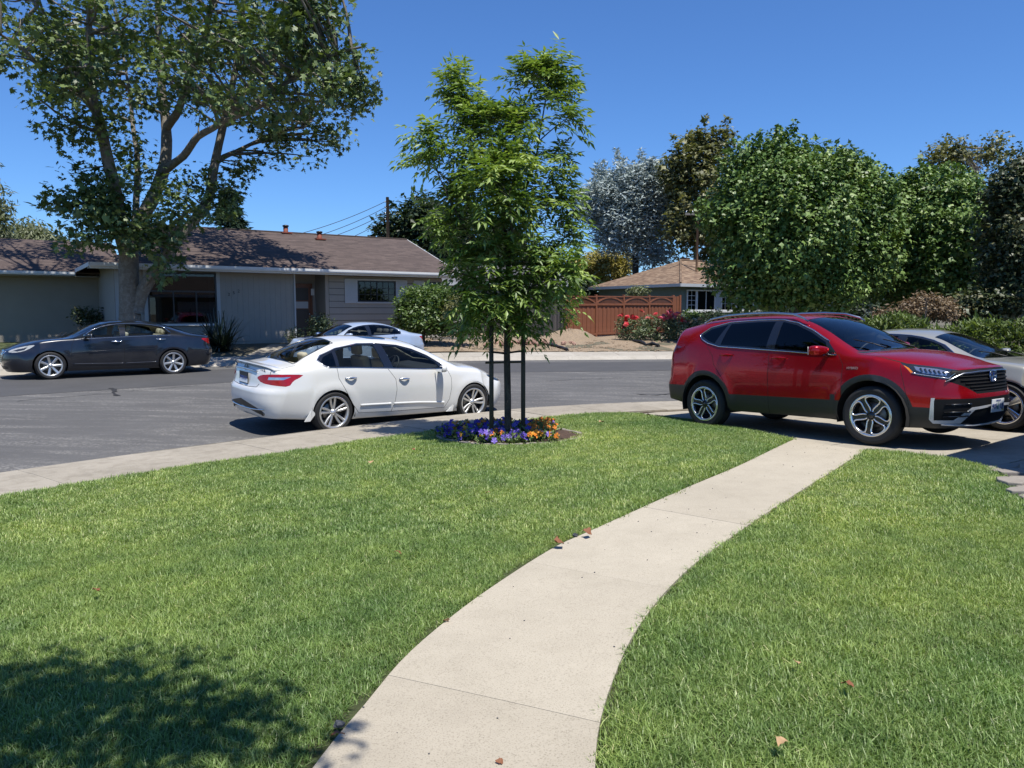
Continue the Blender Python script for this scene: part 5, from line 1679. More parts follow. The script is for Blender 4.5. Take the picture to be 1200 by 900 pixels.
def build_red():
    S = S_RED
    c = Car(S, 'red crossover with silver roof rails parked in the driveway facing right', 'car', (4.455, 11.08, -.116), (.566, -.823, .043), 'cars parked in the driveway')
    P = mats['p_red']
    ra = S['rad']
    for ax in S['axles']:
        c.region('wheel_arch_trim#f' if ax > 0 else 'wheel_arch_trim#r', arc(ax, ra, .515, -20, 200, 30) + [(ax - .5, .10), (ax + .5, .10)], mat=mats['clad'])
    dr = [(-1.30, 1.24), (-1.18, 1.10), (-1.15, .98), (-1.0, .80), (-.83, .55), (-.80, .30), (-.175, .30), (-.17, 1.16), (-.12, 1.58), (-.5, 1.62), (-.95, 1.60), (-1.0, 1.45)]
    df = [(-.175, .30), (-.17, 1.16), (-.12, 1.58), (.12, 1.57), (.45, 1.44), (.8, 1.24), (.93, 1.12), (.96, 1.0), (.955, .60), (.93, .30)]
    c.region('rear_door', dr); c.region('front_door', df)
    frame = [(-1.50, 1.415), (-1.34, 1.52), (-1.0, 1.59), (-.5, 1.605), (-.08, 1.595), (.17, 1.545), (.43, 1.44), (.70, 1.29), (.86, 1.13), (.80, 1.118), (.44, 1.15), (-.16, 1.19), (-1.07, 1.245), (-1.30, 1.30), (-1.44, 1.36)]
    c.region('window_frame', frame, mat=mats['gloss_black'])
    c.region('quarter_window', [(-1.455, 1.405), (-1.32, 1.50), (-1.02, 1.565), (-1.17, 1.285), (-1.30, 1.325)], mat=mats['glass_dark'])
    c.region('window', [(-.97, 1.57), (-.5, 1.583), (-.20, 1.58), (-.235, 1.215), (-1.05, 1.265)], mat=mats['glass_dark'], parent='rear_door', off=-.003)
    c.region('window', [(-.075, 1.575), (.15, 1.525), (.41, 1.422), (.66, 1.285), (.74, 1.145), (.44, 1.168), (-.09, 1.205)], mat=mats['glass_mid'], parent='front_door', off=-.003)
    c.region('windshield', [(1.06, .70), (1.16, .38), (1.19, 0), (1.16, -.38), (1.06, -.70), (.7, -.655), (.22, -.575), (.20, 0), (.22, .575), (.7, .655)], 'top', mat=mats['glass_shield'], sided=False, off=-.002)
    c.region('rear_window', [(.56, 1.48), (-.56, 1.48), (-.62, 1.14), (.62, 1.14)], 'front', acc=acc_rear, mat=mats['glass_dark'], sided=False, off=-.002)
    c.region('taillight', [(-1.86, 1.235), (-2.02, 1.275), (-2.6, 1.30), (-2.6, 1.10), (-2.12, 1.13), (-1.95, 1.19)], 'side', mat=mats['dark_red_lens'])
    c.region('headlight', [(-1.115, 1.025), (-1.209, 1.015), (-1.317, 1.0), (-1.547, .97), (-1.72, .938), (-1.678, .873), (-1.644, .823), (-1.318, .872), (-1.228, .905), (-1.173, .965)], 63, mat=mats['lamp_dark'])
    c.region('headlight_lens', [(-1.26, .985), (-1.50, .955), (-1.62, .925), (-1.60, .875), (-1.36, .905), (-1.285, .94)], 63, mat=mats['lamp_silver'], parent='headlight')
    c.region('indicator', [(-1.146, 1.0), (-1.21, .963), (-1.264, .902), (-1.228, .905), (-1.182, .963)], 63, mat=mats['amber_lens'], parent='headlight')
    gr = [(.62, .935), (.25, .945), (-.25, .945), (-.62, .935), (-.70, .815), (-.52, .735), (-.38, .655), (.38, .655), (.52, .735), (.70, .815)]
    c.region('grille', gr, 'front', mat=mats['grille_black'], sided=False, off=-.004)
    low = [(.685, .605), (-.685, .605), (-.685, .37), (-.66, .30), (-.25, .27), (.25, .27), (.66, .30), (.685, .37)]
    c.region('front_bumper_insert', low, 'front', mat=mats['grille_black'], sided=False)
    c.region('lower_cladding', [(-1.0, .54), (1.0, .54), (1.0, .1), (-1.0, .1)], mat=mats['clad'])
    c.region('bumper_cladding', [(1.68, .505), (1.95, .50), (2.3, .48), (2.3, .1), (1.68, .1)], mat=mats['clad'])
    c.region('rear_bumper_cladding', [(-1.68, .64), (-2.6, .64), (-2.6, .1), (-1.68, .1)], mat=mats['clad'])
    c.region('rear_bumper_cladding#mid', [(.95, .64), (-.95, .64), (-.95, .1), (.95, .1)], 'front', acc=acc_rear, mat=mats['clad'], sided=False)
    c.region('front_bumper_insert', [(-1.466, .602), (-2.7, .602), (-2.7, .29), (-1.73, .305), (-1.466, .34)], 63, mat=mats['grille_black'])
    # silver bumper blade: upright at the corner, foot, then rising to the centre
    c.region('silver_blade', [(-1.444, .615), (-1.484, .616), (-1.474, .575), (-1.472, .350), (-1.675, .352), (-1.863, .500), (-2.6, .562), (-2.6, .540), (-1.897, .470), (-1.745, .309), (-1.464, .311), (-1.424, .36)], 63, mat=mats['silver_plastic'], off=.006)
    for line in ([(-1.30, 1.24), (-1.18, 1.10), (-1.15, .98), (-1.0, .80), (-.86, .60)], [(-.17, 1.185), (-.175, .30)], [(.88, 1.13), (.96, 1.0), (.955, .60), (.94, .30)]):
        c.region('panel_gap', ribbon_poly(line, .007), mat=mats['seam'])
    c.region('bonnet_gap', ribbon_poly([(1.1, .80), (1.5, .795), (1.85, .735), (2.03, .66)], .009), 'top', mat=mats['seam'])
    c.region('bumper_gap', ribbon_poly([(1.66, 1.0), (1.72, .80), (1.79, .52)], .006), mat=mats['seam'])
    c.region('wiper_cowl', [(1.06, .76), (1.17, .40), (1.20, 0), (1.17, -.40), (1.06, -.76), (1.16, -.74), (1.26, -.38), (1.28, 0), (1.26, .38), (1.16, .74)], 'top', mat=mats['black_plastic'], sided=False)
    for ax in S['axles']:
        ring = arc(ax, ra, S['arch'], -35, 215, 30) + [(ax - .4, .0), (ax + .4, .0)]
        c.region('delete', ring, sided=False); c.region('delete', ring, sided=False, acc=lambda f, s: f.normal.y < -0.12)
    c.finish(P, mats['dark'], mats['lining_dark'], cabin=(-2.2, 1.2, .8))
    c.strip('window_trim', [(.86, 1.118), (.44, 1.143), (-.16, 1.183), (-1.07, 1.238), (-1.30, 1.293), (-1.44, 1.353), (-1.505, 1.415), (-1.34, 1.527), (-1.0, 1.597), (-.5, 1.612), (-.08, 1.602), (.17, 1.552), (.43, 1.447), (.71, 1.295)], .0085, mats['chrome'], lift=.003)
    # grille bars: chrome wing, mesh bars
    c.strip('grille_wing', [(-.70, .80), (-.62, .855), (-.53, .893), (-.3, .905), (0, .907), (.3, .905), (.53, .893), (.62, .855), (.70, .80)], .013, mats['satin'], 'front', sides=(1,), lift=.008)
    for z in (.70, .735, .775, .815, .86):
        w_ = .36 + (z - .655) * 1.3
        c.strip('grille_bar', [(-min(w_, .62), z), (0, z), (min(w_, .62), z)], .008, mats['grille_black'], 'front', sides=(1,), lift=.002)
    for z in (.40, .45, .54):
        c.strip('bumper_slat', [(.48, z), (.72, z - .004)], .012, mats['gloss_black'], 'front', lift=.003)
    c.strip('front_lip', [(-.7, .30), (-.3, .272), (0, .268), (.3, .272), (.7, .30)], .014, mats['silver_plastic'], 'front', sides=(1,), lift=.004)
    # day lamps inside the headlight
    c.strip('lamp_blade', [(-1.24, .905), (-1.36, .885), (-1.62, .845), (-1.69, .90)], .007, mats['chrome'], 63, lift=.004, parent='headlight')
    for k in range(6):
        h0 = -1.33 - .047 * k
        c.strip('lamp_element', [(h0, .958 - .008 * k), (h0 - .02, .918 - .006 * k)], .012, mats['lamp_dark'], 63, lift=.003, parent='headlight')
    for s in (1, -1):
        handle(c, -1.03, -.79, 1.115, s, P, mats['dark_red'], 'rear_door')
        handle(c, -.12, .12, 1.075, s, P, mats['dark_red'], 'front_door')
        rl = MB(); pts = []
        for x, z in ((-1.55, 1.60), (-1.42, 1.655), (-1.1, 1.698), (-.7, 1.712), (-.3, 1.706), (.05, 1.675), (.24, 1.615), (.32, 1.565)): pts.append((x, .628 * s + (.05 * s if x > .2 else 0), z))
        rl.tube(pts, [.012, .017, .018, .018, .018, .018, .016, .01], 8); rl.build('roof_rail', mats['satin'], c.root)
        t = text_mesh('HYBRID', .045, 'lettering', mats['chrome'], c.root, .002)
        loc, n = c.hit(1.10, .955, 'side', s); t.location = loc + n * .004
        t.rotation_euler = (PI / 2, 0, PI if s > 0 else 0)
        wp = MB(); wp.tube([(1.17, .1 + .35 * s, 1.195), (1.05, .0 + .35 * s, 1.255), (.93, -.30 + .30 * s, 1.315)] if s < 0 else [(1.17, .45, 1.195), (1.04, .20, 1.262), (.97, .02, 1.305)], .008, 6); wp.build('wiper', mats['black_plastic'], c.root)
    mirror(c, .70, .90, 1.185, P, mats['gloss_black'], mats['mirror'], 1.0)
    pl = plate(c, 2.415, -.02, .50, R(3), [('905', .085, -.088, -.008, mats['plate_blue']), ('LJJ', .085, .088, -.008, mats['plate_blue']), ('OREGON', .028, 0, .058, mats['plate_blue'])], mats['plate_white'], None, None, 1)
    tr = MB(); tr.add([(.0042, -.022, -.045), (.0042, .022, -.045), (.0042, .004, .042), (.0042, -.004, .042)], [(0, 1, 2, 3)]); tr.build('plate_tree', mats['plate_green'], pl)
    st = MB(); st.box(.0042, .005, .10, .14, -.07, -.045); st.build('plate_sticker', mats['plate_yellow'], pl)
    # badge: upright letter H in a rounded frame
    b = MB()
    fr = [(-.062, .048), (-.07, .0), (-.05, -.05), (0, -.056), (.05, -.05), (.07, 0), (.062, .048), (0, .056)]
    b.tube([(0, p[0], p[1]) for p in fr], .007, 6, closed=True)
    b.tube([(.004, -.034, .042), (.004, -.026, -.04)], .008, 6); b.tube([(.004, .034, .042), (.004, .026, -.04)], .008, 6); b.tube([(.004, -.028, 0), (.004, .028, 0)], .007, 6)
    loc, n = c.hit(0, .845, 'front')
    o = b.build('emblem', mats['chrome'], c.root, loc + Vector((.016, 0, 0))); o.scale = (1, 1.15, 1.15)
    bk = MB(); bk.prism([(p[0] * 1.1, p[1] * 1.1) for p in fr], -.006, .0, Matrix(((0, 0, 1, 0), (1, 0, 0, 0), (0, 1, 0, 0), (0, 0, 0, 1)))); bk.build('emblem_back', mats['badge_blue'], o)
    common_wheels(c, S, 'petal', mats['alloy_cut'], .256, .235, .92, R(6))
    cabin(c.root, mats['seat_dark'], mats['trim_dark'], (.05, -.95), .60, .85, 1.10, 1.4)
    return c

# ---- generic three-box sedan used for the other three, each with its own measures
def mod(base, **kw):
    d = dict(base); d.update(kw); return d

S_DARK = mod(S_WHITE,
    zb=[(-2.5, .24), (-1.9, .22), (-1, .20), (1, .19), (2, .18), (2.37, .18)],
    zsh=[(-2.5, .95), (-2.2, .985), (-1.9, 1.01), (-1.5, 1.045), (-.9, 1.035), (0, 1.0), (.7, .965), (1.1, .95), (1.4, .92), (1.8, .845), (2.1, .76), (2.37, .66)],
    zt=[(-2.5, 1.0), (-2.2, 1.04), (-1.95, 1.075), (-1.7, 1.13), (-1.45, 1.20), (-1.2, 1.275), (-.9, 1.335), (-.5, 1.365), (-.1, 1.345), (.3, 1.26), (.65, 1.10), (.9, 1.0), (1.1, .975), (1.5, .935), (1.9, .85), (2.2, .75), (2.37, .68)],
    zc=[(-2.5, 1.03), (-2.3, 1.06), (-2.05, 1.09), (-1.8, 1.16), (-1.5, 1.265), (-1.1, 1.37), (-.7, 1.42), (-.4, 1.428), (-.05, 1.41), (.3, 1.325), (.6, 1.19), (.92, 1.04), (1.1, 1.005), (1.5, .965), (1.9, .88), (2.2, .785), (2.37, .71)],
    wt=[(-2.5, .66), (-2, .65), (-1.6, .60), (-1.1, .575), (-.5, .58), (.2, .61), (.65, .67), (.95, .71), (1.5, .70), (2, .65), (2.37, .58)],
    front=[(.15, 2.20), (.25, 2.28), (.45, 2.34), (.6, 2.33), (.68, 2.29), (.75, 2.22)], arch=.365)

def build_sedan(S, label, loc, fwd, paint, glass, kind, rim, seat, group, dz=(0, 0), lamp_y=True, trim=None, plate_txt=None, moon=False, rear_led=True):
    c = Car(S, label, 'car', loc, fwd, group)
    for ax in S['axles']:
        ring = arc(ax, S['rad'], S['arch'], -30, 210, 24) + [(ax - .3, .0), (ax + .3, .0)]
        c.region('delete', ring, sided=False); c.region('delete', ring, sided=False, acc=lambda f, s: f.normal.y < -0.12)
    zt = lambda x: float(pchip(S['zt'], x)); zs = lambda x: float(pchip(S['zsh'], x))
    a0, a1 = S.get('dlo', (-1.36, .66))
    top = lambda x, d=.022: zt(x) - d
    bot = lambda x, d=.02: zs(x) + d
    c.region('rear_door', [(-1.12, bot(-1.12)), (-.96, .72), (-1.02, .31), (-.23, .30), (-.22, .94), (-.24, top(-.24, .0)), (-.9, top(-.9, .0)), (-1.15, top(-1.15, 0))])
    c.region('front_door', [(-.23, .30), (-.22, .94), (-.24, top(-.24, .0)), (.2, top(.2, 0)), (.55, top(.55, 0)), (.86, zs(.86) + .02), (.93, .8), (.97, .32)])
    xs = np.linspace(a0 + .13, a1 - .22, 10)
    frame = [(a0, bot(a0) + .03)] + [(x, top(x)) for x in xs] + [(a1 + .02, bot(a1) + .035), (a1 + .08, bot(a1, .0))] + [(x, bot(x, .0)) for x in (.3, -.3, -.9)] + [(a0 + .05, bot(a0, 0))]
    c.region('window_frame', frame, mat=mats['gloss_black'])
    c.region('window', [(a0 + .07, bot(a0 + .07) + .03)] + [(x, top(x, .045)) for x in np.linspace(a0 + .2, -.30, 6)] + [(-.27, bot(-.3)), (-.8, bot(-.8)), (a0 + .1, bot(a0 + .1) + .002)], mat=glass, parent='rear_door', off=-.003)
    c.region('window', [(-.15, top(-.15, .045))] + [(x, top(x, .045)) for x in np.linspace(-.05, a1 - .26, 5)] + [(a1 - .03, bot(a1 - .03) + .03), (a1 - .03, bot(a1 - .03)), (.2, bot(.2)), (-.15, bot(-.15))], mat=glass, parent='front_door', off=-.003)
    x0, x1 = S.get('rw', (-1.93, -1.12)); w0, w1 = S.get('ws_', (1.0, .22))
    c.region('rear_window', round_poly([(x0, .58), (x0 - .02, 0), (x0, -.58), (x1, -.50), (x1 + .03, 0), (x1, .50)], 1), 'top', mat=mats['glass_dark'] if glass is mats['glass_dark'] else mats['glass_mid'], sided=False, off=-.002)
    c.region('windshield', [(w0, .64), (w0 + .1, .35), (w0 + .13, 0), (w0 + .1, -.35), (w0, -.64), (w1, -.535), (w1 - .02, 0), (w1, .535)], 'top', mat=mats['glass_shield'], sided=False, off=-.002)
    c.region('taillight', round_poly([(2.10, .80), (2.02, .945), (1.9, .955), (1.62, .955), (1.80, .84), (1.95, .79)], 1), 113, mat=mats['red_lens'])
    c.region('headlight', round_poly([(-1.13, .83), (-1.3, .815), (-1.66, .735), (-1.74, .66), (-1.58, .645), (-1.38, .68), (-1.24, .75)], 1), 63, mat=mats['lamp_clear'])
    c.region('headlight_lens', [(-1.30, .775), (-1.52, .73), (-1.62, .69), (-1.5, .675), (-1.36, .71)], 63, mat=mats['lamp_dark'], parent='headlight')
    c.region('grille', round_poly([(.42, .67), (-.42, .67), (-.28, .42), (.28, .42)], 1), 'front', mat=mats['gloss_black'], sided=False)
    c.region('lower_grille', round_poly([(.55, .33), (-.55, .33), (-.45, .24), (.45, .24)], 1), 'front', mat=mats['black_plastic'], sided=False)
    for line in ([(-1.12, bot(-1.12, 0)), (-.96, .72), (-1.02, .31)], [(-.22, .94), (-.23, .30)], [(.87, zs(.87)), (.93, .8), (.97, .32)], [(-1.02, .305), (-.23, .295), (.97, .31)]):
        c.region('panel_gap', ribbon_poly(line, .008), mat=mats['seam'])
    c.region('bonnet_gap', ribbon_poly([(1.05, .71), (1.5, .70), (1.9, .67), (2.15, .6)], .008), 'top', mat=mats['seam'])
    if moon:
        c.region('sunroof', round_poly([(-.05, .42), (-.05, -.42), (-.55, -.42), (-.55, .42)], 2), 'top', mat=mats['glass_dark'], sided=False)
    c.finish(paint, mats['dark'], mats['lining_dark'] if seat is not mats['seat_beige'] else mats['lining_beige'], cabin=(-1.9, 1.2, .75))
    t = trim or mats['chrome']
    c.strip('window_trim', [(a0 + .02, bot(a0, -.004)), (-.9, bot(-.9, -.004)), (-.3, bot(-.3, -.004)), (.3, bot(.3, -.004)), (a1 + .06, bot(a1, -.004))], .007, t, lift=.002)
    c.strip('window_trim', [(a0 - .005, bot(a0) + .03)] + [(x, top(x, .02)) for x in xs] + [(a1 + .02, bot(a1) + .04)], .006, t, lift=.002)
    c.strip('door_moulding', [(-.99, .36), (-.24, .345)], .016, paint, lift=-.004)
    c.strip('door_moulding', [(-.21, .345), (.93, .36)], .016, paint, lift=-.004)
    c.strip('grille_trim', [(.42, .67), (0, .675), (-.42, .67), (-.36, .56), (-.28, .42), (0, .415), (.28, .42), (.36, .56)], .011, mats['chrome'], 'front', sides=(1,), lift=.004, closed=True)
    for k in range(5):
        z = .46 + .045 * k
        c.strip('grille_bar', [(-.28 - .1 * k / 5, z), (0, z), (.28 + .1 * k / 5, z)], .007, mats['satin'], 'front', sides=(1,), lift=.002)
    for s in (1, -1):
        handle(c, -1.20, -.99, zs(-1.1) - .10, s, t, paint, 'rear_door')
        handle(c, -.17, .06, zs(0) - .105, s, t, paint, 'front_door')
        wp = MB(); wy = .30 * s
        zz = float(pchip(S['zc'], w0)) 
        wp.tube([(w0 + .09, wy + .15, zz - .01), (w0 - .02, wy - .1, zz + .05), (w0 - .09, wy - .32, zz + .075)], .009, 6); wp.build('wiper', mats['black_plastic'], c.root)
    mirror(c, .60 + S.get('mx', 0), .875, zs(.6) + .075, paint, mats['gloss_black'], mats['mirror'], .85)
    if plate_txt:
        plate(c, -2.475, 0, .80, R(-6), [(plate_txt, .075, 0, -.004, mats['plate_blue'])], mats['plate_white'], None, None, -1)
    common_wheels(c, S, kind, rim, .246, .215, .905)
    cabin(c.root, seat, mats['trim_dark'], (.05, -.85), .46, .70, .95)
    return c
mats['p_white'] = paint_mat('pearl_white_paint', (0.62, 0.62, 0.60), 0.0, 0.35, .03)
mats['p_white_shadow'] = mats['p_white']  # the plate recess takes the plain body white
mats['p_red'] = paint_mat('metallic_red_paint', (0.46, 0.003, 0.010), 0.62, 0.24, .3, coat=.45, dust=.015)
mats['dark_red'] = paint_mat('handle_recess_red', (0.20, 0.008, 0.012), 0.4, 0.4, .3)  # darker copy of the body red: shade of the handle hollows put into colour
mats['dark_red_lens'] = pmat('dark_red_lens', (0.10, 0.004, 0.006), 0.08, 0.4, 14, 25, coat=1.0)
mats['p_dark'] = paint_mat('dark_blue_grey_paint', (0.010, 0.013, 0.022), 0.35, 0.28, .4)
mats['p_blue'] = paint_mat('pale_silver_blue_paint', (0.50, 0.58, 0.70), 0.35, 0.32, .15)
mats['p_beige'] = paint_mat('grey_green_beige_paint', (0.40, 0.39, 0.33), 0.4, 0.34, .25)
mats['lamp_clear'] = pmat('clear_headlight', (0.60, 0.60, 0.55), 0.1, 0.45, 18, 40, metallic=0.3, coat=1.0)
car_white = build_white()
car_red = build_red()
car_dark = build_sedan(S_DARK, 'dark blue grey sedan parked at the far kerb under the large sycamore', (-10.486, 19.878, -.041), (-.788, -.616, .011), mats['p_dark'], mats['glass_mid'], 'seven', mats['alloy'], mats['seat_beige'], 'cars parked in the street')
S_BLUE = mod(S_DARK, dlo=(-1.40, .66), front=[(.15, 2.02), (.25, 2.08), (.45, 2.13), (.6, 2.12), (.68, 2.08), (.75, 2.02)],
    zc=[(-2.5, 1.03), (-2.3, 1.06), (-2.05, 1.09), (-1.8, 1.16), (-1.5, 1.265), (-1.1, 1.37), (-.7, 1.42), (-.4, 1.428), (-.05, 1.41), (.3, 1.325), (.6, 1.19), (.92, 1.03), (1.1, .97), (1.5, .90), (1.9, .82), (2.2, .75), (2.37, .69)])
car_blue = build_sedan(S_BLUE, 'pale silver blue sedan at the far kerb, half hidden behind the white car', (-4.81, 22.85, float(G(-4.81, 22.85)) - .015), (-.743, -.669, 0), mats['p_blue'], mats['glass_mid'], 'ten', mats['alloy'], mats['seat_grey'], 'cars parked in the street', trim=mats['gloss_black'])
car_blue.root.scale = (.93, .93, .93)
S_BEIGE = mod(S_DARK, front=[(.15, 2.24), (.25, 2.32), (.45, 2.38), (.6, 2.37), (.68, 2.33), (.75, 2.26)])
_f = Vector((.566, -.824, 0)); _l = Vector((.824, .566, 0))
_fw = Vector((7.05, 10.85, 0)) - _f * 1.3875 + _l * .79
car_beige = build_sedan(S_BEIGE, 'greyish beige sedan parked beyond the red crossover in the driveway', (_fw.x, _fw.y, -.10), (.566, -.823, .02), mats['p_beige'], mats['glass_mid'], 'twin5', mats['alloy_cut'], mats['seat_grey'], 'cars parked in the driveway')
# ------------------------------------------------------------------ trees, shrubs, hedges
def leaf_mat(name, c1, c2, c3, trans=.35, rough=.42, spec=.5, tcol=None):
    """c1 dark, c2 mid, c3 light leaves: each leaf has its own tone"""
    m, nt, p, out = new_mat(name)
    at_ = nt.nodes.new('ShaderNodeAttribute'); at_.attribute_name = 'tone'
    r = ramp(nt, [(0, c1), (.5, c2), (1, c3)]); nt.links.new(at_.outputs['Fac'], r.inputs[0])
    nt.links.new(r.outputs[0], p.inputs['Base Color'])
    p.inputs['Roughness'].default_value = rough
    p.inputs['Specular IOR Level'].default_value = spec
    t = nt.nodes.new('ShaderNodeBsdfTranslucent')
    tc = tcol or (1.5, 1.6, .6)
    b = mixc(nt, r.outputs[0], tc, 1.0, 'MULTIPLY'); nt.links.new(b, t.inputs[0])
    mx = nt.nodes.new('ShaderNodeMixShader'); mx.inputs[0].default_value = trans
    nt.links.new(p.outputs[0], mx.inputs[1]); nt.links.new(t.outputs[0], mx.inputs[2]); nt.links.new(mx.outputs[0], out.inputs[0])
    return m

def bark_mat(name, c1, c2, c3, sc=4, bump=.5):
    m, nt, p, out = new_mat(name)
    co = geo_pos(nt)
    n1 = noise(nt, sc, 5, .6, co, .8); n2 = noise(nt, sc * 9, 4, .7, co)
    r = ramp(nt, [(.35, c1), (.5, c2), (.65, c3)]); nt.links.new(n1.outputs[0], r.inputs[0])
    r2 = ramp(nt, [(.3, (.6, .6, .6)), (.7, (1.15, 1.15, 1.15))]); nt.links.new(n2.outputs[0], r2.inputs[0])
    b = mixc(nt, r.outputs[0], r2.outputs[0], .8, 'MULTIPLY'); nt.links.new(b, p.inputs['Base Color']); p.inputs['Roughness'].default_value = .9
    bp = nt.nodes.new('ShaderNodeBump'); bp.inputs['Strength'].default_value = bump; bp.inputs['Distance'].default_value = .02
    nt.links.new(n2.outputs[0], bp.inputs['Height']); nt.links.new(bp.outputs[0], p.inputs['Normal'])
    return m

# leaf outlines: (verts in leaf plane x along the leaf, triangles)
LEAF = {
    'palmate': (np.array([(0, 0, 0), (.30, -.48, .03), (.38, -.20, 0), (.86, -.42, -.05), (.66, -.12, .03), (1.05, 0, -.08), (.66, .12, .03), (.86, .42, -.05), (.38, .20, 0), (.30, .48, .03)]),
                np.array([(0, 1, 2), (0, 2, 4), (2, 3, 4), (0, 4, 6), (4, 5, 6), (0, 6, 8), (6, 7, 8), (0, 8, 9)])),
    'lobed': (np.array([(0, 0, 0), (.35, -.42, -.04), (.55, -.14, .03), (1, 0, -.10), (.55, .14, .03), (.35, .42, -.04)]), np.array([(0, 1, 2), (0, 2, 4), (2, 3, 4), (0, 4, 5)])),
    'oval': (np.array([(0, 0, 0), (.45, -.24, .05), (1, 0, -.08), (.45, .24, .05)]), np.array([(0, 1, 2), (0, 2, 3)])),
    'lance': (np.array([(0, 0, 0), (.42, -.15, .03), (1, 0, -.10), (.42, .15, .03)]), np.array([(0, 1, 2), (0, 2, 3)])),
    'needle': (np.array([(0, -.04, 0), (1, 0, 0), (0, .04, 0)]), np.array([(0, 1, 2)])),
}
def unit(a): return a / np.maximum(np.linalg.norm(a, axis=-1, keepdims=True), 1e-9)

def leaf_mesh(pos, axis, nrm, size, shape, tone):
    """pos, axis (leaf direction), nrm (n,3); size (n,); returns V,F,tone"""
    T, Fc = LEAF[shape]
    ax = unit(axis); nz = nrm - (nrm * ax).sum(1, keepdims=True) * ax; nz = unit(nz); ay = np.cross(nz, ax)
    V = pos[:, None, :] + size[:, None, None] * (T[None, :, 0:1] * ax[:, None, :] + T[None, :, 1:2] * ay[:, None, :] + T[None, :, 2:3] * nz[:, None, :])
    k = len(T); n = len(pos)
    F_ = (Fc[None] + (np.arange(n) * k)[:, None, None]).reshape(-1, 3)
    return V.reshape(-1, 3), F_, np.repeat(tone, k)

def leaf_obj(name, parts, mat, parent):
    V, F_, T, o = [], [], [], 0
    for v, f, t in parts:
        V.append(v); F_.append(f + o); T.append(t); o += len(v)
    V = np.concatenate(V); F_ = np.concatenate(F_); T = np.concatenate(T)
    M = np.array(parent.matrix_world.inverted()) if False else None
    ob = mesh_obj(name, V - np.array(parent.location), F_, mat, parent, True)
    a = ob.data.attributes.new('tone', 'FLOAT', 'POINT'); a.data.foreach_set('value', T.astype(np.float32))
    return tag(ob, kind='stuff')

def blob_clumps(blobs, rng, per_area=1.0, shell=.45):
    """blobs: (x,y,z,rx,ry,rz,n) -> clump centres and outward directions"""
    C, O = [], []
    for x, y, z, rx, ry, rz, n in blobs:
        d = unit(rng.normal(size=(n, 3)))
        u = (shell + (1 - shell) * rng.random(n) ** .7)[:, None]
        C.append(np.array([x, y, z]) + d * u * np.array([rx, ry, rz])); O.append(d)
    return np.concatenate(C), np.concatenate(O)

def clump_leaves(C, O, rng, n, rad, size, shape, droop=.3, up=.8, sd=.25, flat=.7, tone_sd=.22, out=.35, nz=.52):
    """n leaves round every clump centre"""
    m = len(C)
    base = rng.normal(.5, .16, m)
    g_ = rng.normal(size=(m * n, 3)); g_ = g_ / np.maximum(np.linalg.norm(g_, axis=1, keepdims=True) / 1.75, 1.0)
    P = np.repeat(C, n, 0) + g_ * np.array([rad, rad, rad * flat])
    out_ = np.repeat(O, n, 0)
    ax = rng.normal(size=(m * n, 3)); ax[:, 2] = ax[:, 2] * .5 - droop; ax = ax + out_ * out
    nr = rng.normal(size=(m * n, 3)) * nz + np.array([0, 0, up]) + out_ * .5
    s = size * np.exp(rng.normal(0, sd, m * n))
    tone = np.clip(np.repeat(base, n) + rng.normal(0, tone_sd, m * n), 0, 1)
    return leaf_mesh(P, ax, nr, s, shape, tone)

def limb_tube(mb, P, r0, r1, n=8, rng=None, wob=0.0):
    P = catmull(P, .25) if len(P) > 2 else np.array(P)
    m = len(P)
    R_ = np.linspace(r0, r1, m)
    if rng is not None and wob:
        R_ = R_ * (1 + rng.normal(0, wob, m))
    mb.tube([tuple(p) for p in P], list(R_), n)
    return P, R_

def catm3(P, step): return catmull(P, step)

def twigs(mb, C, skel, rng, r0=.02, r1=.006, n=4, every=1, maxd=99):
    """a thin branch from each clump to the nearest part of the skeleton"""
    S = np.concatenate(skel)
    for c in C[::every]:
        d = np.linalg.norm(S - c, axis=1) + np.where(S[:, 2] > c[2] + .2, .8, 0)
        k = np.argmin(d)
        if d[k] > maxd or d[k] < .05: continue
        a = S[k]; v = c - a; L = np.linalg.norm(v)
        side = rng.normal(size=3) * .10 * L; mid = a + v * .5 + side + np.array([0, 0, .06 * L])
        t = np.linspace(0, 1, 6)[:, None]
        P = (1 - t) ** 2 * a + 2 * t * (1 - t) * mid + t ** 2 * c
        k0 = min(1.6, max(.5, L / 1.2))
        mb.tube([tuple(p) for p in P], list(np.linspace(r0 * k0, r1, 6)), n, cap=False)

def tree_root(name, label, x, y, cat='tree', group=None, dz=0.0):
    return thing(name, label, cat, (x, y, G(x, y) + dz), 0, group)

def build_w(mb, name, mat, root):
    """link a mesh laid out in world space under a thing"""
    o_ = root.location
    mb.v = [(v[0] - o_.x, v[1] - o_.y, v[2] - o_.z) for v in mb.v]
    return mb.build(name, mat, root)

# ---- materials
mats['leaf_syc'] = leaf_mat('sycamore_leaves', (.042, .072, .020), (.090, .138, .040), (.23, .29, .10), .16, .5, .5)
mats['leaf_ash'] = leaf_mat('ash_leaves', (.058, .105, .022), (.145, .225, .048), (.32, .40, .12), .25, .46, .5)
mats['leaf_maple'] = leaf_mat('sweetgum_leaves', (.034, .070, .012), (.092, .165, .030), (.235, .32, .085), .08, .5, .5)
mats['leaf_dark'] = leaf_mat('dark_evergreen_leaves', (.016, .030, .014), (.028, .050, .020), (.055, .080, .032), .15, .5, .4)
mats['leaf_pop'] = leaf_mat('olive_leaves', (.055, .062, .020), (.125, .132, .044), (.30, .285, .14), .2, .5, .5)
mats['leaf_euc'] = leaf_mat('silver_blue_leaves', (.19, .235, .225), (.34, .40, .39), (.48, .54, .535), .12, .6, .4, (1, 1.05, .9))
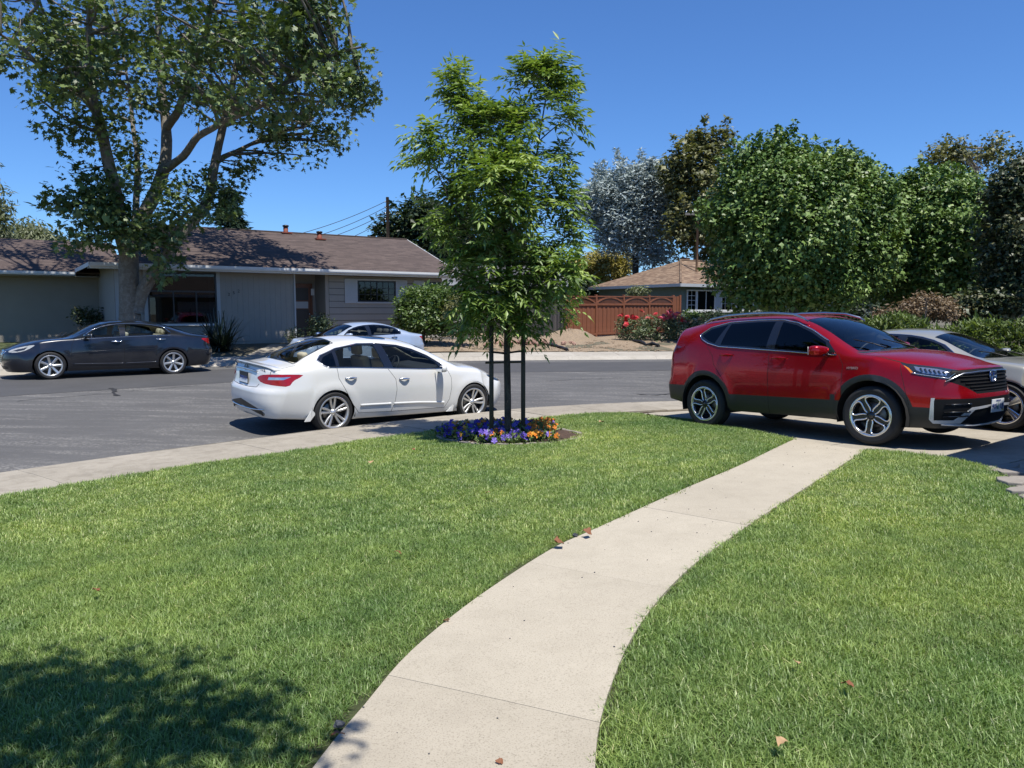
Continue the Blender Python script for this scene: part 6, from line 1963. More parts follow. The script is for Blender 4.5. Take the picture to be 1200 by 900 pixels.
mats['leaf_gold'] = leaf_mat('golden_olive_leaves', (.13, .110, .020), (.24, .205, .045), (.36, .31, .09), .2, .5, .4)
mats['leaf_pale'] = leaf_mat('pale_gum_leaves', (.08, .095, .05), (.15, .17, .09), (.24, .26, .15), .25, .45, .4)
mats['leaf_con'] = leaf_mat('conifer_needles', (.010, .026, .016), (.020, .044, .024), (.038, .070, .038), .08, .6, .3)
mats['leaf_bush'] = leaf_mat('glossy_bush_leaves', (.035, .065, .014), (.080, .135, .030), (.17, .24, .07), .25, .45, .5)
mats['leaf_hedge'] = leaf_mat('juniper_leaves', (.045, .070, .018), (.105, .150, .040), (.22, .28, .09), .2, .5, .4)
mats['leaf_brown'] = leaf_mat('bronze_leaves', (.085, .055, .030), (.18, .125, .070), (.32, .25, .15), .25, .5, .4, (1.2, 1, .7))
mats['leaf_rose'] = leaf_mat('rose_leaves', (.045, .065, .030), (.105, .140, .062), (.26, .31, .16), .15, .45, .5)
mats['leaf_flax'] = leaf_mat('flax_blades', (.010, .018, .012), (.018, .030, .018), (.035, .050, .028), .08, .35, .5)
mats['leaf_mix'] = leaf_mat('bronze_green_leaves', (.018, .030, .010), (.042, .066, .022), (.16, .15, .075), .12, .5, .5)
mats['bark_syc'] = bark_mat('sycamore_bark', (.15, .128, .10), (.19, .168, .135), (.25, .225, .185), 9)
mats['bark_dark'] = bark_mat('dark_bark', (.035, .028, .022), (.055, .045, .036), (.085, .072, .058), 6)
mats['bark_grey'] = bark_mat('grey_bark', (.085, .078, .068), (.13, .12, .105), (.19, .175, .155), 5)
mats['bark_bare'] = bark_mat('bare_twig_bark', (.15, .12, .10), (.20, .17, .14), (.26, .22, .19), 8)

# ---- the large sycamore at the far kerb
def sycamore():
    rng = np.random.default_rng(21)
    base = at(153, 398, 24.0)
    x, y = base[0], base[1]
    T = tree_root('sycamore_tree', 'large sycamore with mottled trunk and spreading limbs behind the dark sedan', x, y)
    z0 = T.location.z
    W = lambda L: [tuple(at(*p)) for p in L]
    limbs = [
        ([(153, 415, 24), (153, 395, 24), (152, 360, 24), (151, 325, 24), (151, 298, 24)], .345, .275),
        ([(160, 366, 24), (166, 345, 24), (173, 331, 24), (190, 309, 24), (212, 276, 24.2), (231, 254, 24.4), (245, 231, 24.6), (251, 196, 24.8), (259, 158, 25.0), (268, 120, 25.2), (278, 70, 25.4), (285, 10, 25.5), (290, -50, 25.6)], .20, .05),
        ([(150, 303, 24), (143, 278, 23.8), (137, 232, 23.4), (128, 195, 23.1), (119, 153, 22.8), (112, 128, 22.6), (107, 90, 22.3), (104, 40, 22), (108, -30, 21.8)], .22, .05),
        ([(151, 302, 24), (160, 268, 24.4), (180, 230, 24.8), (193, 193, 25.2), (195, 153, 25.5), (190, 107, 25.8), (188, 69, 26), (185, 20, 26.2), (186, -60, 26.3)], .24, .05),
        ([(154, 300, 24.1), (158, 262, 24.4), (160, 226, 25), (161, 184, 25.5), (156, 150, 26), (152, 110, 26.5), (140, 40, 27.2)], .13, .03),
        ([(112, 130, 22.6), (100, 115, 22.2), (88, 107, 21.9), (72, 96, 21.6), (57, 88, 21.3), (30, 60, 20.8), (0, 40, 20.4)], .12, .03),
        ([(195, 150, 25.5), (202, 140, 25), (209, 130, 24.5), (218, 100, 24), (226, 73, 23.6), (240, 40, 23), (250, 0, 22.6), (262, -40, 22)], .14, .04),
        ([(193, 200, 25.1), (203, 192, 24.6), (215, 183, 24.2), (223, 172, 23.8), (232, 160, 23.4), (248, 151, 23), (264, 142, 22.6), (285, 133, 22.3), (307, 123, 22), (325, 108, 21.8), (341, 92, 21.6), (365, 78, 21.4), (395, 62, 21.2), (425, 55, 21.1)], .13, .03),
        ([(252, 192, 24.8), (262, 184, 25.2), (276, 178, 25.6), (292, 170, 26), (306, 163, 26.3), (330, 155, 26.6), (355, 150, 26.9)], .10, .025),
        ([(264, 142, 25.0), (285, 110, 25.8), (310, 70, 26.4), (335, 30, 26.9), (350, -20, 27.2)], .10, .03),
        ([(107, 92, 22.3), (85, 60, 23.0), (60, 30, 23.6), (30, -10, 24.2)], .10, .03),
        ([(188, 72, 26), (220, 40, 27), (250, 10, 27.8), (270, -40, 28.4)], .10, .03),
        ([(119, 155, 22.8), (100, 150, 22.4), (82, 140, 22.1), (66, 132, 21.9)], .07, .02),
        ([(140, 255, 23.6), (120, 250, 23.2), (100, 240, 22.9), (80, 238, 22.7)], .06, .02),
        ([(165, 345, 24), (190, 300, 23.4), (205, 270, 23.0), (215, 250, 22.8)], .06, .02),
    ]
    skel = []
    tr = MB(); br = MB()
    for i, (L, r0, r1) in enumerate(limbs):
        P = W(L)
        P_, R_ = limb_tube(tr if i == 0 else br, P, r0, r1, 12 if i < 4 else 8, rng, .03)
        skel.append(P_)
    build_w(tr, 'trunk', mats['bark_syc'], T)
    B = []
    def b(px, py, rx, ry, Ys, n):
        for Y in (Ys if isinstance(Ys, (list, tuple)) else [Ys]):
            c = at(px, py, Y); k = Y / 900
            B.append((c[0], c[1], c[2], rx * k, max(rx, ry) * k * 1.0, ry * k, n))
    three = [20.8, 24, 27.2]
    for px, py, rx, ry, n in ((38, 62, 62, 52, 17), (5, 20, 60, 55, 12), (100, 70, 46, 48, 13), (150, 30, 62, 44, 15), (232, 45, 58, 52, 18), (300, 55, 60, 52, 19), (352, 42, 38, 36, 12), (382, 88, 32, 30, 10), (322, 118, 48, 30, 10), (255, 110, 44, 34, 9), (175, 95, 44, 34, 8), (100, -70, 110, 50, 20), (240, -60, 110, 55, 24), (350, -20, 56, 40, 15), (338, 6, 36, 30, 6), (20, -60, 80, 50, 12), (70, 105, 30, 22, 6)):
        b(px, py, rx, ry, three, n)
    for px, py, rx, ry, Y, n in ((392, 28, 22, 30, 21.3, 10), (365, 10, 24, 26, 21.3, 8), (416, 92, 20, 30, 21.5, 14), (430, 106, 12, 12, 21.2, 5), (404, 130, 16, 16, 22, 6), (378, 150, 24, 26, 25, 11), (372, 176, 16, 12, 25, 6), (330, 168, 24, 18, 25.6, 8), (322, 186, 10, 8, 25.6, 3), (300, 150, 24, 14, 25, 6), (140, 130, 24, 28, 23, 6), (85, 150, 28, 18, 22.2, 9), (120, 165, 18, 16, 22.6, 5), (62, 148, 9, 6, 22, 3),
                                 (92, 222, 30, 22, 22.8, 16), (72, 238, 14, 12, 22.6, 6), (112, 255, 40, 28, 23, 26), (88, 272, 24, 14, 22.8, 9), (140, 235, 30, 26, 23.2, 14), (146, 276, 36, 20, 23, 15), (188, 284, 28, 26, 23.2, 18), (188, 312, 18, 10, 23.4, 3), (215, 250, 26, 26, 23, 11), (200, 225, 20, 22, 24, 7), (170, 205, 22, 22, 24.6, 6), (238, 228, 12, 16, 24.4, 5), (262, 215, 14, 20, 24.8, 6), (255, 245, 16, 14, 24.6, 5), (225, 205, 16, 16, 24, 4), (150, 180, 24, 30, 25, 8), (120, 200, 14, 14, 23, 3), (275, 200, 10, 8, 25, 3), (290, 190, 8, 10, 25.6, 3)):
        b(px, py, rx, ry, Y, n)
    B = [(q[0], q[1], q[2], q[3], q[4], q[5], max(2, int(q[6] * .64))) for q in B]
    C, O = blob_clumps(B, rng, shell=.25)
    twigs(br, C, skel, rng, .035, .008, 4, 1)
    tag(build_w(br, 'branches', mats['bark_syc'], T))
    leaf_obj('crown', [clump_leaves(C, O, rng, 46, .33, .165, 'palmate', droop=.35, up=.8)], mats['leaf_syc'], T)
    return T
sycamore()

# ---- the young ash in the flower bed
def ash():
    rng = np.random.default_rng(5)
    Y0 = 10.3
    base = at(595, 505, Y0); x, y = base[0], base[1]
    T = tree_root('ash_tree', 'young ash tree with feathery bright leaves staked in the flower bed', x, y)
    W = lambda L: [tuple(at(*p)) for p in L]
    limbs = [
        ([(595, 512, Y0), (595, 470, Y0), (594, 400, Y0), (596, 340, Y0), (595, 290, Y0)], .052, .036),
        ([(595, 292, Y0), (600, 260, 10.3), (614, 225, 10.3), (626, 195, 10.3), (632, 160, 10.3), (638, 125, 10.3), (646, 80, 10.3)], .026, .006),
        ([(595, 295, Y0), (590, 250, 10.2), (585, 200, 10.1), (590, 150, 10.1), (603, 120, 10.1)], .024, .006),
        ([(596, 310, Y0), (575, 260, 10.4), (560, 200, 10.5), (548, 150, 10.6), (532, 110, 10.6), (525, 88, 10.6)], .022, .005),
        ([(596, 330, Y0), (560, 290, 10.2), (530, 240, 10.1), (508, 190, 10.0), (494, 150, 10.0)], .018, .004),
        ([(596, 335, Y0), (630, 310, 10.2), (655, 285, 10.1), (676, 265, 10.0)], .016, .004),
        ([(595, 350, Y0), (625, 335, 9.9), (655, 325, 9.7), (674, 318, 9.6)], .014, .004),
        ([(595, 345, Y0), (565, 330, 9.9), (540, 320, 9.7), (520, 318, 9.6)], .014, .004),
        ([(596, 370, Y0), (620, 355, 10.6), (645, 350, 10.8), (662, 365, 10.9)], .012, .003),
        ([(595, 372, Y0), (570, 360, 10.6), (548, 362, 10.8), (540, 380, 10.9)], .012, .003),
        ([(614, 225, 10.3), (640, 215, 10.2), (662, 205, 10.1)], .012, .004),
        ([(575, 260, 10.4), (540, 225, 10.6), (505, 195, 10.7), (486, 192, 10.7)], .012, .004),
        ([(595, 300, Y0), (590, 250, 10.9), (600, 200, 11.1)], .018, .004), ([(595, 310, Y0), (600, 270, 9.7), (596, 230, 9.4)], .018, .004),
        ([(632, 165, 10.3), (655, 145, 10.2), (674, 133, 10.1)], .009, .003), ([(632, 160, 10.3), (612, 120, 10.4), (603, 85, 10.4)], .009, .003),
    ]
    tr, br, skel = MB(), MB(), []
    for i, (L, r0, r1) in enumerate(limbs):
        P_, R_ = limb_tube(tr if i == 0 else br, W(L), r0, r1, 10 if i == 0 else 6, rng, .02)
        skel.append(P_)
    build_w(tr, 'trunk', mats['bark_dark'], T)
    # compound leaves: where they sprout
    B = [(528, 96, 14, 17, 16, 10.6), (545, 118, 24, 22, 34, 10.6), (635, 84, 36, 18, 46, 10.3), (652, 105, 22, 22, 26, 10.3), (612, 95, 14, 16, 12, 10.3), (560, 150, 40, 28, 62, 10.4), (606, 142, 32, 26, 46, 10.2), (498, 156, 12, 12, 9, 10.0), (514, 182, 28, 20, 26, 10.1), (590, 190, 54, 36, 90, 10.1), (664, 135, 14, 12, 10, 10.1), (645, 195, 22, 24, 24, 10.2), (668, 150, 8, 10, 4, 10.1),
         (545, 222, 48, 34, 72, 10.3), (490, 193, 12, 9, 7, 10.7), (602, 245, 52, 38, 84, 10.0), (655, 240, 24, 30, 30, 10.1), (666, 282, 16, 22, 16, 10), (530, 262, 26, 30, 34, 10.2), (560, 300, 50, 36, 66, 10.1), (620, 305, 50, 36, 70, 10.0), (662, 318, 20, 18, 22, 9.7), (594, 345, 52, 30, 70, 10.1), (558, 345, 28, 26, 30, 9.9), (638, 345, 28, 22, 28, 10.4), (660, 368, 12, 9, 9, 10.8), (560, 375, 30, 16, 26, 10.5), (540, 388, 12, 9, 7, 10.8), (612, 372, 40, 14, 24, 10.3), (590, 270, 46, 40, 40, 10.8), (590, 220, 46, 40, 40, 9.6)]
    BB = []
    for px, py, rx, ry, n, Y in B:
        c = at(px, py, Y); k = Y / 900; BB.append((c[0], c[1], c[2], rx * k * .84, max(rx, ry) * k * .85, ry * k * .9, int(n * .52)))
    C, O = blob_clumps(BB, rng, shell=.1)
    twigs(br, C, skel, rng, .006, .002, 3, 2)
    build_w(br, 'branches', mats['bark_dark'], T)
    # each twig end carries a tuft of compound leaves: drooping stalks with nine leaflets
    per = rng.integers(4, 8, len(C)); C = np.repeat(C, per, 0); C = C + rng.normal(size=C.shape) * .035
    n = len(C)
    ctr = np.array([x, y, 2.6])
    rad = C - ctr; rad[:, 2] *= .25
    d = unit(unit(rad) * .55 + rng.normal(size=(n, 3)) * .75 + np.array([0, 0, .55]))
    Ls = rng.uniform(.20, .34, n)
    tone0 = np.clip(np.repeat(rng.normal(.45, .2, len(per)), per) + rng.normal(0, .06, n) + .12 * (C[:, 2] - 2.6) / 2.4, 0, 1)
    tone0 = np.where(rng.random(n) < .10, .95, tone0)
    pos, ax, nr, sz, tn = [], [], [], [], []
    for i in range(n):
        k = 9
        side = unit(np.cross(d[i], [0, 0, 1])[None])[0]
        for j in range(k):
            if j == k - 1: u, sgn = 1.0, 0
            else: u, sgn = .28 + .68 * (j // 2) / 3.0, (1 if j % 2 else -1)
            p = C[i] + d[i] * Ls[i] * u + np.array([0, 0, -.32 * Ls[i] * u * u])
            a = d[i] * .55 + side * sgn * .95 + np.array([0, 0, -.25 - .3 * rng.random()]) if sgn else d[i] * .9 + np.array([0, 0, -.6])
            pos.append(p); ax.append(a + rng.normal(size=3) * .14); nr.append(np.array([0, 0, 1.0]) + rng.normal(size=3) * .35)
            sz.append(rng.uniform(.088, .138) * (1.1 if sgn == 0 else 1)); tn.append(np.clip(tone0[i] + rng.normal(0, .08), 0, 1))
    lv = leaf_mesh(np.array(pos), np.array(ax), np.array(nr), np.array(sz), 'lance', np.array(tn))
    leaf_obj('crown', [lv], mats['leaf_ash'], T)
    return T
ash()

# ---- trees by recipe
def blob_tree(name, label, px, pyb, Y, blobs, mat, leaf, size, nleaf, rad, bark='bark_dark', trunk_r=.18, seed=1, shell=.5, dz=None, droop=.3, up=.8, flat=.7, limbs=None, group=None, cat='tree', ydepth=1.0, stems=1, twig=.022, outw=.35, sd=.25, base_z=None, crown='crown', tone_sd=.2, nz=.5, sprigs=0):
    rng = np.random.default_rng(seed)
    b = at(px, pyb, Y); x, y = b[0], b[1]
    T = tree_root(name, label, x, y, cat, group)
    g = T.location.z
    BB = []
    for q in blobs:
        bx, by, rx, ry, n = q[:5]; YY = q[5] if len(q) > 5 else Y
        c = at(bx, by, YY); k = YY / 900
        BB.append((c[0], c[1], max(c[2], g + .05), rx * k, max(rx, ry * .8) * k * ydepth, ry * k, n))
    C, O = blob_clumps(BB, rng, shell=shell)
    C[:, 2] = np.maximum(C[:, 2], g + .06)
    top = max(q[2] for q in BB)
    skel = []; tr = MB(); br = MB()
    for s in range(stems):
        ox, oy = (rng.normal(size=2) * trunk_r * 2.2 if stems > 1 else (0, 0))
        tt = np.array([np.mean([q[0] for q in BB]), np.mean([q[1] for q in BB]), top])
        P = [(x + ox * .4, y + oy * .4, g - .15), (x + ox, y + oy, g + (top - g) * .3), (x * .6 + tt[0] * .4 + ox * 2, y * .6 + tt[1] * .4 + oy * 2, g + (top - g) * .65), tuple(tt + np.array([ox, oy, 0]) * 2.5)]
        P_, _ = limb_tube(tr, P, trunk_r, trunk_r * .2, 8, rng, .03); skel.append(P_)
    for q in BB:
        c = np.array(q[:3]); S = np.concatenate(skel[:stems]); k = np.argmin(np.linalg.norm(S - c, axis=1) + np.where(S[:, 2] > c[2], 1.0, 0))
        a = S[k]; mid = (a + c) / 2 + rng.normal(size=3) * .08 * np.linalg.norm(c - a)
        P_, _ = limb_tube(br, [tuple(a), tuple(mid), tuple(c)], trunk_r * .4, trunk_r * .12, 5); skel.append(P_)
    twigs(br, C, skel, rng, twig, twig * .3, 3, 2)
    build_w(tr, 'trunk' if stems == 1 else 'stems', mats[bark], T); build_w(br, 'branches', mats[bark], T)
    lv = [clump_leaves(C, O, rng, nleaf, rad, size, leaf, droop, up, sd, flat, tone_sd, outw, nz)]
    if sprigs:                                                     # loose shoots that break the outline
        ok = np.where((O[:, 2] > -.35))[0]
        k = rng.choice(ok, min(sprigs, len(ok)), replace=False)
        L = rng.uniform(.25, 1.0, len(k))[:, None] * rad * 2.2
        dd = unit(O[k] * .6 + np.array([0, 0, .75]) + rng.normal(size=(len(k), 3)) * .25)
        for t in (.45, .75, 1.0):
            lv.append(clump_leaves(C[k] + dd * L * t + O[k] * rad * .5, dd, rng, int(nleaf * .16 * (1.3 - t)) + 3, rad * .34 * (1.35 - t), size, leaf, droop, up, sd, 1.2, tone_sd, .6, nz))
    leaf_obj(crown, lv, mats[mat], T)
    return T

# two dense sweetgums across the street and the darker tree at the right edge
def crown_blobs(blobs, f, core):
    return [(q[0], q[1], q[2], q[3], max(3, int(q[4] * f))) for q in blobs] + core
blob_tree('sweetgum_tree', 'tall dense green tree rising directly behind the red crossover', 930, 372, 29,
    crown_blobs([(926, 270, 80, 76, 560), (900, 222, 46, 36, 130), (960, 222, 46, 34, 130), (876, 262, 36, 54, 120), (972, 275, 40, 54, 120), (882, 322, 44, 28, 110), (950, 327, 54, 26, 120), (908, 196, 30, 16, 50), (975, 208, 28, 14, 34)], .30,
      [(925, 265, 66, 66, 90), (870, 192, 10, 11, 6), (893, 178, 6, 8, 3), (910, 176, 6, 7, 3), (945, 184, 6, 7, 3), (980, 190, 6, 7, 3), (1005, 198, 7, 8, 3), (838, 250, 8, 11, 4), (1018, 260, 9, 14, 4), (1022, 290, 24, 44, 34), (1010, 225, 20, 24, 20)]),
    'leaf_maple', 'lobed', .165, 165, .40, 'bark_grey', .22, 31, .72, droop=.7, up=.75, flat=1.0, outw=.2, tone_sd=.14, nz=.42, sprigs=150)
blob_tree('sweetgum_tree', 'rounded green tree standing behind the grey beige car, right of the tallest one', 1085, 372, 31,
    crown_blobs([(1085, 285, 70, 64, 420), (1055, 250, 32, 26, 70), (1103, 243, 40, 24, 90), (1136, 270, 32, 42, 90), (1040, 302, 40, 44, 90), (1090, 327, 60, 24, 100), (1140, 317, 34, 32, 70)], .30,
      [(1090, 280, 58, 54, 70), (1060, 220, 7, 8, 3), (1085, 214, 7, 7, 3), (1110, 212, 7, 7, 3), (1128, 220, 7, 7, 3)]),
    'leaf_maple', 'lobed', .165, 165, .40, 'bark_grey', .2, 32, .72, droop=.7, up=.75, flat=1.0, outw=.2, tone_sd=.14, nz=.42, sprigs=150)
blob_tree('sweetgum_tree', 'dark tree with bronze tinted leaves cut by the right edge of the photo', 1215, 372, 25,
    crown_blobs([(1212, 265, 48, 76, 300), (1194, 217, 24, 28, 60), (1182, 255, 16, 36, 50), (1180, 315, 20, 34, 60), (1230, 200, 40, 30, 60), (1190, 342, 40, 22, 70)], .5, [(1215, 270, 34, 56, 60), (1160, 356, 30, 12, 40), (1135, 360, 16, 9, 20)]),
    'leaf_mix', 'lobed', .14, 70, .28, 'bark_grey', .2, 33, .7, droop=.5, up=.6, flat=1.0, outw=.2)
blob_tree('tall_tree', 'thin topped tree with olive leaves showing above the sweetgums at the right', 1120, 360, 52,
    [(1112, 178, 16, 16, 24), (1095, 188, 12, 12, 12), (1130, 190, 14, 14, 16), (1165, 172, 12, 14, 14), (1152, 185, 10, 10, 8), (1120, 230, 50, 40, 60)],
    'leaf_pop', 'lobed', .28, 26, .5, 'bark_bare', .22, 34, .3)
# bare branch tips beside it
def bare_tips():
    rng = np.random.default_rng(8)
    b = at(1142, 360, 50); T = tree_root('bare_tree', 'bare twiggy branches poking above the right hand trees', b[0], b[1])
    tr, br = MB(), MB()
    P_, _ = limb_tube(tr, [(b[0], b[1], T.location.z - .1), tuple(at(1143, 300, 50)), tuple(at(1146, 230, 50)), tuple(at(1144, 195, 50))], .16, .05, 8); S = [P_]
    for k in range(26):
        a = P_[-1 - int(rng.integers(0, len(P_) // 3))]; c = at(1143 + rng.normal(0, 9), 178 + rng.uniform(-16, 30), 50)
        m = (a + c) / 2 + rng.normal(size=3) * .15
        br.tube([tuple(a), tuple(m), tuple(c)], [.035, .02, .008], 4)
    build_w(tr, 'trunk', mats['bark_bare'], T); build_w(br, 'twigs', mats['bark_bare'], T)
bare_tips()
# middle distance
blob_tree('gum_tree', 'silvery blue gum tree behind the bungalow roof', 745, 335, 54,
    [(740, 245, 36, 30, 44), (713, 224, 24, 18, 22), (768, 221, 26, 18, 22), (698, 245, 14, 14, 10), (775, 253, 20, 24, 18), (722, 276, 20, 16, 14), (762, 288, 22, 18, 16), (742, 210, 30, 10, 16)],
    'leaf_euc', 'lance', .30, 240, .66, 'bark_dark', .32, 41, .35, droop=.15, up=.6, tone_sd=.13, nz=.55, sprigs=90)
blob_tree('poplar_tree', 'tall olive green tree with dark upper crown behind the bungalow chimney', 815, 345, 50,
    [(815, 228, 26, 46, 46), (800, 190, 16, 20, 14), (834, 190, 20, 26, 18), (815, 166, 9, 13, 7), (844, 164, 9, 11, 6), (800, 266, 22, 32, 30), (835, 270, 22, 34, 30), (794, 212, 10, 12, 6), (784, 192, 3, 3, 1)],
    'leaf_pop', 'lobed', .28, 70, .50, 'bark_grey', .26, 42, .3, sprigs=60)
blob_tree('olive_tree', 'rounded golden olive tree low behind the red fence', 705, 345, 60,
    [(706, 316, 36, 20, 130), (690, 312, 18, 14, 34), (725, 308, 18, 13, 34)], 'leaf_gold', 'oval', .26, 40, .36, 'bark_dark', .2, 43, .5, droop=.6)
blob_tree('dark_tree', 'dark evergreen tree behind the wooden utility pole', 478, 330, 55,
    [(480, 262, 22, 22, 50), (500, 255, 20, 26, 44), (455, 272, 14, 12, 20), (520, 285, 20, 24, 36), (470, 290, 30, 14, 30)], 'leaf_dark', 'oval', .40, 34, .6, 'bark_dark', .3, 44, .35)
blob_tree('dark_tree', 'dark green tree behind the young ash and the far roof', 520, 330, 50,
    [(528, 270, 24, 36, 60), (560, 280, 26, 34, 60), (600, 300, 30, 24, 50), (545, 312, 30, 16, 30), (640, 312, 26, 16, 40), (672, 336, 24, 12, 40), (690, 342, 14, 8, 20)], 'leaf_dark', 'oval', .36, 34, .55, 'bark_dark', .25, 45, .35)
blob_tree('gum_tree', 'drooping pale gum tree beyond the garage wing at the far left', 25, 330, 58,
    [(32, 275, 20, 16, 44), (50, 282, 16, 12, 26), (62, 290, 12, 8, 14), (18, 285, 12, 10, 14), (75, 288, 10, 8, 8)], 'leaf_pale', 'lance', .40, 36, .55, 'bark_grey', .25, 46, .25, droop=1.1, up=.3)
blob_tree('gum_tree', 'taller pale gum tree cut by the left edge of the photo', -30, 330, 50,
    [(-20, 235, 26, 26, 50), (-6, 262, 18, 18, 26), (2, 278, 12, 14, 14), (-30, 280, 30, 24, 40), (-40, 200, 30, 30, 40)], 'leaf_pale', 'lance', .36, 36, .5, 'bark_grey', .25, 47, .25, droop=1.1, up=.3)
blob_tree('dark_tree', 'low dark tree behind the garage wing at the far left', -5, 330, 52, [(2, 298, 14, 10, 26), (-20, 300, 24, 16, 30)], 'leaf_dark', 'oval', .36, 34, .5, 'bark_dark', .2, 48, .35)

def conifer():
    rng = np.random.default_rng(52)
    Y = 47; b = at(273, 330, Y); T = tree_root('conifer_tree', 'dark pyramidal conifer behind the ranch house roof, right of the sycamore trunk', b[0], b[1])
    top = at(270, 219, Y)[2]; g = T.location.z
    tr, br = MB(), MB()
    tr.tube([(b[0], b[1], g - .2), (b[0], b[1], top)], [.3, .03], 8)
    C, O = [], []
    H = top - g
    for k in range(170):
        u = rng.random() ** .8; z = g + H * (.12 + .86 * u); r = (1 - u) * 2.1 * (0.8 + .4 * rng.random()) + .12
        a = rng.uniform(0, 2 * PI)
        tip = np.array([b[0] + r * math.cos(a), b[1] + r * math.sin(a), z - .12 * r])
        br.tube([(b[0], b[1], z), tuple((tip + [b[0], b[1], z]) / 2 + [0, 0, .06]), tuple(tip)], [.03, .02, .006], 3, cap=False)
        for t in np.linspace(.3, 1, 5):
            C.append(np.array([b[0], b[1], z]) * (1 - t) + tip * t); O.append(np.array([math.cos(a), math.sin(a), -.15]))
    build_w(tr, 'trunk', mats['bark_dark'], T); build_w(br, 'branches', mats['bark_dark'], T)
    leaf_obj('crown', [clump_leaves(np.array(C), np.array(O), rng, 16, .16, .30, 'lance', .1, .8, .3, .35, .2, 1.1)], mats['leaf_con'], T)
conifer()

# ---- shrubs by the houses
blob_tree('shrub', 'large rounded glossy shrub in front of the shuttered windows', 497, 396, 28.6,
    [(498, 366, 30, 28, 190), (482, 352, 16, 14, 40), (512, 350, 18, 15, 44), (478, 375, 14, 16, 34), (520, 375, 14, 18, 36)], 'leaf_bush', 'oval', .13, 30, .17, 'bark_dark', .05, 61, .6, cat='shrub', droop=.1, up=.6, stems=4, twig=.012, crown='foliage')
blob_tree('small_tree', 'small tree with a thin dark trunk between the shrub and the young ash', 541, 396, 28,
    [(540, 358, 18, 14, 40), (528, 365, 10, 8, 12), (552, 362, 12, 12, 18)], 'leaf_pop', 'oval', .12, 26, .16, 'bark_dark', .07, 62, .3, twig=.012)
blob_tree('shrub', 'low mixed shrub with pale flowers beside the front door', 375, 400, 27,
    [(376, 382, 13, 12, 34), (366, 388, 8, 8, 12), (388, 388, 8, 6, 10)], 'leaf_rose', 'oval', .10, 26, .13, 'bark_dark', .03, 63, .4, cat='shrub', stems=3, twig=.01, crown='foliage')
blob_tree('shrub', 'small sprawling plant at the foot of the panelled wall', 345, 402, 26.5,
    [(343, 391, 7, 9, 10), (352, 394, 9, 5, 8)], 'leaf_pale', 'oval', .09, 18, .11, 'bark_dark', .02, 64, .3, cat='shrub', stems=3, twig=.008, crown='foliage')
blob_tree('shrub', 'dark shrub with bronze tips against the garage wing wall', 103, 392, 28,
    [(101, 372, 11, 10, 22), (112, 370, 8, 8, 10), (92, 366, 6, 6, 6)], 'leaf_mix', 'oval', .12, 18, .14, 'bark_dark', .03, 65, .3, cat='shrub', stems=4, twig=.012, crown='foliage')
blob_tree('shrub', 'light green shrub top showing over the red fence', 749, 350, 39.5,
    [(748, 340, 10, 5, 22), (742, 343, 6, 4, 8)], 'leaf_pale', 'oval', .12, 22, .14, 'bark_dark', .03, 66, .3, cat='shrub', stems=3, twig=.01, crown='foliage')
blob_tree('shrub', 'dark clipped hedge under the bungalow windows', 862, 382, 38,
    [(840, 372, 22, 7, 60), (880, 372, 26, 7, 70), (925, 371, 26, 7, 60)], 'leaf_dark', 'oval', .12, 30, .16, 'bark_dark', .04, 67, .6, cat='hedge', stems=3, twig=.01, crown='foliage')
blob_tree('shrub', 'yellow green shrub between the rose bush and the bungalow', 806, 378, 33,
    [(808, 370, 12, 6, 26), (818, 373, 8, 5, 12)], 'leaf_bush', 'oval', .10, 24, .13, 'bark_dark', .03, 68, .4, cat='shrub', stems=3, twig=.01, crown='foliage')
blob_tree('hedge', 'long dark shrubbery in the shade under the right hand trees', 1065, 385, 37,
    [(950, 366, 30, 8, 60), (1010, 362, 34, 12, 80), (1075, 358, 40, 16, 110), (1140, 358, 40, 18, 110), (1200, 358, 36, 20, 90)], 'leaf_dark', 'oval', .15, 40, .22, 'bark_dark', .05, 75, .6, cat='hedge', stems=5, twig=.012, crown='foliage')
blob_tree('shrub', 'brown leaved bush rising behind the green juniper hedge', 1075, 405, 19.5,
    [(1090, 360, 24, 12, 80), (1062, 363, 16, 9, 34), (1040, 371, 14, 8, 34), (1110, 365, 12, 9, 24), (1086, 350, 11, 6, 14)], 'leaf_brown', 'oval', .075, 26, .12, 'bark_bare', .04, 69, .4, cat='shrub', stems=4, twig=.01, crown='foliage')

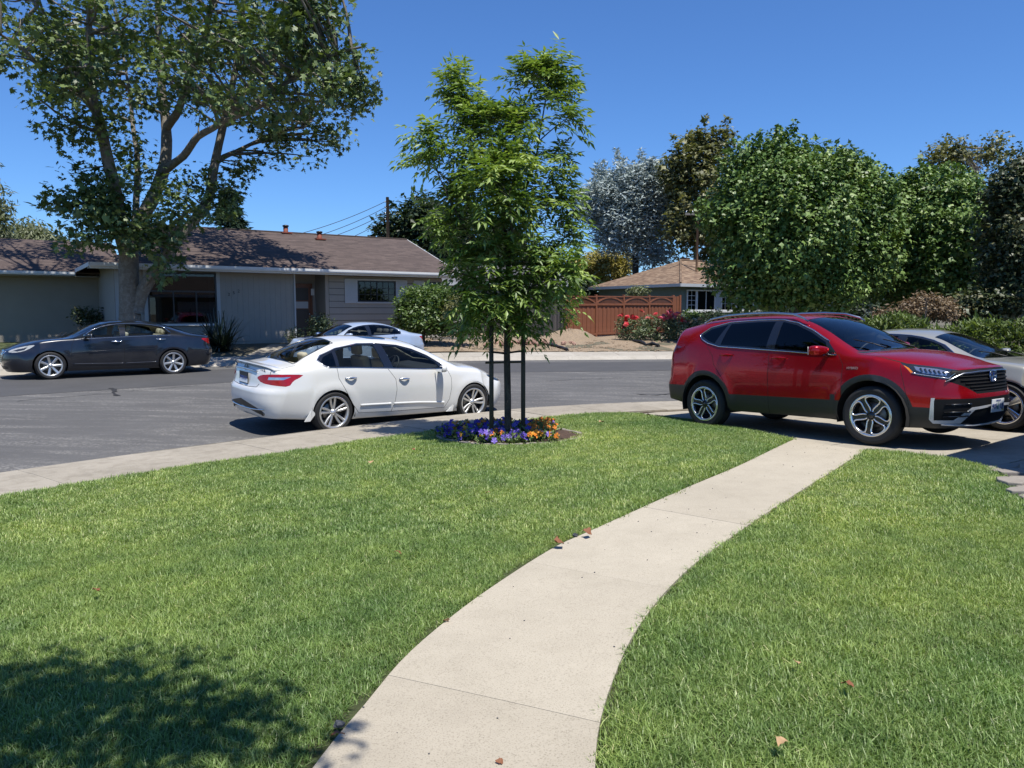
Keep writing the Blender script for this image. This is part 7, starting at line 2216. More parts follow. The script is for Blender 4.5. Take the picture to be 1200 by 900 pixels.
def juniper_hedge():
    rng = np.random.default_rng(71)
    A = np.array([7.6, 18.2]); Bp = np.array([15.0, 13.2])
    T = tree_root('hedge', 'feathery green juniper hedge along the right side behind the parked cars', *((A + Bp) / 2), 'hedge')
    C, O = [], []
    n = 1900
    for k in range(n):
        u = rng.random(); p = A + (Bp - A) * u
        hgt = 1.42 + .10 * math.sin(u * 17) + .08 * math.sin(u * 41 + 1) - .35 * max(0, .10 - u) / .10
        ang = rng.uniform(-.3, PI + .3); rr = 1 if rng.random() < .75 else rng.random()
        dx = math.cos(ang) * .62 * rr; dz = .12 + max(0, math.sin(ang)) * (hgt - .12) * rr
        if ang < 0 or ang > PI: dz = rng.uniform(.1, .8)
        nrm = np.array([-(Bp - A)[1], (Bp - A)[0]]); nrm = nrm / np.linalg.norm(nrm)
        q = p + nrm * dx
        C.append((q[0], q[1], T.location.z + dz)); O.append((nrm[0] * math.cos(ang), nrm[1] * math.cos(ang), .3 + max(0, math.sin(ang))))
    C, O = np.array(C), unit(np.array(O))
    tr = MB()
    for u in np.linspace(.03, .97, 16):
        p = A + (Bp - A) * u
        tr.tube([(p[0], p[1], T.location.z - .1), (p[0] + rng.normal() * .1, p[1] + rng.normal() * .1, T.location.z + .7), (p[0] + rng.normal() * .25, p[1] + rng.normal() * .25, T.location.z + 1.2)], [.04, .03, .01], 5)
    build_w(tr, 'stems', mats['bark_dark'], T)
    leaf_obj('foliage', [clump_leaves(C, O, rng, 42, .12, .105, 'lance', -.1, .5, .3, .9, .22, 1.0)], mats['leaf_hedge'], T)
juniper_hedge()

def flax():
    rng = np.random.default_rng(73)
    b = at(258, 408, 25.2); T = tree_root('flax_plant', 'dark spiky flax plant at the corner of the picture window', b[0], b[1], 'plant')
    V, Fc, tn = [], [], []
    vs, fs, tone = [], [], []
    for k in range(170):
        a = rng.uniform(0, 2 * PI); L = rng.uniform(.8, 1.55); el = rng.uniform(.35, 1.45)
        c = np.array([b[0], b[1], T.location.z]) + np.array([rng.normal() * .12, rng.normal() * .12, 0])
        d = np.array([math.cos(a), math.sin(a), 0]); s = np.array([-math.sin(a), math.cos(a), 0])
        t0 = np.clip(rng.normal(.4, .25), 0, 1)
        o = len(vs)
        for j, u in enumerate(np.linspace(0, 1, 5)):
            r = L * u; w = .032 * (1 - u * .85) + .004
            p = c + d * r * math.cos(el) + np.array([0, 0, r * math.sin(el) - .35 * L * u ** 2.4 * math.cos(el)])
            vs += [p - s * w, p + s * w]; tone += [t0, t0]
        fs += [(o + 2 * j, o + 2 * j + 1, o + 2 * j + 3) for j in range(4)] + [(o + 2 * j, o + 2 * j + 3, o + 2 * j + 2) for j in range(4)]
    leaf_obj('foliage', [(np.array(vs), np.array(fs), np.array(tone))], mats['leaf_flax'], T)
flax()

# ---- roses in front of the red fence
def petal_mesh(name, r, mat, layers=3, seed=0, squash=.7):
    rng = np.random.default_rng(seed); m = MB()
    for l in range(layers):
        n = 5; rr = r * (1 - .28 * l); z = r * .35 * l
        for k in range(n):
            a = 2 * PI * (k + .5 * l) / n + rng.normal() * .1
            c, s = math.cos(a), math.sin(a)
            pts = [(0, 0, z), (rr * .6, -rr * .5, z + rr * .15), (rr, -rr * .25, z + rr * .42), (rr, rr * .25, z + rr * .42), (rr * .6, rr * .5, z + rr * .15)]
            m.add([(p[0] * c - p[1] * s, p[0] * s + p[1] * c, p[2] * squash) for p in pts], [(0, 1, 2), (0, 2, 3), (0, 3, 4)])
    return m
for k, c in (('rose_red', (.50, .012, .020)), ('rose_pink', (.78, .16, .24)), ('rose_coral', (.78, .24, .20)), ('rose_cream', (.70, .58, .38)), ('pansy_purple', (.075, .035, .36)), ('pansy_violet', (.20, .13, .50)), ('pansy_orange', (.70, .20, .010)), ('pansy_amber', (.72, .33, .03)), ('pansy_white', (.70, .68, .62))):
    mats[k] = pmat(k + '_petals', c, .6, .3, 30, 60)

def roses():
    rng = np.random.default_rng(81)
    T = blob_tree('rose_bush', 'leafy rose bush with red and pink blooms before the red fence', 770, 404, 31,
        [(743, 387, 20, 14, 80), (772, 388, 26, 15, 100), (800, 386, 24, 15, 90), (733, 380, 9, 9, 20), (790, 377, 16, 9, 40), (762, 379, 14, 9, 30), (816, 380, 12, 10, 24)], 'leaf_rose', 'oval', .085, 26, .13, 'bark_dark', .02, 82, .5, cat='rose bush', stems=6, twig=.010, crown='foliage')
    proto = {}
    o_ = np.array(T.location)
    spec = []
    for px, py, s, c, n in ((784, 369, 7, 'rose_pink', 16), (776, 373, 5, 'rose_pink', 8), (793, 369, 5, 'rose_pink', 7), (758, 371, 4, 'rose_coral', 3), (752, 365, 2, 'rose_coral', 2), (740, 372, 5, 'rose_red', 5), (735, 377, 4, 'rose_red', 4), (726, 370, 2, 'rose_red', 2), (732, 383, 3, 'rose_red', 2), (745, 371, 2, 'rose_red', 2), (798, 374, 3, 'rose_coral', 4), (803, 375, 3, 'rose_red', 2), (806, 378, 3, 'rose_coral', 3), (812, 377, 3, 'rose_cream', 4), (819, 374, 3, 'rose_cream', 3), (785, 390, 2, 'rose_red', 1), (774, 387, 3, 'rose_coral', 1), (770, 368, 2, 'rose_red', 1), (767, 378, 3, 'rose_cream', 2), (800, 390, 6, 'rose_coral', 2)):
        for k in range(n): spec.append((px + rng.normal() * s * .7, py + rng.normal() * s * .45, c))
    for px, py, c in spec:
        p = at(px, py, 30.6 + rng.normal() * .25)
        if c not in proto:
            o = petal_mesh('rose', .075, None, 3, len(proto)).build('rose', mats[c], T); proto[c] = o.data
        else:
            o = bpy.data.objects.new('rose', proto[c]); link(o, T)
        o.location = p - o_; o.rotation_euler = (rng.normal() * .5, rng.normal() * .5 - .2, rng.uniform(0, 6)); o.scale = (1,) * 3 if False else tuple([rng.uniform(1.0, 1.65)] * 3)
roses()

# ---- the tree behind the viewer whose shade reaches the near lawn
def shade_tree():
    rng = np.random.default_rng(91)
    T = tree_root('garden_tree', 'tree standing behind the viewer, its shade dappling the near left lawn', -3.4, -2.4)
    tr, br = MB(), MB(); skel = []
    z0 = T.location.z
    for L, r0, r1 in (([(-3.4, -2.4, z0 - .1), (-3.35, -2.3, 1.6), (-3.2, -2.1, 3.0)], .14, .10), ([(-3.2, -2.1, 3.0), (-2.6, -.9, 3.9), (-1.8, .4, 4.3), (-1.0, 1.3, 4.5)], .08, .015), ([(-3.2, -2.1, 3.0), (-3.0, -.6, 4.2), (-2.5, .9, 4.7), (-2.2, 2.0, 4.8)], .07, .015), ([(-3.2, -2.1, 3.0), (-3.4, -2.0, 4.4), (-3.3, -1.6, 5.6)], .08, .02), ([(-2.6, -.9, 3.9), (-1.4, -.4, 4.4), (-.6, .5, 4.6), (-.40, 1.1, 4.5)], .05, .010)):
        P_, _ = limb_tube(tr if r0 > .1 else br, L, r0, r1, 8, rng, .03); skel.append(P_)
    B = [(-.80, 1.25, 4.5, .66, .40, .3, 34), (-1.5, 1.15, 4.6, .55, .42, .35, 26), (-1.25, 1.65, 4.6, .5, .22, .25, 13), (-.75, 1.66, 4.5, .25, .16, .15, 5), (-.25, 1.15, 4.5, .30, .26, .2, 9), (.12, 1.02, 4.5, .12, .10, .1, 2),
         (-2.6, .8, 4.8, .9, .8, .5, 30), (-2.6, -.6, 4.9, 1.3, 1.2, .8, 50), (-3.6, -2, 5.4, 1.4, 1.4, 1.0, 60), (-1.0, 0, 4.7, .9, .6, .4, 28), (-.5, .4, 4.7, .4, .3, .3, 10)]
    C, O = blob_clumps(B, rng, shell=.1)
    twigs(br, C, skel, rng, .016, .005, 4)
    build_w(tr, 'trunk', mats['bark_grey'], T); build_w(br, 'branches', mats['bark_grey'], T)
    leaf_obj('crown', [clump_leaves(C, O, rng, 34, .17, .085, 'oval', .3, .7)], mats['leaf_maple'], T)
shade_tree()
# ------------------------------------------------------------------ the mown grass: blades instanced over the lawns
def grass_mat():
    m, nt, p, out = new_mat('grass_blades')
    at_ = nt.nodes.new('ShaderNodeAttribute'); at_.attribute_name = 'tone'
    r = ramp(nt, [(0, (.085, .125, .026)), (.45, (.222, .325, .095)), (.80, (.41, .50, .22)), (1, (.66, .61, .40))]); nt.links.new(at_.outputs['Fac'], r.inputs[0])
    g = geo_pos(nt)
    n1 = noise(nt, .55, 5, .6, g); n2 = noise(nt, 3.2, 4, .6, g)
    r1 = ramp(nt, [(.32, (.70, .82, .80)), (.5, (1, 1, 1)), (.68, (1.20, 1.14, 1.0))]); nt.links.new(n1.outputs[0], r1.inputs[0])
    r2 = ramp(nt, [(.30, (.74, .80, .76)), (.70, (1.26, 1.18, 1.10))]); nt.links.new(n2.outputs[0], r2.inputs[0])
    n0 = noise(nt, .16, 2, .5, g); r0 = ramp(nt, [(.38, (.80, .86, .82)), (.62, (1.18, 1.12, 1.10))]); nt.links.new(n0.outputs[0], r0.inputs[0])
    b = mixc(nt, r.outputs[0], r1.outputs[0], 1, 'MULTIPLY'); b = mixc(nt, b, r0.outputs[0], 1, 'MULTIPLY'); b = mixc(nt, b, r2.outputs[0], 1, 'MULTIPLY')
    oi = nt.nodes.new('ShaderNodeObjectInfo')
    r3 = ramp(nt, [(0, (.82, .84, .84)), (1, (1.16, 1.14, 1.1))]); nt.links.new(oi.outputs['Random'], r3.inputs[0])
    b = mixc(nt, b, r3.outputs[0], 1, 'MULTIPLY')
    nt.links.new(b, p.inputs['Base Color']); p.inputs['Roughness'].default_value = .45; p.inputs['Specular IOR Level'].default_value = .45
    t = nt.nodes.new('ShaderNodeBsdfTranslucent'); tb = mixc(nt, b, (1.5, 1.5, .7), 1, 'MULTIPLY'); nt.links.new(tb, t.inputs[0])
    mx = nt.nodes.new('ShaderNodeMixShader'); mx.inputs[0].default_value = .30
    nt.links.new(p.outputs[0], mx.inputs[1]); nt.links.new(t.outputs[0], mx.inputs[2]); nt.links.new(mx.outputs[0], out.inputs[0])
    return m
mats['grass'] = grass_mat()

def blade_tuft(seed, n, rad, h0, h1, w):
    rng = np.random.default_rng(seed)
    vs, fs, tn = [], [], []
    for k in range(n):
        a = rng.uniform(0, 2 * PI); r = rad * math.sqrt(rng.random()); x, y = r * math.cos(a), r * math.sin(a)
        h = rng.uniform(h0, h1); la = rng.uniform(0, 2 * PI); lean = abs(rng.normal(0, .85)) * h
        dx, dy = math.cos(la), math.sin(la); sx, sy = -dy, dx; ww = w * rng.uniform(.7, 1.3)
        t0 = float(np.clip(rng.normal(.45, .2), 0, .85)) if rng.random() > .08 else 1.0
        o = len(vs)
        for u, q in ((0, 1), (.5, .9), (1, .15)):
            cx, cy, cz = x + dx * lean * u * u, y + dy * lean * u * u, h * u * (1 - .18 * u * (lean / h))
            vs += [(cx - sx * ww * q / 2, cy - sy * ww * q / 2, cz), (cx + sx * ww * q / 2, cy + sy * ww * q / 2, cz)]; tn += [t0 * (.6 + .4 * u) if u < 1 else t0] * 2
        fs += [(o, o + 1, o + 3), (o, o + 3, o + 2), (o + 2, o + 3, o + 5), (o + 2, o + 5, o + 4)]
    me = bpy.data.meshes.new('grass_tuft'); fast_mesh(me, np.array(vs), np.array(fs)); me.materials.append(mats['grass'])
    a = me.attributes.new('tone', 'FLOAT', 'POINT'); a.data.foreach_set('value', np.array(tn, np.float32))
    return bpy.data.objects.new('grass_tuft', me)

TUFTS = bpy.data.collections.new('grass_tufts')        # sources only, never linked to the scene
for k in range(5): TUFTS.objects.link(blade_tuft(100 + k, 26, .055, .020, .046, .0040))
TUFTS_FAR = bpy.data.collections.new('grass_tufts_far')
for k in range(4): TUFTS_FAR.objects.link(blade_tuft(200 + k, 34, .085, .022, .046, .0056))

def scatter(name, P, coll, scale, seed, rot=None):
    rng = np.random.default_rng(seed)
    n = len(P)
    me = bpy.data.meshes.new(name)
    me.vertices.add(n); me.vertices.foreach_set('co', np.ascontiguousarray(P, np.float32).ravel())
    rv = np.zeros((n, 3), np.float32); rv[:, 2] = rng.uniform(0, 2 * PI, n); rv[:, :2] = rng.normal(0, .08, (n, 2))
    a = me.attributes.new('rot', 'FLOAT_VECTOR', 'POINT'); a.data.foreach_set('vector', rv.ravel())
    a = me.attributes.new('scl', 'FLOAT', 'POINT'); a.data.foreach_set('value', np.asarray(scale, np.float32))
    o = bpy.data.objects.new(name, me); link(o)
    ng = bpy.data.node_groups.new(name, 'GeometryNodeTree')
    ng.interface.new_socket('Geometry', in_out='INPUT', socket_type='NodeSocketGeometry'); ng.interface.new_socket('Geometry', in_out='OUTPUT', socket_type='NodeSocketGeometry')
    N = ng.nodes; gi = N.new('NodeGroupInput'); go = N.new('NodeGroupOutput')
    ci = N.new('GeometryNodeCollectionInfo'); ci.inputs[0].default_value = coll; ci.inputs[1].default_value = True; ci.inputs[2].default_value = True
    ip = N.new('GeometryNodeInstanceOnPoints'); ip.inputs['Pick Instance'].default_value = True
    na = N.new('GeometryNodeInputNamedAttribute'); na.data_type = 'FLOAT_VECTOR'; na.inputs[0].default_value = 'rot'
    nb = N.new('GeometryNodeInputNamedAttribute'); nb.data_type = 'FLOAT'; nb.inputs[0].default_value = 'scl'
    er = N.new('FunctionNodeEulerToRotation')
    L = ng.links.new
    L(gi.outputs[0], ip.inputs['Points']); L(ci.outputs[0], ip.inputs['Instance']); L(na.outputs[0], er.inputs[0]); L(er.outputs[0], ip.inputs['Rotation']); L(nb.outputs[0], ip.inputs['Scale']); L(ip.outputs[0], go.inputs[0])
    md = o.modifiers.new('scatter', 'NODES'); md.node_group = ng
    return o

BED_C = np.array(gp(598, 511)); BED_R = (1.0, .76)
def grass_points(poly, y0, y1, dens, seed, xlim=(-14, 9)):
    rng = np.random.default_rng(seed)
    x0, x1 = xlim
    n = int((x1 - x0) * (y1 - y0) * dens)
    P = np.stack([rng.uniform(x0, x1, n), rng.uniform(y0, y1, n)], 1)
    # only where the viewer, or one a step aside, could look
    P = P[np.abs(P[:, 0]) < .80 * np.maximum(P[:, 1], 0) + 1.6]
    P = P[inside(poly, P)]
    e = (P - BED_C) / np.array(BED_R); P = P[(e ** 2).sum(1) > .98]
    P = P[np.abs(sdist(P, PRc)) > .035]
    P = P[np.abs(sdist(P, PLc)) > .045 + .03 * np.sin(P[:, 1] * 5) * np.sin(P[:, 1] * 2.3 + 1)]
    return P
def shrink(poly): return poly
for nm, poly, sd_ in (('lawn_grass', LAWN1, 1), ('lawn_grass', LAWN2, 2)):
    A = grass_points(poly, 1.2, 5.5, 1700, sd_); B_ = grass_points(poly, 5.5, 14.5, 760, sd_ + 10)
    for P, co, s in ((A, TUFTS, 1.0), (B_, TUFTS_FAR, 1.0)):
        rng = np.random.default_rng(sd_ + 50)
        Z = Gv(P) - .012
        # unmown fringe along the edges leans taller
        sc = s * rng.uniform(.75, 1.2, len(P)) * (1 + .18 * np.sin(P[:, 0] * 2.1 + 1.3 * np.sin(P[:, 1] * 1.7)) * np.cos(P[:, 1] * 1.9))
        o = scatter(nm, np.column_stack([P, Z]), co, sc, sd_ + 70)
        tag(o, kind='stuff')
# ------------------------------------------------------------------ flower bed, stakes, yard clutter, fallen leaves
mats['edging'] = pmat('pale_edging_brick', (.27, .24, .205), .85, .3, 8, 50, .3)
mats['stone_pink'] = pmat('pink_rubble', (.36, .22, .165), .9, .3, 6, 40, .4)
mats['black_hose'] = pmat('black_plastic_edging', (.020, .021, .024), .45, .3, 6, 40)
mats['dry_leaf'] = pmat('dry_brown_leaf', (.22, .085, .035), .7, .4, 20, 60)
mats['dry_leaf_pale'] = pmat('dry_pale_leaf', (.42, .27, .14), .7, .3, 20, 60)
mats['dark_stone'] = pmat('dark_pebble', (.06, .065, .075), .7, .3, 20, 60)
mats['leaf_pansy'] = leaf_mat('pansy_leaves', (.06, .10, .026), (.13, .19, .055), (.25, .31, .12), .25, .45, .5)

def flower_bed():
    rng = np.random.default_rng(17)
    cx, cy = BED_C; zb = G(cx, cy)
    T = thing('flower_bed', 'round bed of purple and orange pansies under the young ash', 'flower bed', (cx, cy, zb))
    m = MB(); n = 40; vs = [(0, 0, .05)]
    for r in (.35, .7, 1.0):
        for k in range(n): a = 2 * PI * k / n; vs.append((BED_R[0] * r * math.cos(a), BED_R[1] * r * math.sin(a), .045 - .03 * r + rng.normal() * .006))
    fs = [(0, 1 + k, 1 + (k + 1) % n) for k in range(n)]
    for q in range(2):
        for k in range(n): fs.append((1 + q * n + k, 1 + (q + 1) * n + k, 1 + (q + 1) * n + (k + 1) % n, 1 + q * n + (k + 1) % n))
    m.add(vs, fs); m.build('mulch', mats['bark_mulch'], T)
    me = None; nb = 34
    for k in range(nb):
        a = 2 * PI * k / nb
        if me is None:
            b = MB(); b.box(-.075, .075, -.035, .035, -.06, .035); o = b.build('edging_brick', mats['edging'], T, bevel=.008); me = o.data
        else: o = bpy.data.objects.new('edging_brick', me); link(o, T)
        o.location = (BED_R[0] * 1.0 * math.cos(a), BED_R[1] * 1.0 * math.sin(a), -.006 + rng.normal() * .004)
        o.rotation_euler = (rng.normal() * .04, rng.normal() * .04, math.atan2(BED_R[1] * math.cos(a), -BED_R[0] * math.sin(a)))
    # foliage mounds: everywhere except the bare right end
    C, O = [], []
    tufts = []
    for k in range(260):
        a = rng.uniform(0, 2 * PI); r = math.sqrt(rng.random()) * .99
        x, y = BED_R[0] * r * math.cos(a), BED_R[1] * r * math.sin(a)
        if x > .60 and y < .32: continue
        if x > .42 and y < -.1 and rng.random() < .5: continue
        tufts.append((x, y, rng.uniform(.075, .125)))
        for q in range(3): C.append((cx + x + rng.normal() * .03, cy + y + rng.normal() * .03, zb + .03 + .025 * q + rng.uniform(0, .02))); O.append((rng.normal() * .3, rng.normal() * .3, 1))
    leaf_obj('foliage', [clump_leaves(np.array(C), unit(np.array(O)), rng, 8, .045, .045, 'oval', -.2, .6, .3, .7, .2, .6)], mats['leaf_pansy'], T)
    protos = {}
    for x, y, h in tufts:
        nfl = 1 if rng.random() < .62 else 2
        for q in range(nfl):
            u = x / BED_R[0]
            pr = rng.random()
            if u < -.62: c = 'pansy_purple' if pr < .62 else ('pansy_amber' if pr < .9 else 'pansy_violet')
            elif u < .22: c = 'pansy_purple' if pr < .55 else ('pansy_violet' if pr < .86 else ('pansy_white' if pr < .93 else 'pansy_orange'))
            else: c = 'pansy_orange' if pr < .7 else ('pansy_amber' if pr < .93 else 'pansy_violet')
            if y > .25 and pr < .45: c = 'pansy_orange'
            if c not in protos:
                f = MB()
                for k in range(5):
                    a = 2 * PI * k / 5 + .3; ca, sa = math.cos(a), math.sin(a)
                    pts = [(0, 0, 0), (.016, -.013, .004), (.030, -.010, .002), (.034, 0, -.002), (.030, .010, .002), (.016, .013, .004)]
                    f.add([(p[0] * ca - p[1] * sa, p[0] * sa + p[1] * ca, p[2]) for p in pts], [(0, 1, 2), (0, 2, 3), (0, 3, 4), (0, 4, 5)])
                o = f.build('pansy', mats[c], T); protos[c] = o.data
            else: o = bpy.data.objects.new('pansy', protos[c]); link(o, T)
            o.location = (x + rng.normal() * .04, y + rng.normal() * .03, h + rng.uniform(-.02, .05))
            o.rotation_euler = (R(55) + rng.normal() * .35, rng.normal() * .3, rng.normal() * .9); s = rng.uniform(1.0, 1.5); o.scale = (s, s, s)
    return T
flower_bed()

def stakes():
    for px, pb, lab in ((576, 507, 'left wooden stake beside the young ash trunk, nearest the white car'), (613, 503, 'right wooden stake beside the young ash trunk, nearest the orange flowers')):
        p = at(px, pb, 10.25 if px < 590 else 10.45); x, y = p[0], p[1]; z = G(x, y)
        T = thing('tree_stake', lab, 'stake', (x, y, z), 0, 'stakes holding the young ash')
        m = MB(); h = 1.55
        m.lathe([(.0, -.1), (.030, -.1), (.031, h * .5), (.029, h), (.0, h + .004)], 12); m.build('post', mats['stake_wood'], T)
        t = MB()
        a = 1 if px < 590 else -1
        t.tube([(.0, -.035, 1.20), (.10 * a, -.03, 1.19), (.20 * a, .0, 1.175), (.24 * a, .06, 1.17), (.10 * a, .05, 1.19), (0, .035, 1.20)], .012, 5); t.build('rubber_tie', mats['tyre'], T)
    a = at(569, 425, 10.20); b = at(613, 424, 10.40)
    T = thing('cross_bar', 'thin wooden cross bar tying the two tree stakes together', 'stake', tuple(a))
    m = MB(); d = b - a; m.tube([(0, 0, 0), tuple(d)], .017, 6); m.build('bar', mats['stake_wood'], T)
stakes()

def rock_mesh(r, rng, sq=.65):
    m = MB(); nu, nv = 7, 5; vs, fs = [], []
    for j in range(nv + 1):
        for i in range(nu):
            th, ph = 2 * PI * i / nu, PI * j / nv; k = r * rng.uniform(.75, 1.15)
            vs.append((k * math.sin(ph) * math.cos(th), k * math.sin(ph) * math.sin(th) * .8, k * math.cos(ph) * sq))
    for j in range(nv):
        for i in range(nu): fs.append((j * nu + i, (j + 1) * nu + i, (j + 1) * nu + (i + 1) % nu, j * nu + (i + 1) % nu))
    return m.add(vs, fs)

def yard():
    rng = np.random.default_rng(23)
    # spoil heap before the fence
    c = gp(668, 399); cz = G(*c)
    m = MB(); n, mm = 46, 16; vs, fs = [], []
    for j in range(mm + 1):
        for i in range(n):
            a = 2 * PI * i / n; r = j / mm
            hx = 1.75 * (1 + .12 * math.sin(3 * a + .6)); hy = .95 * (1 + .1 * math.sin(2 * a))
            z = .44 * (1 - r * r) ** 1.3 * (1 + .18 * math.sin(a * 2 + 4 * r)) + rng.normal() * .018 * (1 - r) - .02
            vs.append((hx * r * math.cos(a), hy * r * math.sin(a), z))
    for j in range(mm):
        for i in range(n): fs.append((j * n + i, (j + 1) * n + i, (j + 1) * n + (i + 1) % n, j * n + (i + 1) % n))
    m.add(vs, fs, True)
    o = m.build('soil_heap', mats['soil'], None, (c[0], c[1], cz - .02)); o.rotation_euler = (0, 0, R(38)); tag(o, 'pale heap of dug soil at the foot of the red fence', 'soil heap')
    # rubble stones by the ash trunk
    c = gp(618, 404)
    T = thing('rubble_pile', 'small scattered heap of pinkish broken stones in the bare yard', 'stones', (c[0], c[1], G(*c)))
    ms = [rock_mesh(.13, rng) for _ in range(4)]; me = []
    for k in range(46):
        if k < 4: o = ms[k].build('stone', mats['stone_pink'], T); me.append(o.data)
        else: o = bpy.data.objects.new('stone', me[k % 4]); link(o, T)
        x, y = rng.normal() * .95, rng.normal() * .42
        o.location = (x, y, .03 + max(0, .16 - .1 * abs(x)) * rng.random()); o.rotation_euler = tuple(rng.uniform(0, 3, 3)); s = rng.uniform(.6, 1.25); o.scale = (s, s, s)
    # clods on the bare soil
    cl = [rock_mesh(.05, rng) for _ in range(3)]
    V, Fc = [], []
    for k in range(420):
        px = rng.uniform(520, 775); q = gp(px, rng.uniform(399, 412.5)); 
        b = cl[k % 3]; s = rng.uniform(.4, 1.5); z = G(*q) + .012; o = len(V)
        V += [(v[0] * s + q[0], v[1] * s + q[1], v[2] * s + z) for v in b.v]; Fc += [tuple(o + i for i in f) for f in b.f]
    tag(mesh_obj('soil_clods', V, Fc, mats['soil']), kind='stuff')
    # loose lengths of black plastic edging
    for lab, pts in (('crumpled length of black plastic edging lying left of the soil heap', [(622, 403), (630, 402), (638, 404), (646, 406), (654, 408), (660, 410), (665, 412)]),
                     ('short piece of black plastic edging near the pink stones', [(606, 403), (614, 402), (622, 402.5), (630, 404)]),
                     ('black plastic edging curling along the front of the rose bush', [(742, 401), (750, 403), (757, 405), (764, 405.5), (772, 407)])):
        m = MB(); P = []
        for i, (px, py) in enumerate(pts):
            q = gp(px, py); P.append((q[0], q[1], G(*q) + .06 + .05 * (i % 2)))
        for off in (0, .10):
            m.tube([(p[0] + off * .4, p[1] + off, p[2] - off * .4 + rng.normal() * .015) for p in catmull(P, .15)], .045, 6)
        tag(m.build('plastic_edging', mats['black_hose']), lab, 'garden edging', 'black plastic edging in the bare yard')
    # timber border of the planting strip by the shrub
    a, b = gp(507, 399), gp(575, 397)
    d = np.array(b) - np.array(a)
    T = thing('timber_border', 'low timber border along the planting strip under the windows', 'garden edging', (a[0], a[1], G(*a)), math.atan2(d[1], d[0]))
    L = np.linalg.norm(d); m = MB(); m.box(0, L, -.05, .05, -.05, .10); m.build('timber', mats['grey_wood'], T, bevel=.01)
    # low stump seat and brick stack beside the small tree
    q = gp(543, 397); T = thing('planter_box', 'small dark wooden planter at the foot of the small tree', 'planter', (q[0], q[1], G(*q)), .5)
    m = MB(); m.box(-.28, .28, -.2, .2, 0, .26); m.build('box', mats['stake_wood'], T, bevel=.01); m = MB(); m.box(-.36, .36, -.25, .25, .262, .31); m.build('lid', mats['grey_wood'], T, bevel=.008)
    # tile stepping brick strip by the garage wing, and the small black stand there
    q = at(38, 391, 29.6); z = G(q[0], q[1])
    T = thing('plant_stand', 'small black metal plant stand low against the garage wing wall', 'plant stand', (q[0], q[1], z), TH)
    for x0 in (-.26, .12):
        m = MB()
        for dx in (-.09, .09):
            for dy in (-.07, .07): m.tube([(x0 + dx, dy, 0), (x0 + dx, dy, .42)], .016, 5)
        m.box(x0 - .12, x0 + .12, -.09, .09, .20, .23); m.box(x0 - .12, x0 + .12, -.09, .09, .38, .40); m.build('rack', mats['window_black'], T)
    m = MB(); L = 6.5; w_ = MB(); w_.box(-L / 2, L / 2, -.06, .06, -.05, .10)
    q = at(60, 394, 29.0); T2 = thing('brick_edging', 'row of red bricks along the foot of the garage wing wall', 'garden edging', (q[0], q[1], G(q[0], q[1])), TH)
    bme = None
    for k in range(26):
        if bme is None: b = MB(); b.box(-.10, .10, -.05, .05, -.03, .07); o = b.build('brick', mats['brick_red'], T2, bevel=.006); bme = o.data
        else: o = bpy.data.objects.new('brick', bme); link(o, T2)
        o.location = (-2.8 + k * .22, 0, rng.normal() * .006); o.rotation_euler = (0, 0, rng.normal() * .03)
    # driveway of the ranch house, in the sycamore's shade
    A = [gp(262, 431), gp(300, 412), gp(318, 404)]; B = [gp(352, 425), gp(368, 412), gp(365, 404)]
    dv = tag(empty('far_driveway'), kind='structure')
    for k in range(3):
        u0, u1 = k / 3 + .004, (k + 1) / 3 - .004
        strip_quads(by_len(np.array(A), np.linspace(u0, u1, 6)), by_len(np.array(B), np.linspace(u0, u1, 6)), 'slab', mats['walk'], dv, .025, .1, 5)
    ln = [tuple(p) for p in offset_line(FAR, 1.57) if -22 < p[0] < -13.2] + [gp(60, 398), gp(-40, 400)]
    tag(sheet('far_lawn', ln, mats['turf_base'], .7, .012), kind='structure')
yard()

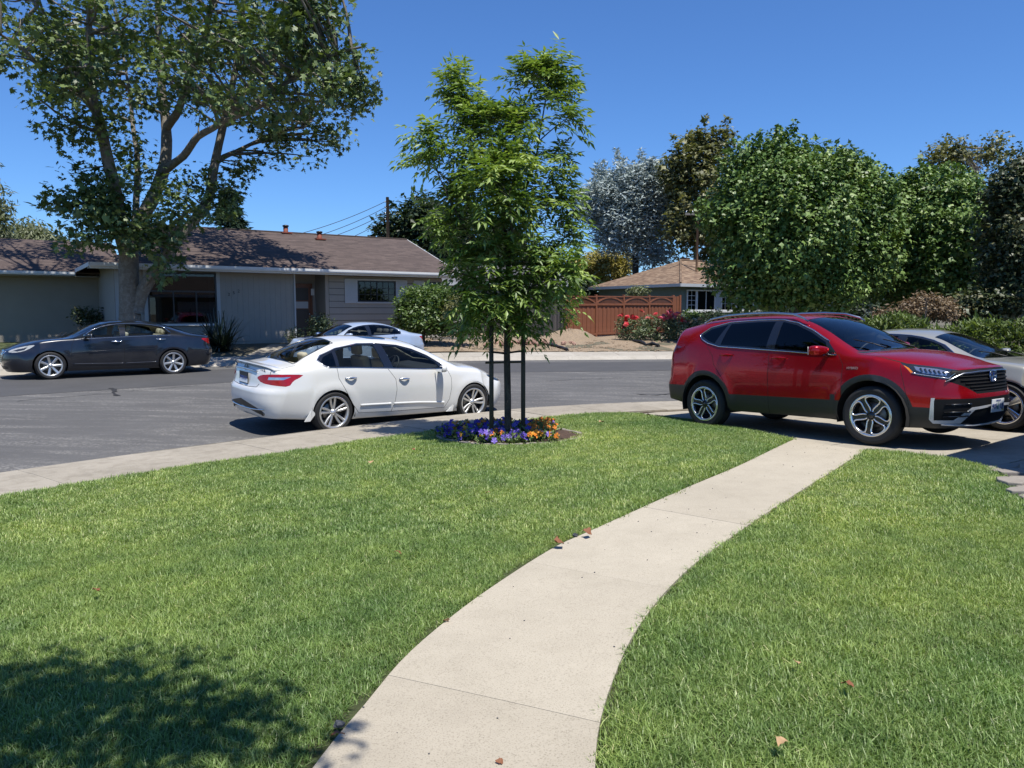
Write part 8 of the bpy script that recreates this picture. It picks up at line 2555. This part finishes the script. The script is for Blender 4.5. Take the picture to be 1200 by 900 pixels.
def litter():
    """dry leaves and pebbles lying on the lawn and along the path"""
    rng = np.random.default_rng(29)
    def leaf(px, py, s, m, label, z=.045, seed=0):
        q = gp(px, py, z); r = np.random.default_rng(seed + int(px))
        nb = 7; vs = []
        for i in range(nb + 1):
            u = i / nb; w = .42 * math.sin(PI * u ** .8) * (1 + .25 * r.normal() * (0 < u < 1)); cz = .18 * math.sin(PI * u) + .06 * r.normal()
            vs += [(u - .5, -w, cz + .12), (u - .5, 0, cz), (u - .5, w, cz + .15 * r.random())]
        fs = []
        for i in range(nb): fs += [(3 * i, 3 * i + 3, 3 * i + 4, 3 * i + 1), (3 * i + 1, 3 * i + 4, 3 * i + 5, 3 * i + 2)]
        o = mesh_obj('fallen_leaf', [tuple(np.array(v) * s) for v in vs], fs, m, None, True, (q[0], q[1], G(*q) + z)); o.rotation_euler = (r.normal() * .3, r.normal() * .3, r.uniform(0, 6))
        tag(o, label, 'leaf', 'dry leaves on the lawn and path')
    leaf(655, 636, .085, mats['dry_leaf'], 'curled red brown leaf on the lawn edge beside the path joint', .05)
    leaf(688, 624, .07, mats['dry_leaf'], 'red brown leaf a little up the path edge from the dark pebble', .05)
    leaf(396, 862, .05, mats['dry_leaf'], 'brown leaf at the near left path edge beside the dark stone', .03)
    leaf(705, 495, .10, mats['dry_leaf_pale'], 'pale dry leaf on the grass right of the flower bed', .06)
    leaf(703, 494, .001, mats['dry_leaf_pale'], 'x') if False else None
    leaf(916, 871, .05, mats['dry_leaf_pale'], 'orange leaf in the near right lawn', .06)
    leaf(993, 803, .05, mats['dry_leaf'], 'small dark dry leaf in the middle of the right lawn', .06)
    leaf(934, 777, .035, mats['dry_leaf_pale'], 'tiny pale leaf in the right lawn above the others', .06)
    leaf(466, 648, .05, mats['dry_leaf'], 'small brown leaf in the middle of the left lawn', .06)
    leaf(484, 527, .06, mats['dry_leaf'], 'small reddish leaf on the grass left of the flower bed', .06)
    leaf(435, 542, .05, mats['dry_leaf_pale'], 'pale leaf fleck on the far left lawn', .06)
    leaf(572, 578, .05, mats['dry_leaf_pale'], 'pale leaf fleck in the lawn below the flower bed', .06)
    leaf(112, 692, .05, mats['dry_leaf'], 'reddish leaf fleck far to the left in the lawn', .06)
    leaf(760, 487, .08, mats['dry_leaf'], 'brown leaf at the lawn corner by the driveway', .05)
    leaf(585, 893, .03, mats['dry_leaf'], 'small dark crumpled leaf on the near path', .016)
    leaf(523, 728, .04, mats['dry_leaf_pale'], 'pale leaf scrap in the soil gap beside the path', .02)
    for px, py, s, lab in ((398, 856, .024, 'dark stone at the near left path edge'), (674, 631, .022, 'dark pebble between two red leaves at the path edge')):
        q = gp(px, py); m = rock_mesh(s, rng, .7)
        tag(m.build('pebble', mats['dark_stone'], None, (q[0], q[1], G(*q) + .025)), lab, 'stone')
    # bits of grit on the path
    V, Fc = [], []
    for k in range(90):
        u = rng.random(); a = by_len(PLc, [u])[0]; b = by_len(PRc, [u])[0]; q = a + (b - a) * rng.random(); m = rock_mesh(rng.uniform(.002, .006), rng, .6); o = len(V)
        z = G(*q) + .015; V += [(v[0] + q[0], v[1] + q[1], v[2] + z) for v in m.v]; Fc += [tuple(o + i for i in f) for f in m.f]
    tag(mesh_obj('path_grit', V, Fc, mats['dark_stone']), kind='stuff')
litter()

def stepping_stones():
    rng = np.random.default_rng(31)
    me = None
    root = thing('stone_edging', 'rough pale stone blocks edging the bed beside the garage', 'garden edging', (*gp(1180, 566), G(*gp(1180, 566))))
    o_ = np.array(root.location)
    for i, (px, py, sx, sy) in enumerate(((1172, 549, .24, .10), (1195, 553, .22, .12), (1200, 563, .18, .12), (1184, 568, .11, .13), (1200, 571, .10, .09), (1196, 579, .13, .10), (1212, 585, .15, .12), (1222, 560, .2, .15))):
        q = gp(px, py); m = MB(); n = 7
        pl_ = [(sx * rng.uniform(.8, 1.1) * math.cos(2 * PI * k / n), sy * rng.uniform(.8, 1.1) * math.sin(2 * PI * k / n)) for k in range(n)]
        m.prism(pl_, -.05, .05 if i in (3, 5) else .02); o = m.build('stone_block', mats['edging'], root, bevel=.012)
        o.location = np.array([q[0], q[1], G(*q)]) - o_; o.rotation_euler = (rng.normal() * .05, rng.normal() * .05, rng.uniform(0, 1))
stepping_stones()
